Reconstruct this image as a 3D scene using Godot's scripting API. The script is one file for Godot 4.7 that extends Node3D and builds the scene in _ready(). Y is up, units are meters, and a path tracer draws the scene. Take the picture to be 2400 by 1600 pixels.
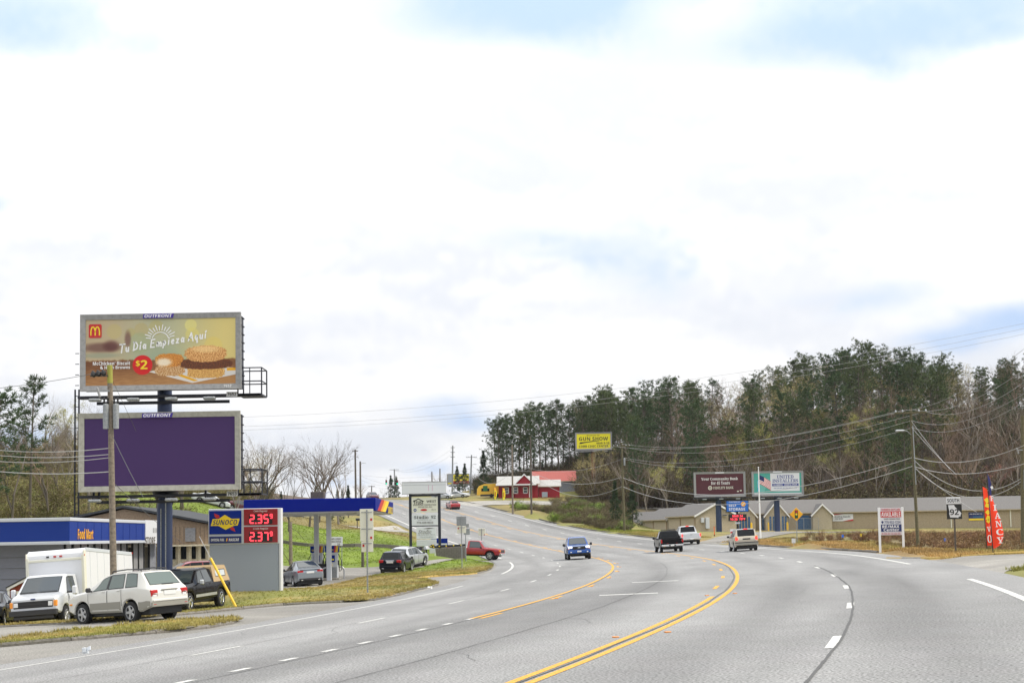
extends Node3D
# A five-lane state road bending left past a filling station; world units are metres, the eye stands 2 m above y = 0.

const WO := 3.518   # lane width
const WT := 6.276   # centre turn lane width
var M := {}
var taken := {}
var rng := RandomNumberGenerator.new()
var nz := FastNoiseLite.new()

# ---------------------------------------------------------------- mesh collector
class MB:
	var v := PackedVector3Array()
	var c := PackedColorArray()
	var uv := PackedVector2Array()
	var tint := Color.WHITE
	var tinted := false
	var has_uv := false
	var own := PackedVector3Array()
	func tri(a: Vector3, b: Vector3, d: Vector3) -> void:
		v.append(a); v.append(b); v.append(d)
		if tinted:
			c.append(tint); c.append(tint); c.append(tint)
	func quad(a: Vector3, b: Vector3, d: Vector3, e: Vector3) -> void:
		tri(a, b, d); tri(a, d, e)
	func quv(a: Vector3, b: Vector3, d: Vector3, e: Vector3) -> void:
		# a lower left, b lower right, d upper right, e upper left
		has_uv = true
		quad(a, b, d, e)
		for q in [Vector2(0, 1), Vector2(1, 1), Vector2(1, 0), Vector2(0, 1), Vector2(1, 0), Vector2(0, 0)]:
			uv.append(q)
	func box(ce: Vector3, s: Vector3, ch := 0.0, ba := Basis()) -> void:
		var h := s * 0.5
		ch = minf(ch, minf(h.x, minf(h.y, h.z)) * 0.9)
		if ch <= 0.0:
			var p := []
			for i in 8:
				p.append(ce + ba * Vector3(h.x if i & 1 else -h.x, h.y if i & 2 else -h.y, h.z if i & 4 else -h.z))
			quad(p[4], p[5], p[7], p[6]); quad(p[1], p[0], p[2], p[3]); quad(p[5], p[1], p[3], p[7])
			quad(p[0], p[4], p[6], p[2]); quad(p[6], p[7], p[3], p[2]); quad(p[0], p[1], p[5], p[4])
			return
		var q := {}
		for sx in [-1, 1]:
			for sy in [-1, 1]:
				for sz in [-1, 1]:
					var k := Vector3(sx, sy, sz)
					q[[k, 0]] = ce + ba * Vector3(sx * h.x, sy * (h.y - ch), sz * (h.z - ch))
					q[[k, 1]] = ce + ba * Vector3(sx * (h.x - ch), sy * h.y, sz * (h.z - ch))
					q[[k, 2]] = ce + ba * Vector3(sx * (h.x - ch), sy * (h.y - ch), sz * h.z)
		var A := [Vector3(1, 0, 0), Vector3(0, 1, 0), Vector3(0, 0, 1)]
		for ax in 3:
			var u: Vector3 = A[(ax + 1) % 3]
			var w: Vector3 = A[(ax + 2) % 3]
			for sg in [-1.0, 1.0]:
				var n: Vector3 = A[ax] * sg
				var f := [q[[n - u - w, ax]], q[[n + u - w, ax]], q[[n + u + w, ax]], q[[n - u + w, ax]]]
				if sg > 0:
					quad(f[0], f[1], f[2], f[3])
				else:
					quad(f[3], f[2], f[1], f[0])
				for s2 in [-1.0, 1.0]:
					var a2 := (ax + 1) % 3
					var n2: Vector3 = A[a2] * s2
					var e := [q[[n + n2 - w, ax]], q[[n + n2 + w, ax]], q[[n + n2 + w, a2]], q[[n + n2 - w, a2]]]
					if sg * s2 < 0:
						quad(e[0], e[1], e[2], e[3])
					else:
						quad(e[3], e[2], e[1], e[0])
		for sx in [-1, 1]:
			for sy in [-1, 1]:
				for sz in [-1, 1]:
					var k := Vector3(sx, sy, sz)
					if sx * sy * sz > 0:
						tri(q[[k, 0]], q[[k, 1]], q[[k, 2]])
					else:
						tri(q[[k, 0]], q[[k, 2]], q[[k, 1]])
	func tube(pts: Array, rad: Array, sides := 8, capped := true) -> void:
		var prev := []
		var up := Vector3(0.31, 0.9, 0.29).normalized()
		for i in pts.size():
			var d: Vector3 = (pts[mini(i + 1, pts.size() - 1)] - pts[maxi(i - 1, 0)]).normalized()
			var x := up.cross(d).normalized()
			if x.length() < 0.5:
				x = Vector3.RIGHT.cross(d).normalized()
			var y := d.cross(x)
			var r: float = rad[mini(i, rad.size() - 1)]
			var cur := []
			for k in sides:
				var a := TAU * k / sides
				cur.append(pts[i] + (x * cos(a) + y * sin(a)) * r)
			if prev:
				for k in sides:
					var k2 := (k + 1) % sides
					quad(prev[k], prev[k2], cur[k2], cur[k])
			if capped and (i == 0 or i == pts.size() - 1):
				for k in sides:
					var k2 := (k + 1) % sides
					if i == 0:
						tri(pts[i], cur[k2], cur[k])
					else:
						tri(pts[i], cur[k], cur[k2])
			prev = cur
	func bar(a: Vector3, b: Vector3, r: float, sides := 6) -> void:
		tube([a, b], [r], sides)
	func lathe(pro: Array, sides: int, xf := Transform3D()) -> void:
		# pro: Vector2(radius, height along y)
		for i in pro.size() - 1:
			for k in sides:
				var a := TAU * k / sides
				var b := TAU * (k + 1) / sides
				var p0 := xf * Vector3(cos(a) * pro[i].x, pro[i].y, sin(a) * pro[i].x)
				var p1 := xf * Vector3(cos(b) * pro[i].x, pro[i].y, sin(b) * pro[i].x)
				var p2 := xf * Vector3(cos(b) * pro[i + 1].x, pro[i + 1].y, sin(b) * pro[i + 1].x)
				var p3 := xf * Vector3(cos(a) * pro[i + 1].x, pro[i + 1].y, sin(a) * pro[i + 1].x)
				if pro[i].x > 0.0001:
					tri(p0, p2, p1)
				if pro[i + 1].x > 0.0001:
					tri(p0, p3, p2)
	func prism(poly: PackedVector2Array, z0: float, z1: float, xf := Transform3D()) -> void:
		var t := Geometry2D.triangulate_polygon(poly)
		var ccw := not Geometry2D.is_polygon_clockwise(poly)
		for i in range(0, t.size(), 3):
			var a := poly[t[i]]
			var b := poly[t[i + 1]]
			var d := poly[t[i + 2]]
			if (b - a).cross(d - a) < 0:
				var sw := b
				b = d
				d = sw
			tri(xf * Vector3(a.x, a.y, z1), xf * Vector3(b.x, b.y, z1), xf * Vector3(d.x, d.y, z1))
			tri(xf * Vector3(a.x, a.y, z0), xf * Vector3(d.x, d.y, z0), xf * Vector3(b.x, b.y, z0))
		for i in poly.size():
			var a := poly[i]
			var b := poly[(i + 1) % poly.size()]
			if not ccw:
				var sw := a
				a = b
				b = sw
			quad(xf * Vector3(a.x, a.y, z0), xf * Vector3(b.x, b.y, z0), xf * Vector3(b.x, b.y, z1), xf * Vector3(a.x, a.y, z1))
	func done(angle := 38.0) -> ArrayMesh:
		var n := PackedVector3Array()
		n.resize(v.size())
		var at := {}
		var cosa := cos(deg_to_rad(angle))
		for i in range(0, v.size(), 3):
			var f := (v[i + 1] - v[i]).cross(v[i + 2] - v[i])
			for k in 3:
				n[i + k] = f
				if angle > 0.0:
					var key := Vector3i((v[i + k] * 2000.0).round())
					if at.has(key):
						at[key].append(f)
					else:
						at[key] = [f]
		var o := PackedVector3Array()
		var on := PackedVector3Array()
		var oc := PackedColorArray()
		var ou := PackedVector2Array()
		o.resize(v.size()); on.resize(v.size())
		if tinted: oc.resize(v.size())
		if has_uv: ou.resize(v.size())
		for i in range(0, v.size(), 3):
			for k in 3:
				var src = i + [0, 2, 1][k]
				var f := n[src]
				var s := f
				if angle > 0.0:
					var fn := f.normalized()
					s = Vector3.ZERO
					for g in at[Vector3i((v[src] * 2000.0).round())]:
						if fn.dot(g.normalized()) >= cosa:
							s += g
				s = s.normalized()
				o[i + k] = v[src]
				on[i + k] = s if s.length() > 0.5 else Vector3.UP
				if tinted: oc[i + k] = c[src]
				if has_uv: ou[i + k] = uv[src]
		var arr := []
		arr.resize(Mesh.ARRAY_MAX)
		arr[Mesh.ARRAY_VERTEX] = o
		arr[Mesh.ARRAY_NORMAL] = on
		if tinted: arr[Mesh.ARRAY_COLOR] = oc
		if has_uv: arr[Mesh.ARRAY_TEX_UV] = ou
		var me := ArrayMesh.new()
		me.add_surface_from_arrays(Mesh.PRIMITIVE_TRIANGLES, arr)
		return me

# ---------------------------------------------------------------- objects
func numbered(called: String) -> String:
	if not taken.has(called):
		taken[called] = 0
		return called
	taken[called] += 1
	return "%s_%03d" % [called, taken[called]]

func tag(o: Node, label := "", category := "", group := "", kind := "") -> void:
	if label: o.set_meta("label", label)
	if category: o.set_meta("category", category)
	if group: o.set_meta("group", group)
	if kind: o.set_meta("kind", kind)

func thing(called: String, label: String, category: String, at := Vector3.ZERO, turn := 0.0, group := "") -> Node3D:
	var o := Node3D.new()
	o.name = numbered(called)
	add_child(o)
	o.position = at
	o.rotation.y = turn
	tag(o, label, category, group)
	return o

func obj(called: String, mb: MB, m: Material, parent: Node = null, angle := 38.0) -> MeshInstance3D:
	return meshed(called, mb.done(angle), m, parent)

func meshed(called: String, me: Mesh, m: Material, parent: Node = null) -> MeshInstance3D:
	var o := MeshInstance3D.new()
	o.name = numbered(called) if parent == null else called
	o.mesh = me
	o.material_override = m
	if parent == null:
		add_child(o)
	else:
		parent.add_child(o, true)
	return o

func bx(called: String, ce: Vector3, s: Vector3, m: Material, parent: Node, ch := 0.0, ba := Basis()) -> MeshInstance3D:
	var mb := MB.new()
	mb.box(ce, s, ch, ba)
	return obj(called, mb, m, parent, 20.0)

func text(t: String, at: Vector3, height: float, width: float, m: Material, parent: Node, fontname := "Droid Sans", bold := true, called := "lettering", slant := 0.0, turn := 0.0) -> MeshInstance3D:
	var f := SystemFont.new()
	f.font_names = PackedStringArray([fontname])
	f.font_weight = 700 if bold else 400
	var tm := TextMesh.new()
	tm.text = t
	tm.font = f
	tm.font_size = 48
	tm.pixel_size = 0.01
	tm.depth = 0.004
	tm.curve_step = 2.0
	var b := tm.get_aabb()
	var k := height / maxf(b.size.y, 0.001)
	var kx := (width / maxf(b.size.x, 0.001)) if width > 0.0 else k
	var o := MeshInstance3D.new()
	o.name = called
	o.mesh = tm
	o.material_override = m
	parent.add_child(o, true)
	var ba := Basis(Vector3(kx, 0, 0), Vector3(slant * k, k, 0), Vector3(0, 0, 1))
	ba = Basis(Vector3(0, 0, 1), turn) * ba
	o.transform = Transform3D(ba, at - ba * (b.position + b.size * 0.5))
	return o

# ---------------------------------------------------------------- materials
func lin(r: float, g: float, b: float) -> Color:
	return Color(r, g, b).linear_to_srgb()

func noise_tex(sd: int, freq: float, oct: int, size: int, lo: float, hi: float, kind := FastNoiseLite.TYPE_SIMPLEX_SMOOTH) -> ImageTexture:
	var f := FastNoiseLite.new()
	f.seed = sd
	f.noise_type = kind
	f.frequency = freq
	f.fractal_octaves = oct
	f.fractal_gain = 0.62
	var im := f.get_seamless_image(size, size)
	im.convert(Image.FORMAT_L8)
	var d := im.get_data()
	for i in d.size():
		d[i] = int(clampf(lerpf(lo, hi, d[i] / 255.0), 0.0, 1.0) * 255.0)
	return ImageTexture.create_from_image(Image.create_from_data(size, size, false, Image.FORMAT_L8, d))

func mat(called: String, col: Color, rough := 0.8, metal := 0.0, tex: Texture2D = null, per := 1.0) -> StandardMaterial3D:
	var m := StandardMaterial3D.new()
	m.resource_name = called
	m.albedo_color = col
	m.roughness = rough
	m.metallic = metal
	if tex:
		m.albedo_texture = tex
		m.uv1_triplanar = true
		m.uv1_world_triplanar = true
		m.uv1_scale = Vector3.ONE / per
	M[called] = m
	return m

func paint(called: String, col: Color, metal := 0.0, rough := 0.3) -> StandardMaterial3D:
	var m := mat(called, col, rough, metal)
	m.clearcoat_enabled = true
	m.clearcoat = 0.8
	m.clearcoat_roughness = 0.08
	return m

func glow(called: String, col: Color, e: float) -> StandardMaterial3D:
	var m := mat(called, col, 0.4)
	m.emission_enabled = true
	m.emission = col
	m.emission_energy_multiplier = e
	return m

func materials() -> void:
	var fine := noise_tex(3, 0.09, 4, 1024, 0.3, 1.4)
	var mid := noise_tex(5, 0.02, 5, 512, 0.62, 1.18)
	var streak := noise_tex(9, 0.012, 4, 512, 0.7, 1.15)
	var faint := noise_tex(13, 0.02, 4, 512, 0.86, 1.08)
	M.fine = fine
	mat("asphalt", Color.WHITE, 0.92, 0, fine, 5.3).vertex_color_use_as_albedo = true
	mat("lot_asphalt", Color.WHITE, 0.94, 0, fine, 6.1).vertex_color_use_as_albedo = true
	mat("ground", Color.WHITE, 1.0, 0, fine, 4.0).vertex_color_use_as_albedo = true
	mat("grass_blade", Color.WHITE, 0.9).vertex_color_use_as_albedo = true
	M.grass_blade.backlight_enabled = true
	M.grass_blade.backlight = Color(0.25, 0.25, 0.1)
	mat("concrete", lin(0.34, 0.32, 0.28), 0.95, 0, mid, 1.7)
	mat("old_concrete", lin(0.22, 0.2, 0.17), 0.95, 0, mid, 1.1)
	mat("dark_concrete", lin(0.15, 0.14, 0.115), 0.95, 0, mid, 1.3)
	mat("yellow_kerb", lin(0.52, 0.36, 0.1), 0.9, 0, mid, 0.9)
	mat("white_line", lin(0.72, 0.72, 0.68), 0.8, 0, mid, 0.8)
	mat("yellow_line", lin(0.8, 0.42, 0.05), 0.8, 0, mid, 0.8)
	mat("tar", lin(0.085, 0.085, 0.083), 0.8)
	mat("amber", lin(0.75, 0.25, 0.02), 0.35)
	mat("pole_moss", lin(0.3, 0.29, 0.06), 0.95)
	mat("wood_pole", lin(0.24, 0.2, 0.155), 0.95, 0, streak, 0.9)
	mat("dark_pole", lin(0.13, 0.11, 0.09), 0.95, 0, streak, 0.9)
	mat("green_pole", lin(0.14, 0.125, 0.07), 0.95, 0, streak, 0.9)
	mat("wire", lin(0.09, 0.09, 0.09), 0.6)
	mat("pale_wire", lin(0.38, 0.38, 0.37), 0.6)
	mat("steel", lin(0.42, 0.43, 0.44), 0.5, 0.6)
	mat("galvanised", lin(0.36, 0.38, 0.39), 0.6, 0.35, mid, 0.6)
	mat("black_metal", lin(0.014, 0.016, 0.028), 0.55)
	mat("navy_metal", lin(0.022, 0.04, 0.105), 0.5)
	mat("frame_grey", lin(0.3, 0.3, 0.3), 0.75, 0, faint, 2.6)
	mat("frame_beige", lin(0.38, 0.37, 0.32), 0.75, 0, faint, 2.6)
	mat("white_paint", lin(0.78, 0.78, 0.77), 0.6)
	mat("white_sign", lin(0.66, 0.67, 0.69), 0.5)
	mat("cream_sign", lin(0.68, 0.67, 0.56), 0.55)
	mat("pale_grey", lin(0.52, 0.55, 0.58), 0.6)
	mat("black", lin(0.012, 0.012, 0.012), 0.5)
	mat("rubber", lin(0.014, 0.014, 0.014), 0.85)
	mat("dark_plastic", lin(0.025, 0.025, 0.027), 0.55)
	mat("chrome", lin(0.7, 0.71, 0.72), 0.15, 1.0)
	mat("alloy", lin(0.5, 0.51, 0.52), 0.3, 0.8)
	mat("glass", lin(0.03, 0.04, 0.042), 0.04)
	M.glass.metallic_specular = 0.8
	mat("green_glass", lin(0.075, 0.11, 0.095), 0.03)
	M.green_glass.metallic_specular = 1.0
	mat("dark_glass", lin(0.008, 0.01, 0.012), 0.05)
	M.dark_glass.metallic_specular = 0.35
	mat("blue_fascia", lin(0.003, 0.012, 0.2), 0.5).metallic_specular = 0.2
	mat("store_fascia", lin(0.018, 0.045, 0.24), 0.55).metallic_specular = 0.2
	mat("logo_blue", lin(0.006, 0.025, 0.23), 0.45).metallic_specular = 0.25
	mat("logo_yellow", lin(0.85, 0.62, 0.02), 0.45)
	mat("orange_letters", lin(0.85, 0.4, 0.02), 0.5)
	mat("red_sign", lin(0.26, 0.008, 0.012), 0.45)
	mat("sign_red", lin(0.5, 0.02, 0.02), 0.5)
	mat("sign_navy", lin(0.012, 0.025, 0.12), 0.5)
	mat("purple", lin(0.07, 0.042, 0.122), 0.75).metallic_specular = 0.1
	mat("deep_purple", lin(0.05, 0.025, 0.28), 0.5)
	mat("store_grey", lin(0.33, 0.345, 0.39), 0.9, 0, fine, 2.1)
	mat("monolith_grey", lin(0.42, 0.47, 0.54), 0.9, 0, fine, 2.3)
	mat("tan_siding", lin(0.36, 0.26, 0.17), 0.85, 0, faint, 2.0)
	mat("cream_wall", lin(0.78, 0.7, 0.5), 0.85, 0, faint, 2.0)
	mat("storage_wall", lin(0.47, 0.4, 0.29), 0.9, 0, faint, 3.0)
	mat("storage_tan", lin(0.38, 0.31, 0.21), 0.9, 0, faint, 3.0)
	mat("shingle", lin(0.2, 0.19, 0.18), 0.95, 0, fine, 3.1)
	mat("dark_roof", lin(0.06, 0.065, 0.07), 0.9, 0, fine, 3.1)
	mat("blue_door", lin(0.025, 0.1, 0.23), 0.6)
	mat("bollard_yellow", lin(0.8, 0.5, 0.02), 0.5)
	mat("house_red", lin(0.3, 0.008, 0.018), 0.7)
	mat("red_roof", lin(0.34, 0.09, 0.075), 0.85)
	mat("tin_roof", lin(0.5, 0.49, 0.47), 0.7, 0, mid, 2.0)
	mat("bark", lin(0.1, 0.083, 0.066), 1.0)
	mat("pale_bark", lin(0.19, 0.165, 0.135), 1.0)
	mat("leafy", Color.WHITE, 0.9).vertex_color_use_as_albedo = true
	M.leafy.backlight_enabled = true
	M.leafy.backlight = Color(0.22, 0.25, 0.12)
	mat("twig", Color.WHITE, 1.0).vertex_color_use_as_albedo = true
	mat("lamp_red", lin(0.45, 0.012, 0.012), 0.2)
	mat("lamp_clear", lin(0.75, 0.76, 0.76), 0.1)
	mat("lamp_amber", lin(0.85, 0.3, 0.03), 0.2)
	mat("plate", lin(0.7, 0.7, 0.68), 0.5)
	glow("led_red", lin(1.0, 0.06, 0.09), 1.1)
	glow("brake_red", lin(1.0, 0.05, 0.04), 1.2)
	glow("signal_green", lin(0.02, 0.8, 0.45), 1.5)
	glow("headlamp", lin(1.0, 0.95, 0.85), 1.6)

# ---------------------------------------------------------------- camera, sky and sun
func camera_and_light() -> void:
	var cam := Camera3D.new()
	cam.name = "camera"
	add_child(cam)
	var pitch := deg_to_rad(4.8)
	var roll := deg_to_rad(1.0)
	var up0 := Vector3(0, cos(pitch), sin(pitch))
	var back := Vector3(0, -sin(pitch), cos(pitch))
	cam.transform = Transform3D(Basis(Vector3.RIGHT * cos(roll) - up0 * sin(roll), Vector3.RIGHT * sin(roll) + up0 * cos(roll), back), Vector3(0, 2, 0))
	cam.projection = Camera3D.PROJECTION_FRUSTUM
	cam.near = 0.5
	cam.size = 0.4 * 0.5
	cam.frustum_offset = Vector2(0, 0.03 * 0.5)
	cam.far = 4000.0
	cam.current = true
	var env := Environment.new()
	env.background_mode = Environment.BG_SKY
	env.tonemap_mode = Environment.TONE_MAPPER_LINEAR
	env.tonemap_exposure = 1.1
	env.sdfgi_enabled = true
	env.ssao_enabled = true
	env.ssil_enabled = true
	env.fog_enabled = true
	env.fog_density = 0.00005
	env.fog_light_color = Color(0.86, 0.89, 0.93)
	var sky := Sky.new()
	var sm := PanoramaSkyMaterial.new()
	sm.panorama = ImageTexture.create_from_image(cloud_sky(2048, 1024))
	sky.sky_material = sm
	env.sky = sky
	var we := WorldEnvironment.new()
	we.name = "environment"
	we.environment = env
	add_child(we)
	var sun := DirectionalLight3D.new()
	sun.name = "sun"
	sun.light_energy = 0.9
	sun.light_angular_distance = 8.0
	sun.light_color = Color(1.0, 0.965, 0.9)
	sun.shadow_enabled = true
	add_child(sun)
	sun.look_at_from_position(Vector3(52, 58, 4), Vector3.ZERO)

func cloud_sky(w: int, h: int) -> Image:
	# a thin overcast: brighter overhead than at the horizon, with a few pale blue gaps between long soft clouds
	var a := FastNoiseLite.new()
	a.seed = 21
	a.frequency = 1.0
	a.fractal_octaves = 5
	a.fractal_gain = 0.52
	a.domain_warp_enabled = true
	a.domain_warp_amplitude = 0.5
	a.domain_warp_frequency = 1.3
	var b := FastNoiseLite.new()
	b.seed = 5
	b.frequency = 0.8
	b.fractal_octaves = 3
	var im := Image.create(w, h, false, Image.FORMAT_RGBF)
	for y in h:
		var el := PI * (0.5 - (y + 0.5) / h)
		var se := sin(el)
		var ce := cos(el)
		for x in w:
			var col := Color(0.3, 0.29, 0.27)
			if el > -0.02:
				var az := TAU * (x + 0.5) / w - 0.44
				# clouds lie on a layer, so they flatten out towards the horizon
				var k := 1.0 / (maxf(se, 0.0) + 0.16)
				var p := Vector3(sin(az) * ce * k, cos(az) * ce * k, 0.0)
				var n := a.get_noise_3d(p.x * 1.25, p.y * 1.25, 3.0)
				var g := b.get_noise_3d(p.x * 1.1 + 7.0, p.y * 1.1 + 0.6, 1.0)
				var blue := smoothstep(0.16, 0.6, g - n * 0.35)
				var grey := smoothstep(-0.22, 0.42, n + 0.15 * g)
				var lum := (1.0 + 1.0 * maxf(se, 0.0)) * 0.84
				var c := Vector3(1.03, 1.03, 1.04).lerp(Vector3(0.79, 0.83, 0.91), grey * 0.75)
				c = c.lerp(Vector3(0.5, 0.67, 0.95), blue * 0.9) * lum
				col = Color(c.x, c.y, c.z)
			im.set_pixel(x, y, col)
	return im

# ---------------------------------------------------------------- road alignment and ground height
const KNOT := 40.0
var kk := [0.00227, 0.00229, 0.00182, 0.00221, 0.00194, 0.00103, 0.00146, 0.00106, 0.00137, 0.00137, 0.00137]
var yk := [-1.833, -1.817, -1.727, -1.695, -1.419, -0.514, 1.182, 4.143, 7.250, 7.900, 8.200]
var ek := [0.0535, 0.0492, 0.0510, 0.0466, 0.0473, 0.0359, 0.0197, 0.0020, -0.0175, -0.0175, -0.0175]
var RX := PackedFloat32Array()
var RZ := PackedFloat32Array()
var RC := PackedFloat32Array()
var RS := PackedFloat32Array()
var RY := PackedFloat32Array()
var RE := PackedFloat32Array()
const S0 := -60
const S1 := 520
const CP := [-21.2, 72.5, 0.02382, -18.9, 72.0, -0.11516, -14.2, 75.0, 0.07257, -13.3, 78.0, -0.11787, -15.0, 85.0, 0.11941, -11.8, 86.0, -0.00512, -21.4, 69.0, 0.01067, -19.8, 66.0, 0.02998, -15.4, 60.5, -0.03316, -13.3, 59.5, 0.04731, -12.2, 62.0, 0.04586, -11.3, 65.0, -0.02588, -9.3, 68.0, 0.06588, -6.8, 68.5, -0.02758, -15.6, 52.0, -0.01038, -13.9, 46.5, 0.00954, -13.1, 56.0, -0.01009, -11.3, 59.5, -0.03206, -9.3, 58.0, 0.08739, -9.3, 92.0, -0.01835, -9.7, 112.0, 0.02720, -13.6, 106.0, -0.02810, -12.1, 104.0, 0.02467, -13.8, 121.0, -0.10154, -11.7, 121.0, 0.10476, -9.7, 129.0, -0.03854, -8.4, 137.0, -0.03761, -18.3, 121.0, 0.00686, -25.5, 97.0, -0.05341, -21.8, 100.0, 0.02961, -20.3, 112.0, -0.01651, -29.1, 97.0, -0.02064, -33.7, 90.0, 0.00533, -15.2, 150.0, -0.10986, -9.0, 152.0, -0.64120, -18.9, 150.0, -0.23087, -15.3, 178.0, 0.14256, -20.7, 178.0, -0.14318, -18.5, 215.0, 0.22628, -24.9, 215.0, -0.21017, -32.1, 255.0, -0.06328, -22.5, 262.0, 0.17057, -38.5, 255.0, -0.06253, -37.6, 150.0, -0.08966, -30.1, 150.0, 0.31090, -45.1, 150.0, 0.06592, -56.3, 150.0, -0.03063, -57.9, 210.0, -0.02639, -40.2, 200.0, 0.13805, -86.4, 230.0, 0.03651, -37.0, 230.0, 0.11968, -74.5, 270.0, -0.01543, -76.8, 300.0, 0.24746, -97.8, 300.0, -0.06740, -54.2, 270.0, 0.04596, -37.8, 300.0, -0.07014, -9.1, 150.0, 0.62664, -7.3, 150.0, 0.43427, -2.6, 158.0, 0.10753, -4.6, 150.0, -0.31859, 22.6, 88.0, -0.05141, 20.2, 92.0, 0.11872, 21.2, 76.0, 0.03293, 26.4, 112.0, 0.00006, 21.4, 130.0, 0.07467, 29.6, 100.0, -0.04111, 34.7, 100.0, -0.00258, 14.7, 50.0, -0.01487, 27.2, 190.0, -0.01131, 29.5, 247.0, -0.05359, 37.9, 247.0, 0.03766, 14.8, 230.0, 0.03689, 16.7, 278.0, -0.11096, 28.9, 272.0, -0.01345, 53.8, 272.0, -0.00414, 80.9, 272.0, -0.00376, 101.2, 272.0, -0.01739, 27.7, 160.0, 0.07552, 39.6, 160.0, -0.01961, 47.6, 160.0, 0.00371, 59.5, 160.0, -0.01902, 2.9, 280.0, 0.40529, -0.2, 290.0, 0.08767, 6.8, 285.0, -0.04644, 13.1, 300.0, -0.01449, 10.1, 262.0, 0.11310, 8.1, 340.0, 0.05983, -2.1, 340.0, 0.02723, -9.1, 350.0, 0.00396, 16.6, 340.0, -0.20974, 19.0, 310.0, 0.10696, 21.2, 345.0, 0.17507, -21.4, 420.0, -0.07490, -11.7, 450.0, -0.06601, -31.9, 420.0, 0.17611, -52.9, 420.0, 0.27009, -28.6, 560.0, 0.02354, -79.1, 450.0, 0.11873, 12.0, 500.0, -0.13475, 30.7, 312.0, -0.13744, 34.1, 345.0, -0.05906, 41.8, 420.0, -0.05877, 43.6, 500.0, 0.17200, 54.1, 312.0, 0.04524, 60.0, 345.0, 0.04859, 69.9, 400.0, 0.08994, 87.5, 500.0, 0.09750, 77.4, 312.0, -0.01639, 85.8, 345.0, -0.05803, 95.0, 400.0, 0.02994, 114.0, 480.0, -0.01908, 100.8, 312.0, -0.01800, 111.8, 345.0, 0.07786, 130.0, 400.0, 0.03358, 156.0, 480.0, 0.08251, 9.6, 400.0, -0.02196, 26.0, 420.0, 0.06046, -5.4, 400.0, 0.04685, 139.6, 312.0, -0.08939, 166.0, 370.0, -0.10089, 215.4, 480.0, -0.13519, -26.8, -16.0, 0.01235, -4.0, -24.1, 0.02599, -20.8, 2.3, -0.00317, 2.3, -4.7, 0.00530, -15.7, 20.9, -0.00160, 7.8, 15.0, 0.01422, -11.3, 39.7, -0.00921, 12.4, 34.9, 0.01551, -7.9, 58.7, -0.09692, 16.0, 54.9, 0.02183, -5.3, 77.9, -0.00383, 18.8, 75.1, -0.01814, -3.5, 97.2, -0.01940, 20.7, 95.4, -0.02779, -2.4, 116.6, -0.02281, 21.8, 115.7, 0.00935, -2.1, 135.9, -0.00996, 22.1, 136.1, -0.03727, -2.6, 155.3, -0.04137, 21.6, 156.5, -0.02649, -3.9, 174.6, -0.06901, 20.2, 176.8, 0.01908, -6.0, 194.0, -0.06152, 18.0, 197.0, 0.03736, -8.7, 213.4, -0.13063, 15.3, 217.0, 0.02277, -11.8, 232.8, -0.07535, 12.0, 236.9, 0.02388, -15.4, 252.1, -0.09710, 8.3, 256.9, -0.01136, -19.5, 271.2, -0.13970, 4.1, 276.6, -0.26945, -24.1, 290.3, -0.04392, -0.7, 296.3, -0.06671, -29.1, 309.3, -0.01230, -5.8, 315.8, 0.02503, -34.6, 328.2, -0.01266, -11.5, 335.2, -0.00287, -40.6, 346.8, -0.01441, -17.7, 354.5, -0.01855, -47.1, 365.3, -0.00676, -24.4, 373.6, -0.02788, -54.1, 383.8, 0.00887, -31.5, 392.5, -0.02305, -61.3, 402.2, -0.02141, -38.9, 411.2, -0.14496, -68.9, 420.4, -0.13929, -46.6, 429.8, -0.21105, -60.0, 0.0, -0.01186, -40.0, 20.0, -0.01498, 30.0, 10.0, -0.01581, 40.0, 40.0, -0.00345, -60.0, -40.0, -0.01178, 40.0, -40.0, 0.00902, -90.0, 60.0, -0.00929, 90.0, 60.0, 0.00209, 120.0, 150.0, 0.01065, -120.0, 150.0, -0.03443, -140.0, 300.0, 0.00060, 200.0, 300.0, 0.01627, 200.0, 420.0, 0.10918, -150.0, 450.0, -0.00674, 60.0, 620.0, -0.08613, -60.0, 620.0, -0.03898, -250.0, 620.0, 0.00481, 250.0, 620.0, 0.00987, -250.0, 0.0, -0.01491, 250.0, 0.0, -0.00240, -250.0, 300.0, 0.03068, 300.0, 300.0, 0.01358]
const CW := [-2.43099, 0.62267, 1.60315]

func knots(a: Array, s: float) -> float:
	var t := clampf(s / KNOT, 0.0, a.size() - 1.001)
	var i := int(t)
	return lerpf(a[i], a[i + 1], t - i)

func smooth_knots(a: Array, s: float) -> float:
	var t := clampf(s / KNOT, 0.0, a.size() - 1.001)
	var i := int(t)
	var u := t - i
	var n := a.size()
	var ma: float = (a[1] - a[0]) if i == 0 else (a[i + 1] - a[i - 1]) * 0.5
	var mb: float = (a[n - 1] - a[n - 2]) if i + 1 == n - 1 else (a[i + 2] - a[i]) * 0.5
	return a[i] * (1 - u) * (1 - u) * (1 + 2 * u) + a[i + 1] * u * u * (3 - 2 * u) + ma * u * (1 - u) * (1 - u) + mb * u * u * (u - 1)

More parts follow.
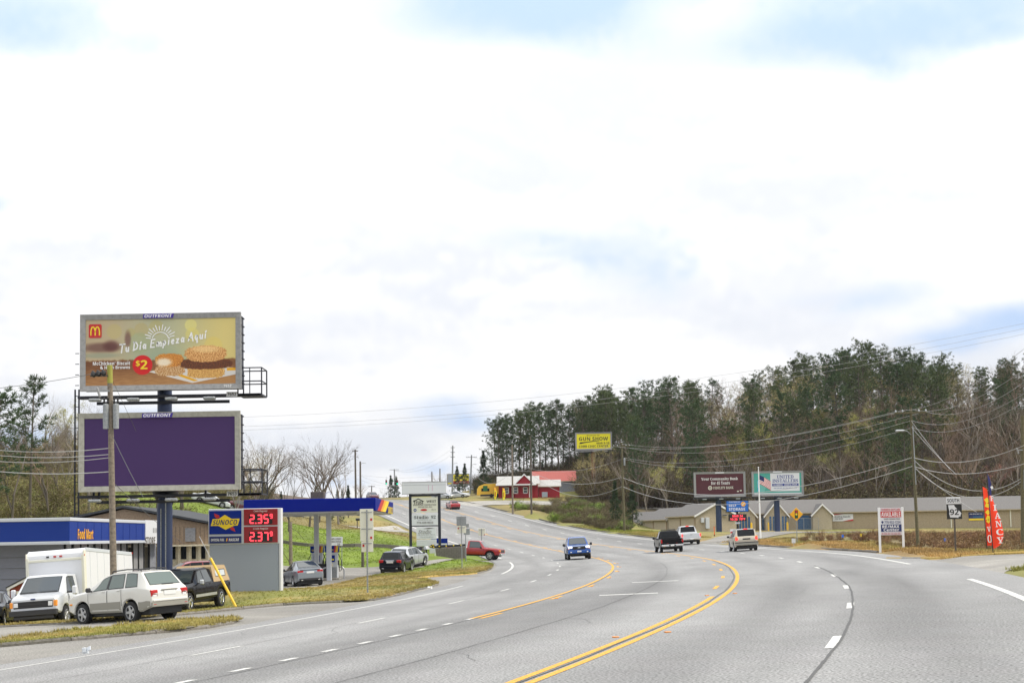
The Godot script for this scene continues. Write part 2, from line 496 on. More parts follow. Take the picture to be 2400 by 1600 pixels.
func alignment() -> void:
	var n := S1 - S0 + 1
	for a in [RX, RZ, RC, RS, RY, RE]:
		a.resize(n)
	var th := PackedFloat32Array()
	th.resize(n)
	var i0 := -S0
	for i in range(1, n):
		var ka := knots(kk, S0 + i - 1) if S0 + i - 1 <= 360 else 0.0008
		var kb := knots(kk, S0 + i) if S0 + i <= 360 else 0.0008
		th[i] = th[i - 1] + (ka + kb) * 0.5
	var off := -0.24820 - th[i0]
	for i in n:
		th[i] += off
	var x := 0.0
	var z := 0.0
	for i in n:
		if i > 0:
			x += (-sin(th[i]) - sin(th[i - 1])) * 0.5
			z += (cos(th[i]) + cos(th[i - 1])) * 0.5
		RX[i] = x
		RZ[i] = z
		RC[i] = cos(th[i])
		RS[i] = sin(th[i])
		var s := float(S0 + i)
		RY[i] = smooth_knots(yk, maxf(s, 0.0))
		RE[i] = knots(ek, s)
	var dx: float = -0.924 - RX[i0]
	var dz: float = 17.172 - RZ[i0]
	for i in n:
		RX[i] += dx
		RZ[i] += dz

func road(s: float, o: float, lift := 0.0) -> Vector3:
	# point on the road surface: s metres along it, o metres right of the right-hand yellow line
	var t := clampf(s - S0, 0.0, S1 - S0 - 0.001)
	var i := int(t)
	var u := t - i
	return Vector3(lerpf(RX[i], RX[i + 1], u) + o * lerpf(RC[i], RC[i + 1], u), 2.0 + lerpf(RY[i], RY[i + 1], u) + o * lerpf(RE[i], RE[i + 1], u) + lift, -(lerpf(RZ[i], RZ[i + 1], u) + o * lerpf(RS[i], RS[i + 1], u)))

func on_road(x: float, z: float) -> Vector2:
	# (s, o) of a point; z is depth
	var best := 1e18
	var bi := 0
	for i in range(0, RX.size(), 12):
		var d := (RX[i] - x) * (RX[i] - x) + (RZ[i] - z) * (RZ[i] - z)
		if d < best:
			best = d
			bi = i
	for i in range(maxi(bi - 12, 0), mini(bi + 13, RX.size())):
		var d := (RX[i] - x) * (RX[i] - x) + (RZ[i] - z) * (RZ[i] - z)
		if d < best:
			best = d
			bi = i
	var ex := x - RX[bi]
	var ez := z - RZ[bi]
	return Vector2(S0 + bi - ex * RS[bi] + ez * RC[bi], ex * RC[bi] + ez * RS[bi])

func field(x: float, z: float) -> float:
	var y: float = CW[0] + (x * CW[1] + z * CW[2]) * 0.01
	for i in range(0, CP.size(), 3):
		var a: float = x - CP[i]
		var b: float = z - CP[i + 1]
		y -= sqrt(a * a + b * b + 9.0) * CP[i + 2]
	return y

func gh(x: float, zz: float) -> float:
	# ground height in the world at x, zz (zz negative ahead)
	var z := -zz
	var so := on_road(x, z)
	var o := so.y
	var e := 0.0
	if o < -14.6:
		e = minf(1.0, (-14.6 - o) / 2.5)
	elif o > 8.4:
		e = minf(1.0, (o - 8.4) / (0.5 if z > 78.0 else 1.6))
	if e >= 1.0:
		return 2.0 + field(x, z)
	var ry := road(so.x, clampf(o, -14.6, 8.4)).y - 0.08
	if e <= 0.0:
		return ry
	e = e * e * (3.0 - 2.0 * e)
	return lerpf(ry, 2.0 + field(x, z), e)

func near(x: float, z: float, cx: float, cz: float, rx: float, rz: float) -> float:
	var q := pow((x - cx) / rx, 2.0) + pow((z - cz) / rz, 2.0)
	return smoothstep(1.25, 0.75, q)

func ground_colour(x: float, z: float) -> Color:
	# z is depth; dry winter lawn with green, straw and leaf-litter regions and patchy noise
	var n := nz.get_noise_2d(x * 3.0, z * 3.0)
	var m := nz.get_noise_2d(x * 11.0 + 50.0, z * 11.0)
	var c := Vector3(0.33, 0.265, 0.085)
	var green := Vector3(0.18, 0.25, 0.018)
	var straw := Vector3(0.37, 0.25, 0.11)
	var litter := Vector3(0.085, 0.062, 0.042)
	c = c.lerp(Vector3(0.22, 0.225, 0.05), smoothstep(-0.2, 0.5, n))
	c = c.lerp(straw, smoothstep(0.15, 0.6, m) * 0.5)
	var g := maxf(near(x, z, -20, 170, 26, 42), maxf(near(x, z, -26, 200, 16, 26) * 0.5, near(x, z, 30, 240, 26, 16) * 0.6))
	g = maxf(g, near(x, z, -45, 190, 30, 60) * 0.7)
	c = c.lerp(green, clampf(g * 1.15 + n * 0.25 * g, 0.0, 1.0))
	c = c.lerp(Vector3(0.27, 0.2, 0.085), near(x, z, -25, 232, 14, 16) * 0.8)
	var so := on_road(x, z)
	if so.y > 8.0 and so.y < 13.0 and so.x > 60.0 and so.x < 175.0:
		c = c.lerp(Vector3(0.4, 0.25, 0.1), 0.75 * smoothstep(13.0, 10.5, so.y))
	if so.y > 13.0 and z > 95.0 and z < 185.0 and x < 140:
		c = c.lerp(Vector3(0.2, 0.14, 0.07), 0.55 + 0.3 * m)
	var hill := smoothstep(300.0, 318.0, z + minf(0.0, (x - 25.0) * 0.5)) * smoothstep(8.0, 30.0, x)
	c = c.lerp(litter, hill)
	var west := smoothstep(220.0, 250.0, z) * smoothstep(-25.0, -40.0, x)
	c = c.lerp(litter * 1.6, west)
	c *= 1.0 + 0.5 * m + 0.35 * n
	return Color(maxf(c.x, 0.01), maxf(c.y, 0.01), maxf(c.z, 0.005))

func steps(stops: Array) -> PackedFloat32Array:
	# stops: [from, step, to, step, to ...]
	var a := PackedFloat32Array()
	var p: float = stops[0]
	for i in range(1, stops.size(), 2):
		while p < stops[i + 1] - 0.001:
			a.append(p)
			p += stops[i]
		p = stops[i + 1]
	a.append(p)
	return a

func terrain() -> void:
	var xs := steps([-420, 30, -120, 6, -48, 1.5, 40, 2.5, 70, 6, 150, 30, 480])
	var zs := steps([-120, 20, 10, 2, 150, 3, 240, 5, 420, 15, 660, 60, 960])
	var nx := xs.size()
	var v := PackedVector3Array()
	var c := PackedColorArray()
	for z in zs:
		for x in xs:
			v.append(Vector3(x, gh(x, -z), -z))
			c.append(ground_colour(x, z))
	var n := PackedVector3Array()
	n.resize(v.size())
	var ix := PackedInt32Array()
	for j in zs.size() - 1:
		for i in nx - 1:
			var a := j * nx + i
			ix.append_array(PackedInt32Array([a, a + nx, a + 1, a + 1, a + nx, a + nx + 1]))
	for t in range(0, ix.size(), 3):
		var f := (v[ix[t + 2]] - v[ix[t]]).cross(v[ix[t + 1]] - v[ix[t]])
		for k in 3:
			n[ix[t + k]] += f
	for i in n.size():
		n[i] = n[i].normalized()
		if n[i].y < 0: n[i] = -n[i]
	var arr := []
	arr.resize(Mesh.ARRAY_MAX)
	arr[Mesh.ARRAY_VERTEX] = v
	arr[Mesh.ARRAY_NORMAL] = n
	arr[Mesh.ARRAY_COLOR] = c
	arr[Mesh.ARRAY_INDEX] = ix
	var me := ArrayMesh.new()
	me.add_surface_from_arrays(Mesh.PRIMITIVE_TRIANGLES, arr)
	tag(meshed("ground", me, M.ground), "", "", "", "structure")

func drape(called: String, poly: PackedVector2Array, lift: float, cell: float, m: Material, colour: Callable, edge := 0.6) -> MeshInstance3D:
	# a sheet laid over the ground; poly holds x and depth
	var pts := PackedVector2Array()
	for i in poly.size():
		var a := poly[i]
		var b := poly[(i + 1) % poly.size()]
		var k := maxi(1, int(ceil(a.distance_to(b) / edge)))
		for j in k:
			pts.append(a.lerp(b, float(j) / k))
	var lo := pts[0]
	var hi := pts[0]
	for p in pts:
		lo = lo.min(p)
		hi = hi.max(p)
	var inner := Geometry2D.offset_polygon(poly, -cell * 0.35)
	var y := lo.y
	var row := 0
	while y < hi.y:
		var x := lo.x + (cell * 0.5 if row % 2 else 0.0)
		while x < hi.x:
			for q in inner:
				if Geometry2D.is_point_in_polygon(Vector2(x, y), q):
					pts.append(Vector2(x, y))
					break
			x += cell
		y += cell * 0.87
		row += 1
	var t := Geometry2D.triangulate_delaunay(pts)
	var v := PackedVector3Array()
	var c := PackedColorArray()
	for p in pts:
		v.append(Vector3(p.x, gh(p.x, -p.y) + lift, -p.y))
		c.append(colour.call(p.x, p.y))
	var n := PackedVector3Array()
	n.resize(v.size())
	var ix := PackedInt32Array()
	for i in range(0, t.size(), 3):
		var ce := (pts[t[i]] + pts[t[i + 1]] + pts[t[i + 2]]) / 3.0
		if not Geometry2D.is_point_in_polygon(ce, poly):
			continue
		var f := (v[t[i + 2]] - v[t[i]]).cross(v[t[i + 1]] - v[t[i]])
		var o := [t[i], t[i + 1], t[i + 2]]
		if f.y < 0:
			o = [t[i], t[i + 2], t[i + 1]]
			f = -f
		for k in 3:
			ix.append(o[k])
			n[o[k]] += f
	for i in n.size():
		n[i] = n[i].normalized() if n[i].length() > 0 else Vector3.UP
	var arr := []
	arr.resize(Mesh.ARRAY_MAX)
	arr[Mesh.ARRAY_VERTEX] = v
	arr[Mesh.ARRAY_NORMAL] = n
	arr[Mesh.ARRAY_COLOR] = c
	arr[Mesh.ARRAY_INDEX] = ix
	var me := ArrayMesh.new()
	me.add_surface_from_arrays(Mesh.PRIMITIVE_TRIANGLES, arr)
	var o := meshed(called, me, m)
	tag(o, "", "", "", "structure")
	return o

func road_colour(s: float, o: float) -> Color:
	# worn grey asphalt: long streaks along the lanes and blotches of older binder
	var a := nz.get_noise_2d(s * 0.9, o * 16.0)
	var b := nz.get_noise_2d(s * 4.0 + 400.0, o * 5.0)
	var k := 0.335 * (1.0 + 0.22 * a + 0.2 * b)
	var oil := nz.get_noise_2d(s * 0.35 + 90.0, o * 7.0)
	k *= 1.0 - 0.26 * smoothstep(0.08, 0.5, oil)
	for lane in [-11.55, -8.03, -3.2, 1.76, 5.28]:
		k *= 1.0 - 0.2 * exp(-pow((o - lane) / 0.55, 2.0)) * clampf(0.7 + 1.2 * b, 0.0, 1.4)
	k *= 1.0 + 0.12 * nz.get_noise_2d(s * 40.0, o * 60.0)
	return Color(k, k * 0.995, k * 0.975)

func lot_colour(x: float, z: float) -> Color:
	var a := nz.get_noise_2d(x * 5.0, z * 5.0)
	var b := nz.get_noise_2d(x * 22.0 + 80.0, z * 22.0)
	var k := 0.3 * (1.0 + 0.35 * a + 0.3 * b)
	return Color(k * 1.03, k * 0.98, k * 0.88)

func path_strip(mb: MB, s0: float, s1: float, o0: float, o1: float, lift: float, step := 1.0) -> void:
	var n := maxi(1, int(ceil((s1 - s0) / step)))
	for i in n:
		var a := lerpf(s0, s1, float(i) / n)
		var b := lerpf(s0, s1, float(i + 1) / n)
		mb.quad(road(a, o0, lift), road(a, o1, lift), road(b, o1, lift), road(b, o0, lift))

func roadway() -> void:
	var os := PackedFloat32Array()
	var o := -14.6
	while o < 8.41:
		os.append(o)
		o += 0.46
	var ss := steps([-50, 2, 0, 0.7, 60, 1.5, 200, 4, 470])
	var v := PackedVector3Array()
	var c := PackedColorArray()
	var ix := PackedInt32Array()
	var n := PackedVector3Array()
	for s in ss:
		for q in os:
			v.append(road(s, q))
			c.append(road_colour(s, q))
			var i := clampi(int(s) - S0, 1, RX.size() - 2)
			n.append(Vector3(-RC[i] * RE[i], 1.0, RS[i] * RE[i]).normalized())
	var w := os.size()
	for j in ss.size() - 1:
		for i in w - 1:
			var a := j * w + i
			ix.append_array(PackedInt32Array([a, a + w, a + 1, a + 1, a + w, a + w + 1]))
	var arr := []
	arr.resize(Mesh.ARRAY_MAX)
	arr[Mesh.ARRAY_VERTEX] = v
	arr[Mesh.ARRAY_NORMAL] = n
	arr[Mesh.ARRAY_COLOR] = c
	arr[Mesh.ARRAY_INDEX] = ix
	var me := ArrayMesh.new()
	me.add_surface_from_arrays(Mesh.PRIMITIVE_TRIANGLES, arr)
	var r := meshed("road", me, M.asphalt)
	tag(r, "", "", "", "structure")
	# painted lines
	var mb := MB.new()
	path_strip(mb, -40, 67.7, -WT - 2 * WO - 0.06, -WT - 2 * WO + 0.06, 0.006)
	path_strip(mb, 92, 133.5, -WT - 2 * WO - 0.08, -WT - 2 * WO + 0.08, 0.006)
	path_strip(mb, 150, 450, -WT - 2 * WO - 0.1, -WT - 2 * WO + 0.1, 0.006, 3.0)
	obj("edge_line", mb, M.white_line, r, 0)
	mb = MB.new()
	path_strip(mb, -40, 34.6, 2 * WO - 0.09, 2 * WO + 0.09, 0.006)
	path_strip(mb, 55, 156, 2 * WO - 0.08, 2 * WO + 0.08, 0.006)
	path_strip(mb, 176, 450, 2 * WO - 0.1, 2 * WO + 0.1, 0.006, 3.0)
	obj("edge_line", mb, M.white_line, r, 0)
	# left lane dashes, 3 m every 12.19 m
	var L1 := -WT - WO
	for k in range(-3, 34):
		mb = MB.new()
		var s := 30.6 + 12.45 * k
		path_strip(mb, s - 1.5, s + 1.5, L1 - 0.06, L1 + 0.06, 0.006)
		obj("lane_dash", mb, M.white_line, r, 0)
	# right lane dashes
	for k in range(-2, 35):
		mb = MB.new()
		var s := 9.4 + 12.4 * k
		path_strip(mb, s - 1.4, s + 1.4, WO - 0.08, WO + 0.08, 0.006)
		obj("lane_dash", mb, M.white_line, r, 0)
	# dotted white line that carries on from the left yellow line
	for k in range(0, 14):
		mb = MB.new()
		var s := 27.3 - 2.37 * k
		path_strip(mb, s - 0.4, s + 0.4, -WT - 0.06 - 0.07 * minf(k, 2), -WT + 0.1 - 0.07 * minf(k, 2), 0.006)
		obj("lane_dash", mb, M.white_line, r, 0)
	# yellow lines: left solid with broken inner line, right double then solid with broken inner line
	mb = MB.new()
	path_strip(mb, 27.5, 450, -WT - 0.07, -WT + 0.07, 0.006, 1.5)
	obj("yellow_line", mb, M.yellow_line, r, 0)
	mb = MB.new()
	path_strip(mb, -40, 450, -0.07, 0.07, 0.006, 1.5)
	obj("yellow_line", mb, M.yellow_line, r, 0)
	mb = MB.new()
	path_strip(mb, -40, 33.0, -0.37, -0.23, 0.006)
	obj("yellow_line", mb, M.yellow_line, r, 0)
	for k in 24:
		mb = MB.new()
		var s := 28.7 + 12.4 * k
		path_strip(mb, s - 1.5, s + 1.5, -WT + 0.24, -WT + 0.37, 0.006)
		obj("yellow_dash", mb, M.yellow_line, r, 0)
		mb = MB.new()
		s = 41.5 + 12.3 * k
		path_strip(mb, s - 1.5, s + 1.5, -0.66, -0.52, 0.006)
		obj("yellow_dash", mb, M.yellow_line, r, 0)
	# crosswise stop bars of the turn pocket
	for q in [[39.0, -2.35, 40.2, -4.4], [52.6, -2.35, 53.9, -4.3]]:
		mb = MB.new()
		var a := road(q[0], q[1], 0.006)
		var b := road(q[2], q[3], 0.006)
		var f := Vector3(0, 0, -0.55)
		mb.quad(b, a, a + f, b + f)
		obj("white_bar", mb, M.white_line, r, 0)
	# amber raised markers beside the yellow lines
	for k in 20:
		for q in [[14.2, -0.56], [14.9, 0.3], [34.0, -0.52], [34.4, 0.28]]:
			if k == 0:
				mb = MB.new()
				mb.box(road(q[0], q[1], 0.012), Vector3(0.11, 0.022, 0.11), 0.008, Basis(Vector3.UP, 0.3))
				obj("raised_marker", mb, M.amber, r, 0)
		mb = MB.new()
		mb.box(road(40.0 + 12.2 * k, -WT + 0.45, 0.012), Vector3(0.12, 0.024, 0.12), 0.008)
		obj("raised_marker", mb, M.amber, r, 0)
	# tar-sealed joints, slightly wandering
	for q in [[-40.0, 62.0, WO + 0.06, 0.026, 1], [-40, 90, -0.15, 0.024, 2], [-40, 95, -3.2, 0.012, 3], [-40, 80, -WT + 0.13, 0.016, 4], [-40, 60, L1 - 0.1, 0.011, 5]]:
		mb = MB.new()
		var s: float = q[0]
		while s < q[1]:
			var w0: float = q[2] + 0.06 * nz.get_noise_2d(s * 5.0, q[4] * 40.0)
			var w1: float = q[2] + 0.06 * nz.get_noise_2d((s + 0.4) * 5.0, q[4] * 40.0)
			var h: float = q[3] * (0.7 + 0.6 * absf(nz.get_noise_2d(s * 60.0, q[4] * 9.0)))
			mb.quad(road(s, w0 - h, 0.009), road(s, w0 + h, 0.009), road(s + 0.4, w1 + h, 0.009), road(s + 0.4, w1 - h, 0.009))
			s += 0.4
		obj("tar_joint", mb, M.tar, r, 0)
	# fine wandering cracks in the old surface
	for k in 22:
		mb = MB.new()
		var p := Vector2(rng.randf_range(6, 62), rng.randf_range(-13, 7))
		var way := rng.randf_range(-0.5, 0.5) + (PI / 2 if k % 3 == 0 else 0.0)
		for i in 26:
			way += rng.randf_range(-0.2, 0.2)
			var q := p + Vector2(cos(way), sin(way)) * 0.22
			if q.y < -14.0 or q.y > 8.0: break
			var side := Vector2(-sin(way), cos(way)) * 0.005
			mb.quad(road(p.x - side.x, p.y - side.y, 0.01), road(p.x + side.x, p.y + side.y, 0.01), road(q.x + side.x, q.y + side.y, 0.01), road(q.x - side.x, q.y - side.y, 0.01))
			p = q
		if mb.v.size():
			obj("crack", mb, M.tar, r, 0)

func kerb_along(pts: PackedVector2Array, mats: Array, parent: Node, called := "kerb_stone", width := 0.16, rise := 0.14, each := 2.4) -> void:
	# separate kerb stones set end to end along a line (x, depth)
	var acc := 0.0
	var at := pts[0]
	var k := 0
	var lens := 0.0
	for i in pts.size() - 1:
		lens += pts[i].distance_to(pts[i + 1])
	var n := maxi(1, int(round(lens / each)))
	for i in n:
		var a := walk(pts, lens * i / n + 0.012)
		var b := walk(pts, lens * (i + 1) / n - 0.012)
		var mb := MB.new()
		var d := (b - a).normalized()
		var p := Vector2(-d.y, d.x)
		var jig := rng.randf_range(-0.015, 0.015)
		var pr := [Vector2(-width, -0.2), Vector2(-width, rise - 0.03 + jig), Vector2(-width + 0.03, rise + jig), Vector2(-0.05, rise + jig), Vector2(0.0, rise - 0.05 + jig), Vector2(0.02, -0.2)]
		var ra := []
		var rb := []
		var ga := gh(a.x - p.x * 0.4, -(a.y - p.y * 0.4))
		var gb := gh(b.x - p.x * 0.4, -(b.y - p.y * 0.4))
		for q in pr:
			var u: Vector2 = a + p * -q.x
			var w: Vector2 = b + p * -q.x
			ra.append(Vector3(u.x, ga + q.y, -u.y))
			rb.append(Vector3(w.x, gb + q.y, -w.y))
		for j in pr.size() - 1:
			mb.quad(ra[j], rb[j], rb[j + 1], ra[j + 1])
		for j in range(1, pr.size() - 1):
			mb.tri(ra[0], ra[j], ra[j + 1])
			mb.tri(rb[0], rb[j + 1], rb[j])
		var km: Material = mats[(k * 7 + k / 3) % mats.size()]
		if called == "kerb_stone" and a.x < -2.4 and a.x > -7.0 and a.y > 106.5 and a.y < 113.5:
			km = M.yellow_kerb
		obj(called, mb, km, parent, 30)
		k += 1

func walk(pts: PackedVector2Array, far: float) -> Vector2:
	for i in pts.size() - 1:
		var l := pts[i].distance_to(pts[i + 1])
		if far <= l:
			return pts[i].lerp(pts[i + 1], far / l)
		far -= l
	return pts[pts.size() - 1]

func rounded(pts: Array, rounds := 2) -> PackedVector2Array:
	# Chaikin smoothing of an open line
	var a := PackedVector2Array(pts)
	for r in rounds:
		var b := PackedVector2Array([a[0]])
		for i in a.size() - 1:
			b.append(a[i].lerp(a[i + 1], 0.25))
			b.append(a[i].lerp(a[i + 1], 0.75))
		b.append(a[a.size() - 1])
		a = b
	return a

var lawns := []

func road_edge(s0: float, s1: float, o: float, step := 3.0) -> Array:
	var a := []
	var n := maxi(1, int(absf(s1 - s0) / step))
	for i in n + 1:
		var p := road(lerpf(s0, s1, float(i) / n), o)
		a.append(Vector2(p.x, -p.z))
	return a

func lots_and_islands() -> void:
	# the filling-station forecourt and drives, one sheet, with raised lawns on top
	var edge := road_edge(-28, 150, -14.35)
	var lot := PackedVector2Array([Vector2(-85, 20), Vector2(-60, -6)])
	lot.append_array(PackedVector2Array(edge))
	lot.append_array(PackedVector2Array([Vector2(-3.4, 158), Vector2(-5.2, 146), Vector2(-8.3, 141.5), Vector2(-11.6, 138.5), Vector2(-14, 137), Vector2(-22, 135), Vector2(-27, 140), Vector2(-60, 138), Vector2(-70, 110)]))
	drape("parking_lot", lot, 0.03, 1.3, M.lot_asphalt, lot_colour)
	var side := PackedVector2Array([Vector2(12.4, 43), Vector2(13.7, 47.5), Vector2(14.5, 51.5), Vector2(16, 55.8), Vector2(19, 59.3), Vector2(26, 61.6), Vector2(60, 63), Vector2(60, 70.8), Vector2(26, 72), Vector2(21.2, 72.9), Vector2(18.9, 74.4), Vector2(17.8, 77.6), Vector2(17.3, 83), Vector2(15.2, 70), Vector2(13.4, 55), Vector2(11.8, 46)])
	drape("side_road", side, 0.05, 1.2, M.lot_asphalt, func(x, z): return lot_colour(x, z) * 1.12)
	var i1 := rounded([Vector2(-20, 42), Vector2(-17, 44.6), Vector2(-14.1, 47.0), Vector2(-12.4, 48.2), Vector2(-10.6, 48.9), Vector2(-9.6, 50.0), Vector2(-9.05, 52.2), Vector2(-8.75, 54.5), Vector2(-8.75, 55.8), Vector2(-9.4, 56.5), Vector2(-11.2, 56.8), Vector2(-13.1, 54.9), Vector2(-14.8, 53.2), Vector2(-15.8, 51.2), Vector2(-18, 48.2), Vector2(-22, 45)], 2)
	island("lawn_strip", i1, 0.12, [M.old_concrete, M.old_concrete, M.dark_concrete, M.old_concrete])
	var i2 := rounded([Vector2(-34, 74), Vector2(-24, 69.5), Vector2(-19.8, 65.6), Vector2(-15.6, 60.9), Vector2(-13.6, 60.5), Vector2(-12.3, 62.6), Vector2(-11.2, 64.8), Vector2(-10.3, 66.8), Vector2(-9.4, 68.3), Vector2(-8.2, 69.2), Vector2(-6.9, 69.2), Vector2(-6.0, 69.9), Vector2(-5.5, 73.5), Vector2(-4.7, 83), Vector2(-4.2, 87.5), Vector2(-4.0, 92), Vector2(-4.6, 98), Vector2(-5.4, 104.5), Vector2(-6.4, 107), Vector2(-5.6, 109), Vector2(-4.3, 110), Vector2(-3.0, 112.6), Vector2(-2.4, 116), Vector2(-1.9, 124), Vector2(-1.7, 134), Vector2(-1.8, 146), Vector2(-2.6, 150), Vector2(-4.2, 146), Vector2(-6.4, 141), Vector2(-8.2, 135.5), Vector2(-9.1, 128.5), Vector2(-10, 116), Vector2(-10.6, 104.5), Vector2(-11, 98), Vector2(-12.2, 90), Vector2(-15.5, 87.5), Vector2(-18, 87), Vector2(-24, 92), Vector2(-34, 93)], 2)
	island("lawn", i2, 0.11, [M.old_concrete, M.dark_concrete, M.dark_concrete, M.old_concrete])
	# far-right kerbs
	var kr := thing("kerb", "weathered kerb along the right side of the road, yellow at the side street", "kerb")
	kerb_along(PackedVector2Array(road_edge(330, 178, 8.75)), [M.dark_concrete, M.old_concrete], kr, "kerb_stone", 0.16, 0.19, 4.0)
	kerb_along(PackedVector2Array(road_edge(156, 82, 8.75)), [M.old_concrete, M.dark_concrete], kr, "kerb_stone", 0.16, 0.19, 2.4)
	kerb_along(rounded([Vector2(17.95, 83), Vector2(18.4, 78), Vector2(19.3, 74.9), Vector2(21.4, 73.5), Vector2(26, 72.6), Vector2(45, 71.7)], 2), [M.yellow_kerb, M.yellow_kerb, M.yellow_kerb, M.concrete], kr, "kerb_stone", 0.18, 0.15, 2.4)
	# upper drive and the low wall on the bank
	drape("driveway", PackedVector2Array([Vector2(-46, 225), Vector2(-29, 231), Vector2(-21, 243), Vector2(-15, 251), Vector2(-17.5, 258), Vector2(-22, 250), Vector2(-31, 238), Vector2(-46, 231)]), 0.07, 2.0, M.lot_asphalt, func(x, z): return lot_colour(x, z) * 1.5)
	drape("driveway", PackedVector2Array([Vector2(-13, 326), Vector2(-8, 312), Vector2(0, 318), Vector2(26, 322), Vector2(40, 318), Vector2(40, 328), Vector2(20, 332), Vector2(-4, 330)]), 0.08, 2.5, M.lot_asphalt, func(x, z): return lot_colour(x, z) * 1.4)
	drape("driveway", PackedVector2Array([Vector2(17, 172), Vector2(18.6, 176), Vector2(23, 196), Vector2(30, 225), Vector2(40, 262), Vector2(60, 262), Vector2(36, 220), Vector2(25, 180), Vector2(20.5, 166), Vector2(19, 166)]), 0.06, 2.0, M.lot_asphalt, lot_colour)

func island(called: String, poly: PackedVector2Array, high: float, kerbs: Array) -> void:
	var g := drape(called, Geometry2D.offset_polygon(poly, -0.12)[0], high, 0.8, M.ground, func(x, z): return ground_colour(x, z) * 1.06)
	lawns.append([poly, high])
	var loop := poly.duplicate()
	loop.append(poly[0])
	kerb_along(loop, kerbs, g, "kerb_stone", 0.2, high + 0.01)

# ---------------------------------------------------------------- billboards
func billboard_frame(called: String, parent: Node, ce: Vector3, w: float, h: float, frame: Material, face: Material, trim := 0.26, thick := 0.95, dark_side := 1.0) -> MeshInstance3D:
	# a poster panel: printed face, four mitred trim boards, dark structure behind; faces +z
	var mb := MB.new()
	mb.quv(ce + Vector3(-w / 2 + trim, -h / 2 + trim, 0.02), ce + Vector3(w / 2 - trim, -h / 2 + trim, 0.02), ce + Vector3(w / 2 - trim, h / 2 - trim, 0.02), ce + Vector3(-w / 2 + trim, h / 2 - trim, 0.02))
	var f := obj(called, mb, face, parent, 0)
	var tr := [[Vector2(-1, 1), Vector2(1, 1)], [Vector2(1, 1), Vector2(1, -1)], [Vector2(1, -1), Vector2(-1, -1)], [Vector2(-1, -1), Vector2(-1, 1)]]
	for q in tr:
		mb = MB.new()
		var o0 := ce + Vector3(q[0].x * w / 2, q[0].y * h / 2, 0)
		var o1 := ce + Vector3(q[1].x * w / 2, q[1].y * h / 2, 0)
		var i0 := ce + Vector3(q[0].x * (w / 2 - trim), q[0].y * (h / 2 - trim), 0)
		var i1 := ce + Vector3(q[1].x * (w / 2 - trim), q[1].y * (h / 2 - trim), 0)
		var fo := Vector3(0, 0, 0.1)
		var fi := Vector3(0, 0, 0.055)
		mb.quad(o0 + fo, i0 + fi, i1 + fi, o1 + fo)
		mb.quad(o0 + fo, o1 + fo, o1 - fo, o0 - fo)
		mb.quad(i0 - fo, i1 - fo, i1 + fi, i0 + fi)
		obj("trim_board", mb, frame, f, 0)
	mb = MB.new()
	mb.box(ce + Vector3(0.03 * dark_side, -0.04, -0.13 - 0.5 * (thick - 0.2)), Vector3(w - 0.1, h - 0.16, thick - 0.2), 0.02)
	obj("rear_panel", mb, M.black_metal, f, 10)
	# ribs on the end of the structure
	for k in 9:
		bx("rib", ce + Vector3(dark_side * (w / 2 - 0.02), -h / 2 + 0.3 + (h - 0.5) * k / 8.0, -0.6), Vector3(0.07, 0.05, thick * 0.8), M.black_metal, f)
	return f

func catwalk(parent: Node, y: float, x0: float, x1: float, z: float) -> void:
	# service platform with its beam, brackets and lamps
	var mb := MB.new()
	mb.box(Vector3((x0 + x1) / 2, y, z + 0.35), Vector3(x1 - x0, 0.12, 0.7), 0.01)
	obj("catwalk", mb, M.black_metal, parent, 10)

func rail_cage(parent: Node, x0: float, x1: float, y: float, z0: float, z1: float, h: float) -> void:
	var mb := MB.new()
	for q in [[x0, z1], [x1, z1], [x1, z0], [x0, z0]]:
		mb.bar(Vector3(q[0], y, q[1]), Vector3(q[0], y + h, q[1]), 0.035)
	for t in [0.5, 1.0]:
		mb.bar(Vector3(x0, y + h * t, z1), Vector3(x1, y + h * t, z1), 0.03)
		mb.bar(Vector3(x1, y + h * t, z1), Vector3(x1, y + h * t, z0), 0.03)
		mb.bar(Vector3(x0, y + h * t, z0), Vector3(x1, y + h * t, z0), 0.03)
	mb.bar(Vector3((x0 + x1) / 2, y, z1), Vector3((x0 + x1) / 2, y + h, z1), 0.025)
	obj("guard_rail", mb, M.black_metal, parent)
	bx("platform", Vector3((x0 + x1) / 2, y, (z0 + z1) / 2), Vector3(x1 - x0, 0.08, z1 - z0), M.black_metal, parent)

func blob(im: Image, cx: float, cy: float, rx: float, ry: float, col: Color, soft := 0.15, bump := 0.0, sd := 0.0) -> void:
	var w := im.get_width()
	var h := im.get_height()
	for y in range(maxi(0, int(cy - ry * 1.3)), mini(h, int(cy + ry * 1.3) + 1)):
		for x in range(maxi(0, int(cx - rx * 1.3)), mini(w, int(cx + rx * 1.3) + 1)):
			var q := sqrt(pow((x - cx) / rx, 2.0) + pow((y - cy) / ry, 2.0))
			if bump > 0.0:
				q += bump * nz.get_noise_2d(x * 14.0 + sd, y * 14.0)
			var a := smoothstep(1.0 + soft, 1.0 - soft, q)
			if a > 0.0:
				im.set_pixel(x, y, im.get_pixel(x, y).lerp(col, a * col.a))

